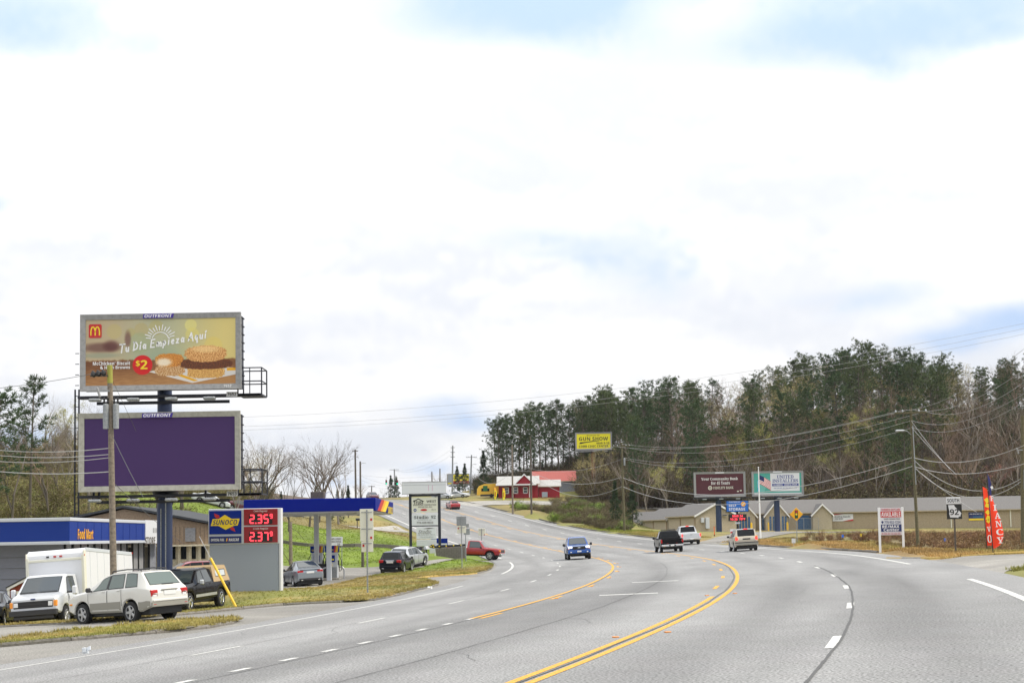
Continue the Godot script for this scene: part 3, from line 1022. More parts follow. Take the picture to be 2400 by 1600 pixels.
func crusty(im: Image, cx: float, cy: float, rx: float, ry: float, base: Color, dark: Color, sd: float, square := 2.0) -> void:
	# a baked or fried surface: mottled colour inside a lumpy outline
	for y in range(maxi(0, int(cy - ry * 1.3)), mini(im.get_height(), int(cy + ry * 1.3) + 1)):
		for x in range(maxi(0, int(cx - rx * 1.3)), mini(im.get_width(), int(cx + rx * 1.3) + 1)):
			var q := pow(pow(absf((x - cx) / rx), square) + pow(absf((y - cy) / ry), square), 1.0 / square) + 0.13 * nz.get_noise_2d(x * 3.5 + sd * 40.0, y * 3.5)
			var a := smoothstep(1.04, 0.95, q)
			if a > 0.0:
				var t := clampf(0.5 + 1.6 * nz.get_noise_2d(x * 7.0 + sd * 40.0, y * 10.0), 0.0, 1.0)
				im.set_pixel(x, y, im.get_pixel(x, y).lerp(base.lerp(dark, t), a))

func poster_image() -> Image:
	# printed breakfast poster: blurred warm lights above, a wooden table below, food at the right
	var w := 640
	var h := 284
	var im := Image.create(w, h, false, Image.FORMAT_RGB8)
	for y in h:
		for x in w:
			var u := float(x) / w
			var v := float(y) / h
			var c := Color(0.72, 0.65, 0.52).lerp(Color(0.7, 0.7, 0.57), smoothstep(0.1, 0.5, u)).lerp(Color(0.83, 0.76, 0.48), smoothstep(0.5, 0.95, u))
			c = c.lerp(Color(0.48, 0.58, 0.5), 0.5 * smoothstep(0.25, 0.6, v) * smoothstep(0.15, 0.5, u) * smoothstep(0.8, 0.5, u))
			var t := smoothstep(0.6, 0.64, v + 0.02 * nz.get_noise_2d(x * 2.0, 5.0))
			var grain := nz.get_noise_2d(x * 0.8, y * 18.0)
			var wood := Color(0.42, 0.25, 0.13).lerp(Color(0.68, 0.5, 0.3), clampf(smoothstep(0.6, 1.0, v) * 0.8 + grain * 0.5 + u * 0.25, 0.0, 1.0))
			im.set_pixel(x, y, c.lerp(wood, t))
	for q in [[0.37, 0.16, 0.047, 0.72, 0.66, 0.45], [0.47, 0.13, 0.05, 0.72, 0.68, 0.45], [0.7, 0.1, 0.04, 0.9, 0.86, 0.5], [0.71, 0.24, 0.045, 0.85, 0.8, 0.45], [0.19, 0.18, 0.05, 0.74, 0.68, 0.45], [0.3, 0.2, 0.03, 0.7, 0.66, 0.42], [0.36, 0.36, 0.07, 0.62, 0.66, 0.5], [0.85, 0.42, 0.06, 0.85, 0.76, 0.4]]:
		blob(im, q[0] * w, q[1] * h, q[2] * w, q[2] * w, Color(q[3], q[4], q[5], 0.6), 0.12)
	for q in [[0.1, 0.42, 0.12, 0.07, 0.36, 0.22, 0.2], [0.17, 0.4, 0.05, 0.08, 0.33, 0.16, 0.15], [0.28, 0.3, 0.02, 0.12, 0.42, 0.28, 0.26], [0.1, 0.54, 0.12, 0.04, 0.55, 0.58, 0.5]]:
		blob(im, q[0] * w, q[1] * h, q[2] * w, q[3] * h, Color(q[4], q[5], q[6], 0.7), 0.5)
	# paper mat with a yellow band
	var paper := PackedVector2Array([Vector2(0.42, 0.8), Vector2(0.71, 0.98), Vector2(1.0, 0.86), Vector2(1.0, 0.76), Vector2(0.6, 0.7)])
	var band := PackedVector2Array([Vector2(0.56, 0.82), Vector2(0.72, 0.955), Vector2(0.75, 0.945), Vector2(0.61, 0.82)])
	for y in range(int(h * 0.68), h):
		for x in range(int(w * 0.4), w):
			var p := Vector2(float(x) / w, float(y) / h)
			if Geometry2D.is_point_in_polygon(p, band) or (p.y > 0.76 and p.y < 0.8 and p.x > 0.94):
				im.set_pixel(x, y, Color(0.87, 0.64, 0.1))
			elif Geometry2D.is_point_in_polygon(p, paper):
				im.set_pixel(x, y, Color(0.82, 0.8, 0.78))
	# hash brown
	crusty(im, 0.56 * w, 0.78 * h, 0.1 * w, 0.09 * h, Color(0.86, 0.76, 0.6), Color(0.62, 0.38, 0.14), 3.0, 2.6)
	crusty(im, 0.56 * w, 0.63 * h, 0.095 * w, 0.1 * h, Color(0.88, 0.62, 0.27), Color(0.65, 0.37, 0.12), 9.0, 2.8)
	blob(im, 0.52 * w, 0.66 * h, 0.05 * w, 0.06 * h, Color(0.92, 0.88, 0.8, 0.9), 0.4, 0.5, 4.0)
	# sandwich: lower biscuit, patty, upper biscuit
	crusty(im, 0.8 * w, 0.82 * h, 0.125 * w, 0.09 * h, Color(0.9, 0.74, 0.44), Color(0.68, 0.46, 0.2), 15.0, 3.2)
	crusty(im, 0.8 * w, 0.69 * h, 0.175 * w, 0.085 * h, Color(0.5, 0.27, 0.1), Color(0.24, 0.11, 0.04), 21.0, 2.6)
	crusty(im, 0.8 * w, 0.54 * h, 0.14 * w, 0.125 * h, Color(0.93, 0.76, 0.5), Color(0.64, 0.38, 0.16), 33.0, 2.4)
	blob(im, 0.8 * w, 0.47 * h, 0.09 * w, 0.05 * h, Color(0.96, 0.84, 0.6, 0.6), 0.5, 0.6, 8.0)
	# round price spot
	blob(im, 0.378 * w, 0.695 * h, 0.066 * w, 0.066 * w, Color(0.79, 0.07, 0.08), 0.02)
	return im

func ribbon(mb: MB, pts: Array, wd: float) -> void:
	# a flat brush stroke in the x-y plane
	for i in pts.size() - 1:
		var a: Vector2 = pts[i]
		var b: Vector2 = pts[i + 1]
		var d := (b - a).normalized() * wd * 0.5
		var n := Vector2(-d.y, d.x)
		var z := 0.001 * (i % 5)
		mb.quad(Vector3(a.x - n.x - d.x * 0.6, a.y - n.y - d.y * 0.6, z), Vector3(b.x - n.x + d.x * 0.6, b.y - n.y + d.y * 0.6, z), Vector3(b.x + n.x + d.x * 0.6, b.y + n.y + d.y * 0.6, z), Vector3(a.x + n.x - d.x * 0.6, a.y + n.y - d.y * 0.6, z))

func brush_letter(ch: String) -> Array:
	# strokes on a 1 x 1 letter box, 0 at the base line
	match ch:
		"T": return [[[0, 1], [0.95, 1.06]], [[0.5, 1.02], [0.42, 0]]]
		"u": return [[[0.1, 0.6], [0.12, 0.15], [0.35, 0.02], [0.6, 0.15], [0.68, 0.62]], [[0.68, 0.4], [0.72, 0.02]]]
		"D": return [[[0.15, 1], [0.12, 0]], [[0, 1.02], [0.5, 0.95], [0.8, 0.6], [0.65, 0.2], [0.02, 0]]]
		"i", "í": 
			var s := [[[0.3, 0.6], [0.28, 0.0]]]
			if ch == "í": s.append([[0.28, 0.8], [0.5, 1.02]])
			else: s.append([[0.3, 0.84], [0.34, 0.92]])
			return s
		"a": return [[[0.66, 0.55], [0.3, 0.62], [0.08, 0.3], [0.25, 0.03], [0.6, 0.25], [0.66, 0.6]], [[0.66, 0.5], [0.72, 0.0]]]
		"E": return [[[0.75, 1], [0.15, 0.95], [0.1, 0.02], [0.75, 0.05]], [[0.12, 0.52], [0.6, 0.56]]]
		"m": return [[[0.08, 0.6], [0.08, 0]], [[0.08, 0.4], [0.3, 0.6], [0.42, 0.45], [0.42, 0]], [[0.42, 0.4], [0.65, 0.6], [0.78, 0.45], [0.8, 0]]]
		"p": return [[[0.1, 0.6], [0.08, -0.35]], [[0.1, 0.45], [0.4, 0.62], [0.65, 0.35], [0.4, 0.03], [0.12, 0.12]]]
		"e": return [[[0.1, 0.3], [0.6, 0.38], [0.5, 0.6], [0.2, 0.55], [0.08, 0.25], [0.3, 0.02], [0.65, 0.12]]]
		"z": return [[[0.05, 0.55], [0.6, 0.6], [0.08, 0.02], [0.68, 0.06]]]
		"A": return [[[0, 0], [0.45, 1.02], [0.85, 0]], [[0.15, 0.38], [0.7, 0.4]]]
		"q": return [[[0.6, 0.55], [0.25, 0.6], [0.08, 0.3], [0.3, 0.03], [0.58, 0.25]], [[0.62, 0.62], [0.6, -0.35], [0.75, -0.2]]]
	return []

func left_billboard() -> void:
	var foot := Vector3(-16.34, -1.04, -79.90)
	var t := thing("billboard", "tall double-stacked roadside billboard: food poster above, plain purple panel below", "billboard", foot)
	var up: Vector3 = Vector3(-16.22, 10.77, -79.00) - foot
	var dn: Vector3 = Vector3(-16.27, 6.16, -79.00) - foot
	var w := 7.44
	# support column with flared head
	var mb := MB.new()
	mb.lathe([Vector2(0.36, -0.3), Vector2(0.36, dn.y - 2.6), Vector2(0.34, dn.y - 2.4), Vector2(0.34, up.y + 1.6), Vector2(0.0, up.y + 1.6)], 20, Transform3D(Basis(), Vector3(0, 0, -0.02)))
	obj("column", mb, M.navy_metal, t)
	mb = MB.new()
	mb.bar(Vector3(0.12, 0, 0.36), Vector3(0.12, dn.y - 2, 0.36), 0.03)
	mb.bar(Vector3(-0.1, 0, 0.37), Vector3(-0.1, dn.y - 2.6, 0.37), 0.025)
	obj("conduit", mb, M.galvanised, t)
	mb = MB.new()
	mb.lathe([Vector2(0.3, dn.y - 2.5), Vector2(0.62, dn.y - 1.85), Vector2(0.62, dn.y - 1.6)], 14, Transform3D(Basis(), Vector3(0, 0, -0.2)))
	obj("head_flare", mb, M.black_metal, t)
	# upper printed panel
	var pm := StandardMaterial3D.new()
	pm.resource_name = "poster_print"
	pm.roughness = 0.6
	pm.albedo_texture = ImageTexture.create_from_image(poster_image())
	var zf := Vector3(0, 0, 0.55)
	var f1 := billboard_frame("poster_panel", t, up + zf, w, 3.56, M.frame_grey, pm, 0.25)
	var f2 := billboard_frame("purple_panel", t, dn + zf, w, 3.62, M.frame_beige, M.purple, 0.25)
	var fw := w - 0.5
	var fh := 3.06
	var o := up + zf + Vector3(-fw / 2, -fh / 2, 0.035)   # lower-left corner of the print
	# red square with the golden arches
	mb = MB.new()
	mb.prism(PackedVector2Array([Vector2(0.14, 2.27), Vector2(0.2, 2.22), Vector2(0.69, 2.22), Vector2(0.74, 2.27), Vector2(0.74, 2.81), Vector2(0.69, 2.86), Vector2(0.2, 2.86), Vector2(0.14, 2.81)]), -0.006, 0.0, Transform3D(Basis(), o))
	var logo := obj("logo_square", mb, M.sign_red, f1, 0)
	mb = MB.new()
	for sx in [-1.0, 1.0]:
		var arch := []
		for k in 13:
			var a := PI * k / 12.0
			arch.append(Vector2(0.44 + sx * 0.1 + 0.1 * cos(a), 2.35 + 0.38 * pow(sin(a), 0.6)))
		ribbon(mb, arch, 0.055)
	obj("arches", mb, M.logo_yellow, logo, 0).position = o + Vector3(0, 0, 0.004)
	# brush-lettered slogan climbing to the right, sunrise above it
	var x := 1.55
	for ch in "Tu Día Empieza Aquí":
		if ch == " ":
			x += 0.12
			continue
		mb = MB.new()
		var size := 0.34 if ch.to_upper() != ch else 0.38
		if ch == "í":
			size = 0.34
		var wide := 0.26 if ch in ["T", "D", "E", "A", "m"] else (0.12 if ch in ["i", "í"] else 0.19)
		for s in brush_letter(ch):
			var line := []
			for p in s:
				line.append(Vector2(x + p[0] * wide + p[1] * 0.03, 1.5 + 0.155 * (x - 1.5) + p[1] * size))
			ribbon(mb, line, 0.062)
		obj("lettering", mb, M.white_paint, f1, 0).position = o + Vector3(0, 0, 0.004)
		x += wide + 0.035
	mb = MB.new()
	var arc := []
	for k in 11:
		var a := lerpf(PI * 0.93, PI * 0.07, k / 10.0)
		arc.append(Vector2(3.46 + 0.38 * cos(a), 2.1 + 0.34 * sin(a)))
	ribbon(mb, arc, 0.045)
	for k in 13:
		var a := lerpf(PI * 0.97, PI * 0.08, k / 12.0)
		var d := Vector2(cos(a), sin(a) * 0.9)
		var r1 := 0.74 if k % 2 else 0.66
		ribbon(mb, [Vector2(3.46, 2.12) + d * 0.46, Vector2(3.46, 2.12) + d * r1], 0.045)
	obj("sunrise_strokes", mb, M.white_paint, f1, 0).position = o + Vector3(0, 0, 0.004)
	text("McChicken' Biscuit", o + Vector3(1.2, 1.03, 0.004), 0.17, 1.72, M.white_paint, f1)
	text("& Hash Browns", o + Vector3(1.37, 0.84, 0.004), 0.15, 1.38, M.white_paint, f1)
	text("$", o + Vector3(2.42, 1.0, 0.006), 0.3, 0.19, M.logo_yellow, f1)
	text("2", o + Vector3(2.7, 0.94, 0.006), 0.42, 0.32, M.logo_yellow, f1)
	for q in [[f1, up, 1.72], [f2, dn, 1.72]]:
		var pl: Vector3 = q[1] + zf + Vector3(-0.1, 1.66, 0.112)
		var po := PackedVector2Array([Vector2(-0.7, -0.1), Vector2(0.68, -0.1), Vector2(0.74, 0.1), Vector2(-0.68, 0.1)])
		mb = MB.new()
		mb.prism(po, -0.02, 0.0, Transform3D(Basis(), pl))
		var pp := obj("owner_plate", mb, M.deep_purple, q[0], 0)
		text("OUTFRONT", pl + Vector3(0, 0, 0.006), 0.15, 1.26, M.white_paint, pp, "Droid Sans", true, "lettering", 0.15)
	text("7652", up + zf + Vector3(3.1, -1.64, 0.1), 0.12, 0.36, M.white_paint, f1)
	# catwalks, hangers, lamps, cages
	for q in [[up, 6.9], [dn, 3.5]]:
		var y: float = q[0].y - 2.02
		catwalk(t, y, up.x - 3.95, up.x + 4.55, 0.35)
		bx("beam", Vector3(up.x - 0.1, y - 0.25, 0.4), Vector3(6.2, 0.14, 0.14), M.black_metal, t)
		for k in 4:
			var xl := up.x - 3.0 + 1.75 * k
			bx("lamp_arm", Vector3(xl, y - 0.12, 1.35), Vector3(0.06, 0.06, 1.3), M.black_metal, t)
			bx("flood_lamp", Vector3(xl + 0.1, y - 0.22, 2.0), Vector3(0.55, 0.14, 0.35), M.galvanised, t, 0.04)
		var tagp := bx("number_plate", Vector3(up.x + 3.22, y + 0.03, 1.075), Vector3(0.5, 0.22, 0.02), M.white_sign, t)
		text("7652" if q[0] == up else "7653", Vector3(up.x + 3.22, y + 0.03, 1.092), 0.15, 0.42, M.black, tagp)
		rail_cage(t, up.x + 3.5, up.x + 4.6, y, -0.6, 1.05, 1.25 if q[0] == up else 1.15)
	mb = MB.new()
	for xo in [-4.2, -4.02]:
		mb.bar(Vector3(up.x + xo, dn.y - 2.9, 0.5), Vector3(up.x + xo, up.y - 1.6, 0.5), 0.045)
	for k in 16:
		mb.bar(Vector3(up.x - 4.2, dn.y - 2.8 + 0.5 * k, 0.5), Vector3(up.x - 4.02, dn.y - 2.8 + 0.5 * k, 0.5), 0.02)
	obj("ladder", mb, M.black_metal, t)
	for xo in [-3.3, -3.05, 1.9]:
		bx("hanger", Vector3(up.x + xo, dn.y - 1.95, 0.55), Vector3(0.09, 0.4, 0.09), M.black_metal, t)

func small_billboard(u_label: String, called: String, foot: Vector3, ce: Vector3, face: Material, colour: Material) -> Array:
	var t := thing(called, u_label, "billboard", foot)
	var c := ce - foot
	var mb := MB.new()
	mb.lathe([Vector2(0.42, -0.4), Vector2(0.42, c.y - 1.4), Vector2(0, c.y - 1.4)], 16)
	obj("column", mb, colour, t)
	var f := billboard_frame("poster_panel", t, c + Vector3(0, 0, 0.7), 7.45, 3.6, M.frame_grey, face, 0.3, 0.9, -1.0)
	bx("catwalk", c + Vector3(0.2, -2.0, 1.0), Vector3(8.1, 0.14, 0.8), M.black_metal, t)
	bx("beam", c + Vector3(0, -2.25, 0.2), Vector3(6.4, 0.25, 0.3), M.black_metal, t)
	for k in 3:
		bx("flood_lamp", c + Vector3(-2.4 + 2.4 * k, -2.15, 2.0), Vector3(0.6, 0.14, 0.4), M.galvanised, t, 0.04)
	return [t, f, c + Vector3(0, 0, 0.73)]

func right_billboards() -> void:
	mat("maroon", lin(0.105, 0.016, 0.028), 0.6, 0, M.fine, 3.7)
	mat("teal", lin(0.09, 0.48, 0.4), 0.6, 0, M.fine, 3.7)
	var a := small_billboard("maroon bank billboard on a navy column in front of the storage units", "billboard", Vector3(29.55, 1.86, -247.00), Vector3(29.74, 8.91, -247.00), M.maroon, M.navy_metal)
	var f: Node = a[1]
	var c: Vector3 = a[2]
	text("Your Community Bank", c + Vector3(0, 0.75, 0), 0.5, 5.3, M.white_paint, f, "Droid Serif")
	text("for 45 Years", c + Vector3(0.1, 0.2, 0), 0.46, 2.7, M.white_paint, f, "Droid Serif")
	text("FIDELITY BANK", c + Vector3(0.5, -0.5, 0), 0.34, 2.9, M.cream_sign, f, "Droid Serif")
	var mb := MB.new()
	mb.lathe([Vector2(0.3, -0.01), Vector2(0.3, 0.01), Vector2(0.0, 0.01)], 18, Transform3D(Basis(Vector3.RIGHT, PI / 2), c + Vector3(-1.4, -0.5, 0)))
	obj("bank_seal", mb, M.cream_sign, f)
	mb = MB.new()
	mb.lathe([Vector2(0.18, 0.011), Vector2(0.18, 0.02), Vector2(0.1, 0.02)], 14, Transform3D(Basis(Vector3.RIGHT, PI / 2), c + Vector3(-1.4, -0.5, 0)))
	obj("seal_ring", mb, M.maroon, f)
	for q in [[2.6, -1.05], [3.0, -0.95]]:
		bx("small_mark", c + Vector3(q[0], q[1], 0.005), Vector3(0.26, 0.16, 0.01), M.cream_sign, f)
	bx("owner_plate", c + Vector3(0, 1.66, 0.09), Vector3(1.3, 0.16, 0.02), M.white_sign, f)
	a = small_billboard("teal and white installers billboard beside the maroon one, behind a flag", "billboard", Vector3(37.98, 1.93, -247.00), Vector3(38.10, 8.89, -247.00), M.teal, M.navy_metal)
	f = a[1]
	c = a[2]
	var wp := bx("white_panel", c + Vector3(1.05, 0.18, 0.0), Vector3(4.2, 2.6, 0.012), M.white_sign, f)
	text("UNITED", c + Vector3(1.1, 0.95, 0.012), 0.46, 2.4, M.logo_blue, wp, "Droid Serif")
	text("INSTALLERS", c + Vector3(1.1, 0.38, 0.012), 0.46, 3.7, M.logo_blue, wp, "Droid Serif")
	bx("blue_band", c + Vector3(1.1, -0.2, 0.01), Vector3(3.8, 0.36, 0.012), M.logo_blue, wp)
	text("PLUMBING · SEWER & DRAIN", c + Vector3(1.1, -0.2, 0.02), 0.2, 3.4, M.white_paint, wp)
	fine_print(wp, c + Vector3(1.1, -0.66, 0.012), 3.3, 0.12, M.logo_blue)
	bx("white_band", c + Vector3(0, -1.42, 0.0), Vector3(6.8, 0.14, 0.01), M.white_sign, f)
	# printed figure of a statue at the left: plain pale green and blue shapes
	mat("statue_green", lin(0.14, 0.42, 0.38), 0.7)
	mat("print_blue", lin(0.06, 0.4, 0.62), 0.7)
	mb = MB.new()
	mb.prism(PackedVector2Array([Vector2(-3.0, -1.3), Vector2(-2.0, -1.3), Vector2(-1.5, 0.1), Vector2(-1.1, 0.5), Vector2(-1.35, 0.75), Vector2(-1.9, 0.4), Vector2(-2.2, 1.2), Vector2(-2.55, 1.2), Vector2(-2.7, 0.4)]), 0.0, 0.01, Transform3D(Basis(), c))
	obj("printed_figure", mb, M.statue_green, f, 0)
	bx("printed_can", c + Vector3(-2.75, -0.3, 0.012), Vector3(0.35, 1.6, 0.008), M.print_blue, f)
	bx("printed_can_label", c + Vector3(-2.75, -0.1, 0.018), Vector3(0.2, 1.0, 0.008), M.white_sign, f)
	bx("owner_plate", c + Vector3(0, 1.66, 0.09), Vector3(1.3, 0.16, 0.02), M.white_sign, f)
	# gun-show board up on the hill side
	mat("sign_yellow", lin(0.82, 0.72, 0.01), 0.5)
	mat("rust_brown", lin(0.2, 0.09, 0.05), 0.8)
	a = small_billboard("yellow gun show billboard on a rusty pole among the pines", "billboard", Vector3(16.28, 10.61, -347.00), Vector3(16.41, 20.91, -347.00), M.sign_yellow, M.rust_brown)
	f = a[1]
	c = a[2]
	text("GUN SHOW", c + Vector3(0, 0.5, 0), 0.72, 5.9, M.black, f)
	fine_print(f, c + Vector3(0, 1.17, 0.004), 2.8, 0.2, M.black)
	text("MAR 9-10", c + Vector3(1.9, -0.42, 0), 0.42, 2.6, M.black, f)
	text("COBB CIVIC CENTER", c + Vector3(0, -1.02, 0), 0.44, 6.0, M.black, f)
	mb = MB.new()
	mb.prism(PackedVector2Array([Vector2(-2.9, -0.55), Vector2(-1.9, -0.35), Vector2(-1.0, -0.2), Vector2(1.2, 0.04), Vector2(1.2, 0.12), Vector2(-0.6, 0.02), Vector2(-1.4, -0.08), Vector2(-2.8, -0.2)]), 0.0, 0.012, Transform3D(Basis(), c))
	obj("printed_rifle", mb, M.black, f, 0)
	# far board beyond the crest
	a = small_billboard("far yellow and red billboard seen beyond the crest of the road", "billboard", Vector3(-18.08, 14.20, -560.00), Vector3(-18.12, 20.84, -560.00), M.sign_yellow, M.galvanised)
	f = a[1]
	c = a[2]
	bx("red_band", c + Vector3(0.7, -1.0, 0.01), Vector3(5.4, 1.0, 0.02), M.sign_red, f)
	bx("photo_panel", c + Vector3(-2.5, 0.2, 0.02), Vector3(1.8, 2.6, 0.02), M.monolith_grey, f)
	fine_print(f, c + Vector3(0.9, 0.9, 0.01), 4.2, 0.5, M.dark_pole)
	fine_print(f, c + Vector3(0.9, 0.2, 0.01), 3.6, 0.4, M.dark_pole)
	fine_print(f, c + Vector3(0.9, -1.0, 0.03), 3.6, 0.4, M.white_paint)

# ---------------------------------------------------------------- signs and the filling station
func fine_print(parent: Node, at: Vector3, width: float, h: float, m: Material) -> void:
	# a line of print too small to read in the photograph: short upright strokes grouped into words
	var mb := MB.new()
	var x := -width / 2
	var k := 0
	while x < width / 2:
		if k % 7 != 5:
			mb.box(at + Vector3(x, h * 0.06 * ((k * 3) % 4 - 1.5), 0), Vector3(h * 0.3, h * (0.55 + 0.15 * ((k * 5) % 4)), 0.006))
		x += h * 0.52
		k += 1
	obj("print_line", mb, m, parent, 0)

func seven_segment(parent: Node, digit: int, at: Vector3, w: float, h: float, th: float, m: Material) -> void:
	var on: Array = [[0, 1, 2, 4, 5, 6], [2, 5], [0, 2, 3, 4, 6], [0, 2, 3, 5, 6], [1, 2, 3, 5], [0, 1, 3, 5, 6], [0, 1, 3, 4, 5, 6], [0, 2, 5], [0, 1, 2, 3, 4, 5, 6], [0, 1, 2, 3, 5, 6]][digit]
	var mb := MB.new()
	var seg := [[0, 1, true], [-1, 0.5, false], [1, 0.5, false], [0, 0, true], [-1, -0.5, false], [1, -0.5, false], [0, -1, true]]
	for k in on:
		var q: Array = seg[k]
		var c := at + Vector3(q[0] * (w - th) / 2, q[1] * (h - th) / 2, 0)
		if q[2]:
			mb.box(c, Vector3(w - th * 0.9, th, 0.012), 0.004)
		else:
			mb.box(c, Vector3(th, h / 2 - th * 0.6, 0.012), 0.004)
	obj("led_digit", mb, m, parent, 0)

func price_monolith() -> void:
	var foot := Vector3(-13.48, -0.56, -85.50)
	var t := thing("price_sign", "grey slab fuel price sign with blue logo panel and red lit prices", "price sign", foot)
	var lt: Vector3 = Vector3(-15.23, 3.60, -85.40) - foot
	var rb: Vector3 = Vector3(-11.69, -0.59, -85.40) - foot
	var w := rb.x - lt.x
	var ce := Vector3((lt.x + rb.x) / 2, 0, 0.1)
	var hi := lt.y
	var cut: float = (Vector3(-13.47, 1.83, -85.40) - foot).y
	bx("lower_slab", Vector3(ce.x, cut / 2 - 0.3, 0), Vector3(w - 0.1, cut + 0.6, 0.7), M.monolith_grey, t, 0.02)
	bx("cabinet", Vector3(ce.x, (hi + cut) / 2, 0), Vector3(w, hi - cut, 0.75), M.pale_grey, t, 0.03)
	bx("edge_post", Vector3(ce.x + w / 2 + 0.02, hi / 2 - 0.2, 0), Vector3(0.1, hi + 0.4, 0.72), M.white_sign, t, 0.01)
	var zf := 0.385
	var P := func(u0: float, v0: float, u1: float, v1: float) -> Array:
		# panel rectangle in the sign's own metres from fractions of its face
		return [Vector3(ce.x - w / 2 + w * (u0 + u1) / 2, hi - (hi - cut) * (v0 + v1) / 2, zf), Vector3(w * (u1 - u0), (hi - cut) * (v1 - v0), 0.04)]
	var a: Array = P.call(0.012, 0.055, 0.465, 0.71)
	var lp := bx("logo_panel", a[0], a[1], M.logo_blue, t, 0.01)
	var c: Vector3 = a[0] + Vector3(0, 0, 0.024)
	var mb := MB.new()
	var k := 1.0
	mb.prism(PackedVector2Array([Vector2(-0.02, 0.38), Vector2(0.45, 0.1), Vector2(0.68, 0.03), Vector2(0.45, -0.16), Vector2(0.02, -0.36), Vector2(-0.42, -0.12), Vector2(-0.68, -0.06), Vector2(-0.42, 0.12)]), 0, 0.01, Transform3D(Basis(), c))
	var dia := obj("diamond", mb, M.logo_yellow, lp, 0)
	mb = MB.new()
	mb.prism(PackedVector2Array([Vector2(-0.55, 0.46), Vector2(-0.3, 0.36), Vector2(-0.28, 0.24), Vector2(-0.42, 0.2), Vector2(-0.52, 0.3)]), 0.002, 0.012, Transform3D(Basis(), c))
	mb.prism(PackedVector2Array([Vector2(0.24, -0.26), Vector2(0.38, -0.22), Vector2(0.46, -0.32), Vector2(0.5, -0.47), Vector2(0.28, -0.36)]), 0.002, 0.012, Transform3D(Basis(), c))
	obj("arrow", mb, M.sign_red, lp, 0)
	mb = MB.new()
	mb.prism(PackedVector2Array([Vector2(-0.72, -0.16), Vector2(0.62, -0.16), Vector2(0.72, 0.18), Vector2(-0.62, 0.18)]), 0, 0.012, Transform3D(Basis(), c))
	obj("letter_band", mb, M.logo_yellow, dia, 0)
	text("SUNOCO", c + Vector3(0, 0.01, 0.016), 0.24, 1.2, M.sign_navy, dia, "Droid Sans", true, "lettering", 0.2)
	a = P.call(0.012, 0.77, 0.465, 0.965)
	lp = bx("sponsor_panel", a[0], a[1], M.sign_navy, t, 0.01)
	text("OFFICIAL FUEL", a[0] + Vector3(-0.38, 0, 0.024), 0.12, 0.66, M.white_paint, lp, "Droid Sans", true, "lettering", 0.15)
	text("NASCAR", a[0] + Vector3(0.43, 0, 0.024), 0.14, 0.5, M.white_paint, lp, "Droid Sans", true, "lettering", 0.2)
	for q in [[0.06, M.logo_yellow], [0.1, M.sign_red], [0.14, M.logo_blue]]:
		mb = MB.new()
		mb.prism(PackedVector2Array([Vector2(0, -0.07), Vector2(0.035, -0.07), Vector2(0.065, 0.07), Vector2(0.03, 0.07)]), 0, 0.01, Transform3D(Basis(), a[0] + Vector3(q[0] - 0.02, 0, 0.022)))
		obj("stripe", mb, q[1], lp, 0)
	var rows := [["Cash Regular", 5, 0.02, 0.475], ["Credit Regular", 7, 0.515, 0.965]]
	for r in rows:
		a = P.call(0.5, r[2], 0.975, r[3])
		var rp := bx("price_panel", a[0], a[1], M.red_sign, t, 0.01)
		text(r[0], a[0] + Vector3(0, 0.29, 0.022), 0.115, 0.68 if r[1] == 5 else 0.75, M.white_paint, rp, "Droid Sans", false)
		var screen := bx("led_screen", a[0] + Vector3(0.0, -0.1, 0.012), Vector3(1.16, 0.5, 0.03), M.black, rp)
		var x := -0.43
		for dg in [2, 3, r[1]]:
			seven_segment(screen, dg, a[0] + Vector3(x, -0.1, 0.034), 0.26, 0.46, 0.075, M.led_red)
			if dg == 2:
				bx("led_point", a[0] + Vector3(x + 0.185, -0.3, 0.034), Vector3(0.07, 0.07, 0.012), M.led_red, screen)
				x += 0.38
			else:
				x += 0.32
		seven_segment(screen, 9, a[0] + Vector3(x - 0.07, 0.03, 0.034), 0.15, 0.24, 0.05, M.led_red)

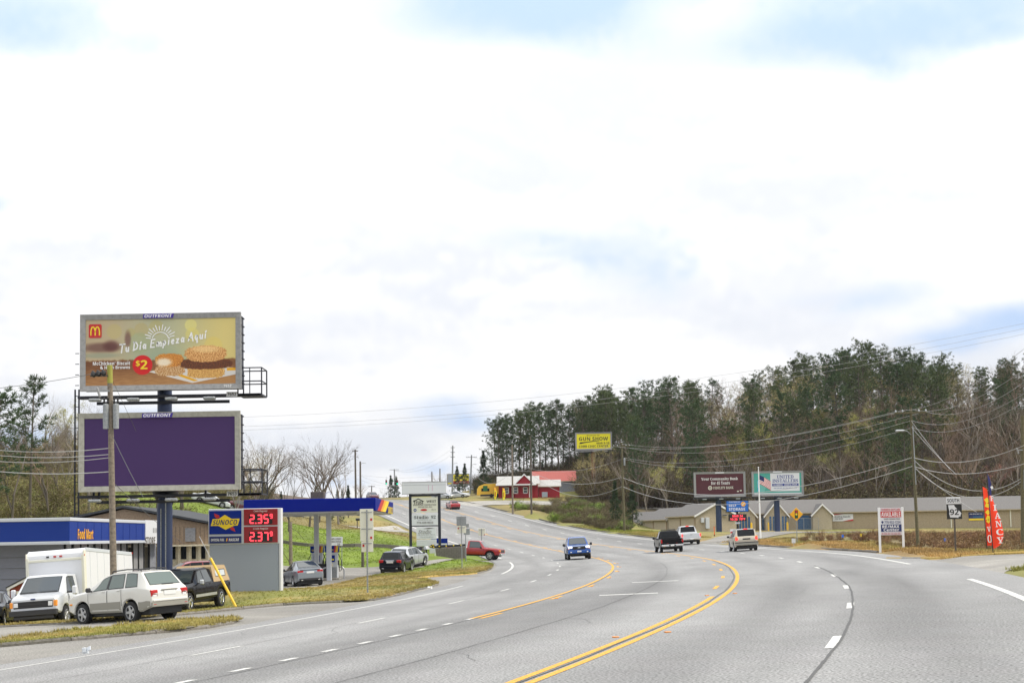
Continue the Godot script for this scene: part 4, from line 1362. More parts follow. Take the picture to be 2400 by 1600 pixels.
func store() -> void:
	var foot := Vector3(-25.4, gh(-25.4, -97), -97.5)
	var t := thing("store_building", "grey block convenience store with a wide blue fascia", "building", foot)
	var y1: float = (Vector3(-25.54, 3.48, -97.50) - foot).y
	var y0: float = (Vector3(-25.53, 1.98, -97.50) - foot).y
	var hgt := y0 + 0.35
	# block walls: frontal wall to the left, glazed wall along the right side
	var mb := MB.new()
	mb.box(Vector3(-10.2, hgt / 2 - 0.5, -14), Vector3(19.0, hgt + 1.0, 26), 0)
	obj("wall", mb, M.store_grey, t, 0)
	for k in 5:
		bx("block_joint", Vector3(-10.4, 0.3 + k * 0.62, -0.985), Vector3(18.6, 0.018, 0.02), M.dark_concrete, t)
	# fascia with pale trim above and below
	for q in [[Vector3(-9.9, 0, -13), Vector3(20.2, 0, 27.2)]]:
		bx("fascia", Vector3(q[0].x, (y0 + y1) / 2, q[0].z), Vector3(q[1].x, y1 - y0 - 0.34, q[1].z), M.store_fascia, t, 0.02)
		bx("fascia_trim", Vector3(q[0].x, y1 - 0.09, q[0].z), Vector3(q[1].x + 0.1, 0.2, q[1].z + 0.1), M.pale_grey, t, 0.02)
		bx("fascia_trim", Vector3(q[0].x, y0 + 0.08, q[0].z), Vector3(q[1].x + 0.06, 0.18, q[1].z + 0.06), M.pale_grey, t, 0.02)
	# fascia seams
	for k in 12:
		bx("fascia_seam", Vector3(0.212, (y0 + y1) / 2, -1.2 - 1.9 * k), Vector3(0.012, y1 - y0 - 0.36, 0.03), M.logo_blue, t)
	var lt := text("Food Mart", Vector3(0.22, (y0 + y1) / 2 + 0.08, -4.6), 0.62, 3.6, M.orange_letters, t)
	lt.transform = Transform3D(Basis(Vector3.UP, PI / 2), Vector3.ZERO) * Transform3D(lt.transform.basis, Vector3.ZERO)
	lt.position = Vector3(0.23, (y0 + y1) / 2 - 0.2, -2.9)
	var wp := bx("white_panel", Vector3(0.23, (y0 + y1) / 2, -22.6), Vector3(0.05, y1 - y0 + 0.1, 7.0), M.white_sign, t)
	var ls := text("STORE", Vector3.ZERO, 0.5, 3.2, M.dark_pole, wp)
	ls.transform = Transform3D(Basis(Vector3.UP, PI / 2) * ls.transform.basis, Vector3(0.27, (y0 + y1) / 2 - 0.62, -20.6))
	for k in 4:
		bx("faded_print", Vector3(0.262, (y0 + y1) / 2 + 0.1, -21.6 - 0.55 * k), Vector3(0.008, 0.34, 0.3), M.frame_grey, wp)
	# window band on the right wall: dark mullions and glass under the canopy
	for k in 14:
		var z := -1.6 - 1.75 * k
		bx("window_mullion", Vector3(-0.63, hgt / 2 - 0.1, z), Vector3(0.12, hgt - 0.5, 0.16), M.black, t)
		if k < 13:
			bx("window", Vector3(-0.67, hgt / 2 + 0.1, z - 0.87), Vector3(0.06, hgt - 0.9, 1.55), M.frame_grey if k % 3 else M.dark_glass, t)
	bx("wall_lamp", Vector3(-6.2, y0 + 0.9, 0.64), Vector3(0.16, 0.14, 0.1), M.cream_sign, t)
	# gable-roofed strip of shops behind
	foot = Vector3(-27.6, gh(-27.6, -126), -126)
	t = thing("shop_building", "tan gable-roofed strip of shops behind the convenience store", "building", foot)
	var e1: float = (Vector3(-22.53, 3.23, -126.00) - foot).y
	var pk: float = (Vector3(-28.91, 4.47, -126.00) - foot).y
	var ea: float = (Vector3(-22.54, 1.79, -126.00) - foot).y
	var xr: float = (Vector3(-22.47, 2.57, -126.00) - foot).x
	var xl: float = (Vector3(-33.15, 2.76, -126.00) - foot).x
	var xp: float = (Vector3(-28.75, 2.68, -126.00) - foot).x
	mb = MB.new()
	mb.prism(PackedVector2Array([Vector2(xl, ea), Vector2(xr, ea), Vector2(xr, e1), Vector2(xp, pk), Vector2(xl, pk - 0.9)]), -24.0, 0.0)
	obj("upper_wall", mb, M.tan_siding, t, 0)
	mb = MB.new()
	for q in [[Vector2(xl - 4.0, pk - 1.55), Vector2(xp, pk + 0.1)], [Vector2(xp, pk + 0.1), Vector2(xr + 0.5, e1 - 0.02)]]:
		var a: Vector2 = q[0]
		var b: Vector2 = q[1]
		mb.prism(PackedVector2Array([a, b, b + Vector2(0, 0.16), a + Vector2(0, 0.16)]), -24.5, 0.5)
	obj("roof", mb, M.dark_roof, t, 0)
	bx("lower_wall", Vector3((xl + xr) / 2, ea / 2 - 0.2, -12.2), Vector3(xr - xl, ea + 0.4, 23.6), M.cream_wall, t)
	bx("soffit", Vector3((xl + xr) / 2, ea - 0.06, 0.0), Vector3(xr - xl + 0.2, 0.12, 0.9), M.cream_wall, t)
	bx("gable_vent", Vector3(xp - 0.6, pk - 1.2, 0.03), Vector3(0.9, 0.9, 0.06), M.frame_grey, t)
	bx("air_grille", Vector3(xr - 1.4, (e1 + ea) / 2, 0.04), Vector3(0.75, 1.0, 0.08), M.frame_grey, t)
	for k in 24:
		bx("siding_seam", Vector3(xp - 0.4 + k * 0.3, (e1 + ea) / 2 - 0.05, 0.008), Vector3(0.02, (e1 - ea) * 0.92, 0.016), M.dark_pole, t)
	for q in [[-0.3, 1], [0.9, 0], [2.0, 1], [2.9, 0], [3.7, 1], [4.4, 0], [5.1, 1]]:
		var x: float = xp + 0.6 + q[0]
		var wd := bx("window", Vector3(x, ea * 0.5 + 0.25, -0.38), Vector3(0.42, ea * 0.55, 0.06), M.dark_glass, t)
		bx("window_frame", Vector3(x, ea * 0.78 + 0.3, -0.36), Vector3(0.5, 0.06, 0.09), M.cream_wall, wd)
		bx("pillar", Vector3(x + 0.5, ea / 2 - 0.1, -0.3), Vector3(0.22, ea + 0.2, 0.22), M.cream_wall, t, 0.02)
	for q in [xp + 1.2, xp + 1.9]:
		var dr := bx("door", Vector3(q, 1.05, -0.34), Vector3(0.62, 2.2, 0.08), M.black, t)
		bx("door_glass", Vector3(q, 1.1, -0.29), Vector3(0.46, 1.8, 0.02), M.glass, dr)

func canopy() -> void:
	# pump canopy: front fascia faces the road, striped end on the right
	var c: Vector3 = Vector3(-8.91, 4.20, -110.00)
	var base := Vector3(c.x - 5.0, gh(c.x - 5.0, -118), -118)
	var t := thing("fuel_canopy", "flat blue fuel canopy on two grey columns with a striped end panel", "canopy", base)
	var o := c - base
	var len_ := 8.5
	var deep := 16.0
	var hh := 0.84
	var mb := MB.new()
	mb.box(o + Vector3(-len_ / 2, 0, -deep / 2), Vector3(len_, hh, deep), 0.03)
	obj("fascia", mb, M.blue_fascia, t, 10)
	bx("soffit", o + Vector3(-len_ / 2, -hh / 2 - 0.03, -deep / 2), Vector3(len_ - 0.3, 0.06, deep - 0.3), M.white_sign, t)
	for k in 9:
		bx("soffit_seam", o + Vector3(-len_ / 2, -hh / 2 - 0.066, -1.0 - 2.0 * k), Vector3(len_ - 0.4, 0.012, 0.04), M.pale_grey, t)
	for k in 4:
		bx("soffit_lamp", o + Vector3(-2.0 - 4.6 * (k % 2), -hh / 2 - 0.1, -5.0 - 8.0 * (k / 2)), Vector3(0.7, 0.08, 0.7), M.pale_grey, t, 0.02)
	# stripes on the end panel (sweeping bands)
	var sb := [[1.5, 3.8, M.sign_red], [3.9, 5.6, M.orange_letters], [5.7, 8.2, M.logo_yellow]]
	for q in sb:
		mb = MB.new()
		var pts := PackedVector2Array([Vector2(q[0], -hh / 2 + 0.02), Vector2(q[1], -hh / 2 + 0.02), Vector2(q[1] + 2.2, 0.05), Vector2(q[1] + 3.6, hh / 2 - 0.02), Vector2(q[0] + 3.6, hh / 2 - 0.02), Vector2(q[0] + 2.0, 0.05)])
		mb.prism(pts, 0.0, 0.02, Transform3D(Basis(Vector3.UP, PI / 2), o))
		obj("stripe", mb, q[2], t, 0)
	var lt := text("SUNOCO", Vector3.ZERO, 0.5, 4.6, M.logo_yellow, t)
	lt.transform = Transform3D(Basis(Vector3.UP, PI / 2) * lt.transform.basis, o + Vector3(0.03, -0.22, -12.8))
	# roof boxes
	bx("roof_box", o + Vector3(-4.4, hh / 2 + 0.3, -6), Vector3(0.9, 0.6, 0.9), M.dark_pole, t, 0.02)
	mb = MB.new()
	mb.tube([o + Vector3(-3.9, hh / 2, -6), o + Vector3(-3.85, hh / 2 + 0.5, -6), o + Vector3(-3.6, hh / 2 + 0.62, -6), o + Vector3(-3.5, hh / 2 + 0.4, -6)], [0.04], 6)
	obj("vent_pipe", mb, M.white_sign, t)
	# columns and pump island
	var islands := []
	for q in [[737, 1356, 118.0], [766, 1357, 113.5]]:
		var p: Vector3 = Vector3(-13.81, -0.69, -118.00)
		p.x = (q[0] - 1200.0) / 4000.0 * q[2]
		p.z = -q[2]
		p.y = gh(p.x, p.z)
		var b := p - base
		bx("column", Vector3(b.x, (b.y + o.y - hh / 2) / 2, b.z), Vector3(0.32, o.y - hh / 2 - b.y, 0.32), M.pale_grey, t, 0.03)
		islands.append(p)
	for i in 2:
		var p: Vector3 = islands[i]
		var g := thing("fuel_pump", ["fuel pump with blue crown left of the front canopy column", "fuel pump with blue crown behind the front canopy column"][i], "fuel pump", Vector3(p.x - 0.05 + 0.1 * i, p.y + 0.03, p.z - 0.9 - 0.6 * i), 0.0, "fuel pumps under the blue canopy")
		bx("plinth", Vector3(0, 0.06, 0), Vector3(1.1, 0.16, 2.0), M.concrete, g, 0.03)
		bx("cabinet", Vector3(0, 0.98, 0), Vector3(0.78, 1.7, 0.62), M.pale_grey, g, 0.03)
		bx("lower_panel", Vector3(0, 0.5, 0.316), Vector3(0.66, 0.7, 0.02), M.galvanised, g)
		bx("screen", Vector3(0, 1.42, 0.318), Vector3(0.42, 0.46, 0.03), M.logo_blue, g, 0.01)
		bx("screen_band", Vector3(0, 1.36, 0.336), Vector3(0.3, 0.1, 0.01), M.sign_yellow if M.has("sign_yellow") else M.logo_yellow, g)
		bx("notice", Vector3(0, 1.0, 0.318), Vector3(0.16, 0.2, 0.02), M.cream_wall, g)
		var cr := bx("crown", Vector3(0, 2.06, 0), Vector3(0.92, 0.46, 0.66), M.logo_blue, g, 0.03)
		for q in [[0.24, M.sign_red], [0.33, M.orange_letters], [0.41, M.logo_yellow]]:
			mb = MB.new()
			mb.prism(PackedVector2Array([Vector2(q[0] - 0.09, -0.22), Vector2(q[0] - 0.02, -0.22), Vector2(q[0] + 0.04, 0.22), Vector2(q[0] - 0.03, 0.22)]), 0.332, 0.34, Transform3D(Basis(), Vector3(0, 2.06, 0)))
			obj("stripe", mb, q[1], cr, 0)
		text("SUNOCO", Vector3(-0.12, 2.0, 0.336), 0.11, 0.46, M.logo_yellow, cr)
		for sx in [-1.0, 1.0]:
			mb = MB.new()
			mb.tube([Vector3(sx * 0.42, 1.75, 0.1), Vector3(sx * 0.62, 1.3, 0.14), Vector3(sx * 0.66, 0.7, 0.16), Vector3(sx * 0.52, 0.55, 0.16), Vector3(sx * 0.45, 1.0, 0.16)], [0.025], 5)
			obj("hose", mb, M.rubber, g)
			bx("nozzle", Vector3(sx * 0.43, 1.15, 0.16), Vector3(0.1, 0.32, 0.14), M.dark_plastic, g, 0.02)
	# hoop guards and a waste bin at the island end
	for i in 3:
		var p: Vector3 = Vector3(-12.91, -0.54, -116.00)
		p.x += [-0.75, 0.4, 1.1][i]
		p.z += [1.4, 2.4, 0.6][i]
		p.y = gh(p.x, p.z) + 0.03
		var h := thing("hoop_guard", ["steel hoop guard left of the fuel pumps", "steel hoop guard at the near end of the pump island", "steel hoop guard right of the fuel pumps"][i], "bollard", p, 0.0, "steel hoops protecting the pumps")
		mb = MB.new()
		var arc := [Vector3(-0.3, 0, 0)]
		for k in 9:
			var a := PI - PI * k / 8.0
			arc.append(Vector3(0.3 * cos(a), 0.6 + 0.25 * sin(a), 0))
		arc.append(Vector3(0.3, 0, 0))
		mb.tube(arc, [0.055], 8)
		obj("hoop", mb, M.steel, h)
	var bp: Vector3 = Vector3(-12.83, -0.62, -114.50)
	bp.y = gh(bp.x, bp.z) + 0.03
	var bn := thing("waste_bin", "dark waste bin between the fuel pumps", "bin", bp)
	bx("body", Vector3(0, 0.5, 0), Vector3(0.55, 1.0, 0.55), M.dark_plastic, bn, 0.05)
	bx("lid", Vector3(0, 1.05, 0), Vector3(0.6, 0.12, 0.6), M.black, bn, 0.04)

func tenant_sign() -> void:
	var foot := Vector3(-7.83, 0.40, -150.00)
	var t := thing("tenant_sign", "tall roadside sign with faded white cabinet over three tenant panels", "sign", foot)
	var S := 150.0 / 4000.0
	var top: float = (Vector3(-7.76, 5.82, -150.00) - foot).y
	for q in [-1, 1]:
		bx("post", Vector3(q * 1.27, top / 2 - 0.3, 0), Vector3(0.24, top + 0.6, 0.24), M.black_metal, t, 0.02)
	bx("crossbar", Vector3(0, top - 0.12, 0), Vector3(2.5, 0.2, 0.2), M.black_metal, t)
	var cab := bx("cabinet", Vector3(-0.02, top + 0.53, 0), Vector3(3.92, 1.05, 0.5), M.white_sign, t, 0.04)
	bx("cabinet_rim", Vector3(-0.02, top + 1.04, 0.005), Vector3(3.94, 0.05, 0.52), M.frame_grey, cab)
	bx("cabinet_rim", Vector3(-0.02, top + 0.02, 0.005), Vector3(3.94, 0.05, 0.52), M.frame_grey, cab)
	bx("cabinet_seam", Vector3(-0.02, top + 0.78, 0.252), Vector3(3.9, 0.02, 0.01), M.frame_grey, cab)
	mat("faded_pink", lin(0.6, 0.42, 0.52), 0.7)
	for q in [0.36, 0.7]:
		bx("faded_mark", Vector3(q, top + 0.5, 0.252), Vector3(0.06, 0.5, 0.006), M.faded_pink, cab)
	var y := top - 0.3
	var p1 := bx("panel", Vector3(0, y - 0.66, 0.06), Vector3(2.3, 1.32, 0.12), M.cream_sign, t, 0.01)
	var c := Vector3(0, y - 0.66, 0.125)
	var mb := MB.new()
	mb.prism(PackedVector2Array([Vector2(-1.05, 0.3), Vector2(-0.55, 0.58), Vector2(-0.05, 0.3), Vector2(-0.12, 0.26), Vector2(-0.55, 0.49), Vector2(-0.95, 0.26)]), 0, 0.006, Transform3D(Basis(), c))
	obj("roof_mark", mb, M.black, p1, 0)
	text("Trust", c + Vector3(-0.55, 0.24, 0.004), 0.36, 0.86, M.black, p1)
	text("WEST", c + Vector3(0.58, 0.3, 0.004), 0.2, 0.84, M.black, p1)
	text("RESIDENTIAL CONSTRUCTION", c + Vector3(0, 0.0, 0.004), 0.12, 2.0, M.dark_pole, p1)
	text("SPECIALTIES, INC.", c + Vector3(0.05, -0.19, 0.004), 0.12, 1.25, M.dark_pole, p1)
	mb = MB.new()
	mb.lathe([Vector2(0.13, 0), Vector2(0.13, 0.008), Vector2(0.06, 0.008)], 14, Transform3D(Basis(Vector3.RIGHT, PI / 2), c + Vector3(-0.85, -0.45, 0)))
	obj("round_mark", mb, M.logo_blue, p1)
	mb = MB.new()
	mb.lathe([Vector2(0.1, 0), Vector2(0.1, 0.008), Vector2(0, 0.008)], 14, Transform3D(Basis(Vector3.RIGHT, PI / 2).scaled(Vector3(3.0, 0.9, 1)), c + Vector3(-0.08, -0.44, 0)))
	obj("oval_mark", mb, M.sign_red, p1)
	fine_print(p1, c + Vector3(0.8, -0.43, 0.003), 0.42, 0.09, M.dark_pole)
	var p2 := bx("panel", Vector3(0, y - 1.95, 0.06), Vector3(2.3, 0.98, 0.12), M.white_sign, t, 0.01)
	c = Vector3(0, y - 1.95, 0.125)
	text("Studio  92", c + Vector3(0, 0.22, 0.004), 0.3, 1.9, M.black, p2, "Droid Serif")
	fine_print(p2, c + Vector3(0, -0.03, 0.003), 1.2, 0.07, M.frame_grey)
	text("770-439-0032", c + Vector3(0, -0.26, 0.004), 0.16, 1.45, M.dark_pole, p2)
	bx("crossbar", Vector3(0, y - 2.5, 0), Vector3(2.4, 0.09, 0.16), M.black_metal, t)
	var p3 := bx("panel", Vector3(0.12, y - 3.12, 0.06), Vector3(1.74, 1.06, 0.12), M.white_sign, t, 0.01)
	c = Vector3(0.12, y - 3.12, 0.125)
	text("Studio", c + Vector3(-0.12, 0.12, 0.004), 0.34, 1.1, M.dark_pole, p3, "Droid Serif", false, "lettering", 0.3)
	mb = MB.new()
	mb.prism(PackedVector2Array([Vector2(-0.3, 0.38), Vector2(0.2, 0.45), Vector2(0.75, 0.42), Vector2(0.2, 0.36)]), 0, 0.006, Transform3D(Basis(), c))
	obj("swoosh", mb, M.dark_pole, p3, 0)
	fine_print(p3, c + Vector3(0, -0.15, 0.003), 1.5, 0.1, M.frame_grey)
	text("770-439-0032", c + Vector3(0, -0.36, 0.004), 0.13, 1.2, M.frame_grey, p3, "Droid Sans", false)
	var p4 := bx("panel", Vector3(0.12, y - 3.98, 0.06), Vector3(1.74, 0.58, 0.12), M.white_sign, t, 0.01)
	for k in 3:
		bx("letter_track", Vector3(0.12, y - 3.8 - 0.17 * k, 0.125), Vector3(1.7, 0.014, 0.012), M.frame_grey, p4)
	bx("crossbar", Vector3(0, y - 4.33, 0), Vector3(2.4, 0.09, 0.16), M.black_metal, t)
	# small blue and white board behind, mailboxes in front
	var b := thing("notice_board", "small blue and white notice board behind the tall tenant sign", "sign", Vector3(-6.86, -0.47, -154.00))
	bx("post", Vector3(-0.3, 0.7, 0), Vector3(0.09, 1.8, 0.09), M.white_paint, b)
	bx("post", Vector3(0.45, 0.7, 0), Vector3(0.09, 1.8, 0.09), M.white_paint, b)
	bx("blue_panel", Vector3(0.08, 2.0, 0.03), Vector3(1.5, 0.75, 0.05), M.logo_blue, b, 0.01)
	bx("white_band", Vector3(0.08, 1.86, 0.06), Vector3(1.4, 0.14, 0.012), M.white_sign, b)
	bx("white_panel", Vector3(0.0, 1.3, 0.03), Vector3(1.6, 0.5, 0.05), M.white_sign, b, 0.01)
	var i := 0
	for q in [[Vector3(-7.88, -0.01, -142.00), M.black_metal, "black mailbox on a post beside the tall tenant sign"], [Vector3(-7.34, 0.03, -142.50), M.pale_grey, "pale mailbox on a black post beside the black one"]]:
		var m := thing("mailbox", q[2], "mailbox", q[0])
		bx("post", Vector3(0, 0.45, 0), Vector3(0.1, 1.1, 0.1), M.dark_pole if i == 0 else M.black, m)
		mb = MB.new()
		var pro := PackedVector2Array([Vector2(-0.12, 0), Vector2(0.12, 0), Vector2(0.12, 0.14)])
		for k in 7:
			var a := PI * k / 6.0
			pro.append(Vector2(0.12 * cos(a), 0.14 + 0.11 * sin(a)))
		mb.prism(pro, -0.25, 0.25, Transform3D(Basis(Vector3.UP, 0.4 - 0.9 * i), Vector3(0, 1.0, 0)))
		obj("box", mb, q[1], m)
		bx("flag", Vector3(0.15, 1.2, 0), Vector3(0.02, 0.16, 0.05), M.sign_red, m)
		i += 1

func sign_back(label: String, foot: Vector3, h: float, panels: Array, post: Material, lean := 0.0) -> void:
	var t := thing("road_sign", label, "road sign", foot, 0.0, "road signs seen from behind")
	t.rotation.z = lean
	bx("post", Vector3(0, h / 2 - 0.25, 0), Vector3(0.075, h + 0.5, 0.06), post, t, 0.008)
	for p in panels:
		var s := bx("sign_plate", Vector3(p[0], p[1], -0.06), Vector3(p[2], p[3], 0.02), p[4], t, 0.008)
		bx("brace", Vector3(p[0], p[1] + p[3] * 0.3, -0.038), Vector3(p[2] * 0.8, 0.04, 0.02), post, s)
		if p.size() > 5:
			bx("reflector", Vector3(p[0] + p[5], p[1] + p[6], -0.04), Vector3(0.09, 0.11, 0.02), M.lamp_red, s)

func road_signs() -> void:
	sign_back("tall steel post with three pale sign backs at the edge of the station lawn", Vector3(-6.98, -0.62, -81.00), 3.98, [[-0.02, 3.62, 0.64, 0.8, M.cream_sign, 0.22, -0.1], [-0.01, 2.86, 0.64, 0.72, M.cream_sign, 0.2, -0.2], [0.0, 2.24, 0.56, 0.5, M.cream_sign, -0.18, 0.05]], M.galvanised)
	sign_back("post with stacked grey and cream sign backs on the lawn tip near the red pickup", Vector3(-4.19, -0.50, -135.50), 4.15, [[0.0, 3.75, 0.78, 0.74, M.galvanised], [0.0, 3.08, 0.72, 0.55, M.cream_sign, -0.25, 0.1]], M.galvanised)
	sign_back("second post with small grey sign backs just behind the stacked signs", Vector3(-4.07, -0.11, -142.50), 2.55, [[0.1, 2.55, 0.5, 0.5, M.galvanised], [0.12, 3.05, 0.34, 0.3, M.frame_grey, -0.1, 0.1]], M.galvanised)
	sign_back("single cream sign back on a post in front of the red pickup", Vector3(-3.22, -0.27, -167.50), 3.05, [[0.02, 2.72, 0.68, 0.72, M.cream_sign, 0.25, -0.28]], M.galvanised)
	# route marker
	var t := thing("route_sign", "black and white SOUTH 92 route marker on a dark post", "road sign", Vector3(22.52, 0.80, -87.50), -0.12)
	bx("post", Vector3(0, 1.1, 0), Vector3(0.09, 2.7, 0.06), M.dark_pole, t, 0.008)
	var c := Vector3(0.0, 2.05, 0.05)
	var pl := bx("route_plate", c, Vector3(0.76, 0.76, 0.02), M.black, t, 0.008)
	var mb := MB.new()
	# outline of the state inside the plate
	var st := [[-0.3, 0.34], [0.0, 0.34], [0.01, 0.3], [0.06, 0.22], [0.14, 0.14], [0.22, 0.06], [0.31, -0.03], [0.35, -0.1], [0.31, -0.16], [0.3, -0.24], [0.2, -0.26], [0.19, -0.33], [0.12, -0.3], [-0.22, -0.29], [-0.23, -0.2], [-0.26, -0.1], [-0.24, -0.02]]
	var po := PackedVector2Array()
	for q in st:
		po.append(Vector2(q[0], q[1]))
	mb.prism(po, 0.011, 0.016, Transform3D(Basis(), c))
	var sh := obj("state_shape", mb, M.white_sign, pl, 0)
	text("92", c + Vector3(0.0, -0.02, 0.018), 0.3, 0.44, M.black, sh)
	pl = bx("direction_plate", c + Vector3(-0.03, 0.57, 0), Vector3(0.7, 0.34, 0.02), M.white_sign, t, 0.008)
	text("SOUTH", c + Vector3(-0.03, 0.57, 0.013), 0.19, 0.6, M.black, pl)
	# signal-ahead diamond
	t = thing("warning_sign", "yellow diamond signal-ahead warning sign on the right verge", "road sign", Vector3(25.08, 0.96, -152.00))
	bx("post", Vector3(0, 1.0, 0), Vector3(0.07, 2.6, 0.05), M.galvanised, t)
	var dia: Vector3 = Vector3(20.60, 3.67, -125.00) - Vector3(20.63, 1.14, -125.00)
	var hh := dia.y
	mb = MB.new()
	mb.box(Vector3(0, hh, 0.05), Vector3(0.84, 0.84, 0.02), 0.02, Basis(Vector3(0, 0, 1), PI / 4))
	mat("warning_yellow", lin(0.85, 0.42, 0.01), 0.4)
	var dp := obj("diamond_plate", mb, M.warning_yellow, t, 10)
	bx("signal_symbol", Vector3(0, hh, 0.064), Vector3(0.28, 0.72, 0.012), M.black, dp)
	for q in [[0.22, M.sign_red], [0.0, M.logo_yellow], [-0.22, "g"]]:
		mb = MB.new()
		mb.lathe([Vector2(0.095, 0), Vector2(0.095, 0.008), Vector2(0, 0.008)], 14, Transform3D(Basis(Vector3.RIGHT, PI / 2), Vector3(0, hh + q[0], 0.07)))
		if not M.has("sign_green"): mat("sign_green", lin(0.01, 0.12, 0.03), 0.5)
		obj("signal_disc", mb, M.sign_green if q[1] is String else q[1], dp)
	# property board
	t = thing("property_sign", "white property board on two white posts reading FORMER DAYCARE AVAILABLE", "sign", Vector3(20.92, 0.82, -95.00), -0.1)
	var W := 1.36
	for sx in [-1, 1]:
		bx("post", Vector3(sx * W * 0.47, 1.1, 0), Vector3(0.12, 2.6, 0.1), M.white_paint, t, 0.01)
	var bd := bx("board", Vector3(0, 1.62, 0.02), Vector3(W * 0.92, 1.5, 0.05), M.white_sign, t, 0.005)
	text("FORMER DAYCARE", Vector3(0, 2.28, 0.05), 0.13, 1.06, M.sign_red, bd)
	bx("red_band", Vector3(0, 2.02, 0.048), Vector3(1.12, 0.34, 0.01), M.sign_red, bd)
	text("AVAILABLE", Vector3(0, 2.02, 0.056), 0.24, 1.04, M.white_paint, bd)
	text("DAVID FREEMAN TEAM", Vector3(0.05, 1.76, 0.05), 0.085, 0.86, M.dark_pole, bd)
	text("770-932-1234", Vector3(0.08, 1.58, 0.05), 0.14, 0.88, M.sign_navy, bd)
	mb = MB.new()
	mb.prism(PackedVector2Array([Vector2(-0.07, 0.02), Vector2(-0.03, 0.07), Vector2(0.03, 0.07), Vector2(0.07, 0.02), Vector2(0.0, -0.09)]), 0, 0.008, Transform3D(Basis(), Vector3(-0.47, 1.58, 0.046)))
	obj("balloon_mark", mb, M.sign_navy, bd, 0)
	bx("navy_band", Vector3(0, 1.26, 0.048), Vector3(1.12, 0.4, 0.01), M.sign_navy, bd)
	text("RE/MAX", Vector3(-0.02, 1.34, 0.056), 0.16, 0.92, M.white_paint, bd)
	text("Center", Vector3(0, 1.16, 0.056), 0.16, 0.84, M.white_paint, bd)
	for k in 2:
		fine_print(bd, Vector3(0, 0.99 - 0.07 * k, 0.05), 1.08, 0.05, M.sign_red)
	# small white yard sign and utility flags
	t = thing("yard_sign", "small white yard sign in the dry grass on the right verge", "sign", Vector3(21.84, 0.80, -134.00), -0.3)
	bx("board", Vector3(0, 0.45, 0), Vector3(0.3, 0.36, 0.02), M.white_sign, t)
	bx("stake", Vector3(0, 0.1, 0), Vector3(0.03, 0.5, 0.02), M.steel, t)
	mat("flag_blue", lin(0.01, 0.15, 0.75), 0.6)
	var fl := [[Vector3(23.99, 1.08, -125.50), M.flag_blue, "blue utility marker flag in the dry brush"], [Vector3(25.64, 1.12, -127.00), M.logo_yellow, "yellow utility marker flag in the dry brush"], [Vector3(28.21, 0.76, -112.50), M.flag_blue, "blue utility marker flag left of the route sign"]]
	for q in fl:
		var f := thing("marker_flag", q[2], "flag", q[0])
		bx("wire_stem", Vector3(0, 0.25, 0), Vector3(0.012, 0.6, 0.012), M.steel, f)
		bx("flag_sheet", Vector3(0.07, 0.5, 0), Vector3(0.15, 0.2, 0.008), q[1], f)
	t = thing("marker_post", "orange marker post on the grass by the storage entrance", "post", Vector3(23.95, 1.58, -205.00))
	mat("marker_orange", lin(0.8, 0.16, 0.03), 0.6)
	bx("stake", Vector3(0, 0.5, 0), Vector3(0.1, 1.3, 0.06), M.marker_orange, t, 0.01)
	bx("foot_sleeve", Vector3(0, 0.05, 0), Vector3(0.14, 0.2, 0.1), M.black, t, 0.01)

func feather_flag(label: String, foot: Vector3, h: float, outline: Array, cloth: Material, top: Material, split: float, turn: float) -> Node3D:
	# banner cloth on a bowed pole: outline rows [height fraction, width], pole at the left edge
	var t := thing("feather_flag", label, "banner", foot, turn)
	var mb := MB.new()
	mb.tube([Vector3(0, -0.3, 0), Vector3(0, h * 0.5, 0), Vector3(0, h, 0)], [0.025, 0.02, 0.012], 6)
	obj("pole", mb, M.black, t)
	var lo := MB.new()
	var hi := MB.new()
	var rows := 40
	var prev := []
	for r in rows + 1:
		var f := float(r) / rows
		var w := 0.0
		for k in outline.size() - 1:
			if f >= outline[k][0] and f <= outline[k + 1][0]:
				w = lerpf(outline[k][1], outline[k + 1][1], inverse_lerp(outline[k][0], outline[k + 1][0], f))
		var y := h * (0.08 + 0.92 * f)
		var cur := []
		for c in 7:
			var x := w * c / 6.0
			cur.append(Vector3(x + 0.03, y, 0.06 * sin(x * 5.0 + y * 1.4) * x / maxf(w, 0.05)))
		if prev:
			for c in 6:
				var m := hi if f > split else lo
				m.quad(prev[c], prev[c + 1], cur[c + 1], cur[c])
				var d := Vector3(0, 0, -0.004)
				m.quad(prev[c + 1] + d, prev[c] + d, cur[c] + d, cur[c + 1] + d)
		prev = cur
	obj("cloth", lo, cloth, t)
	if hi.v.size():
		obj("cloth_top", hi, top, t)
	return t

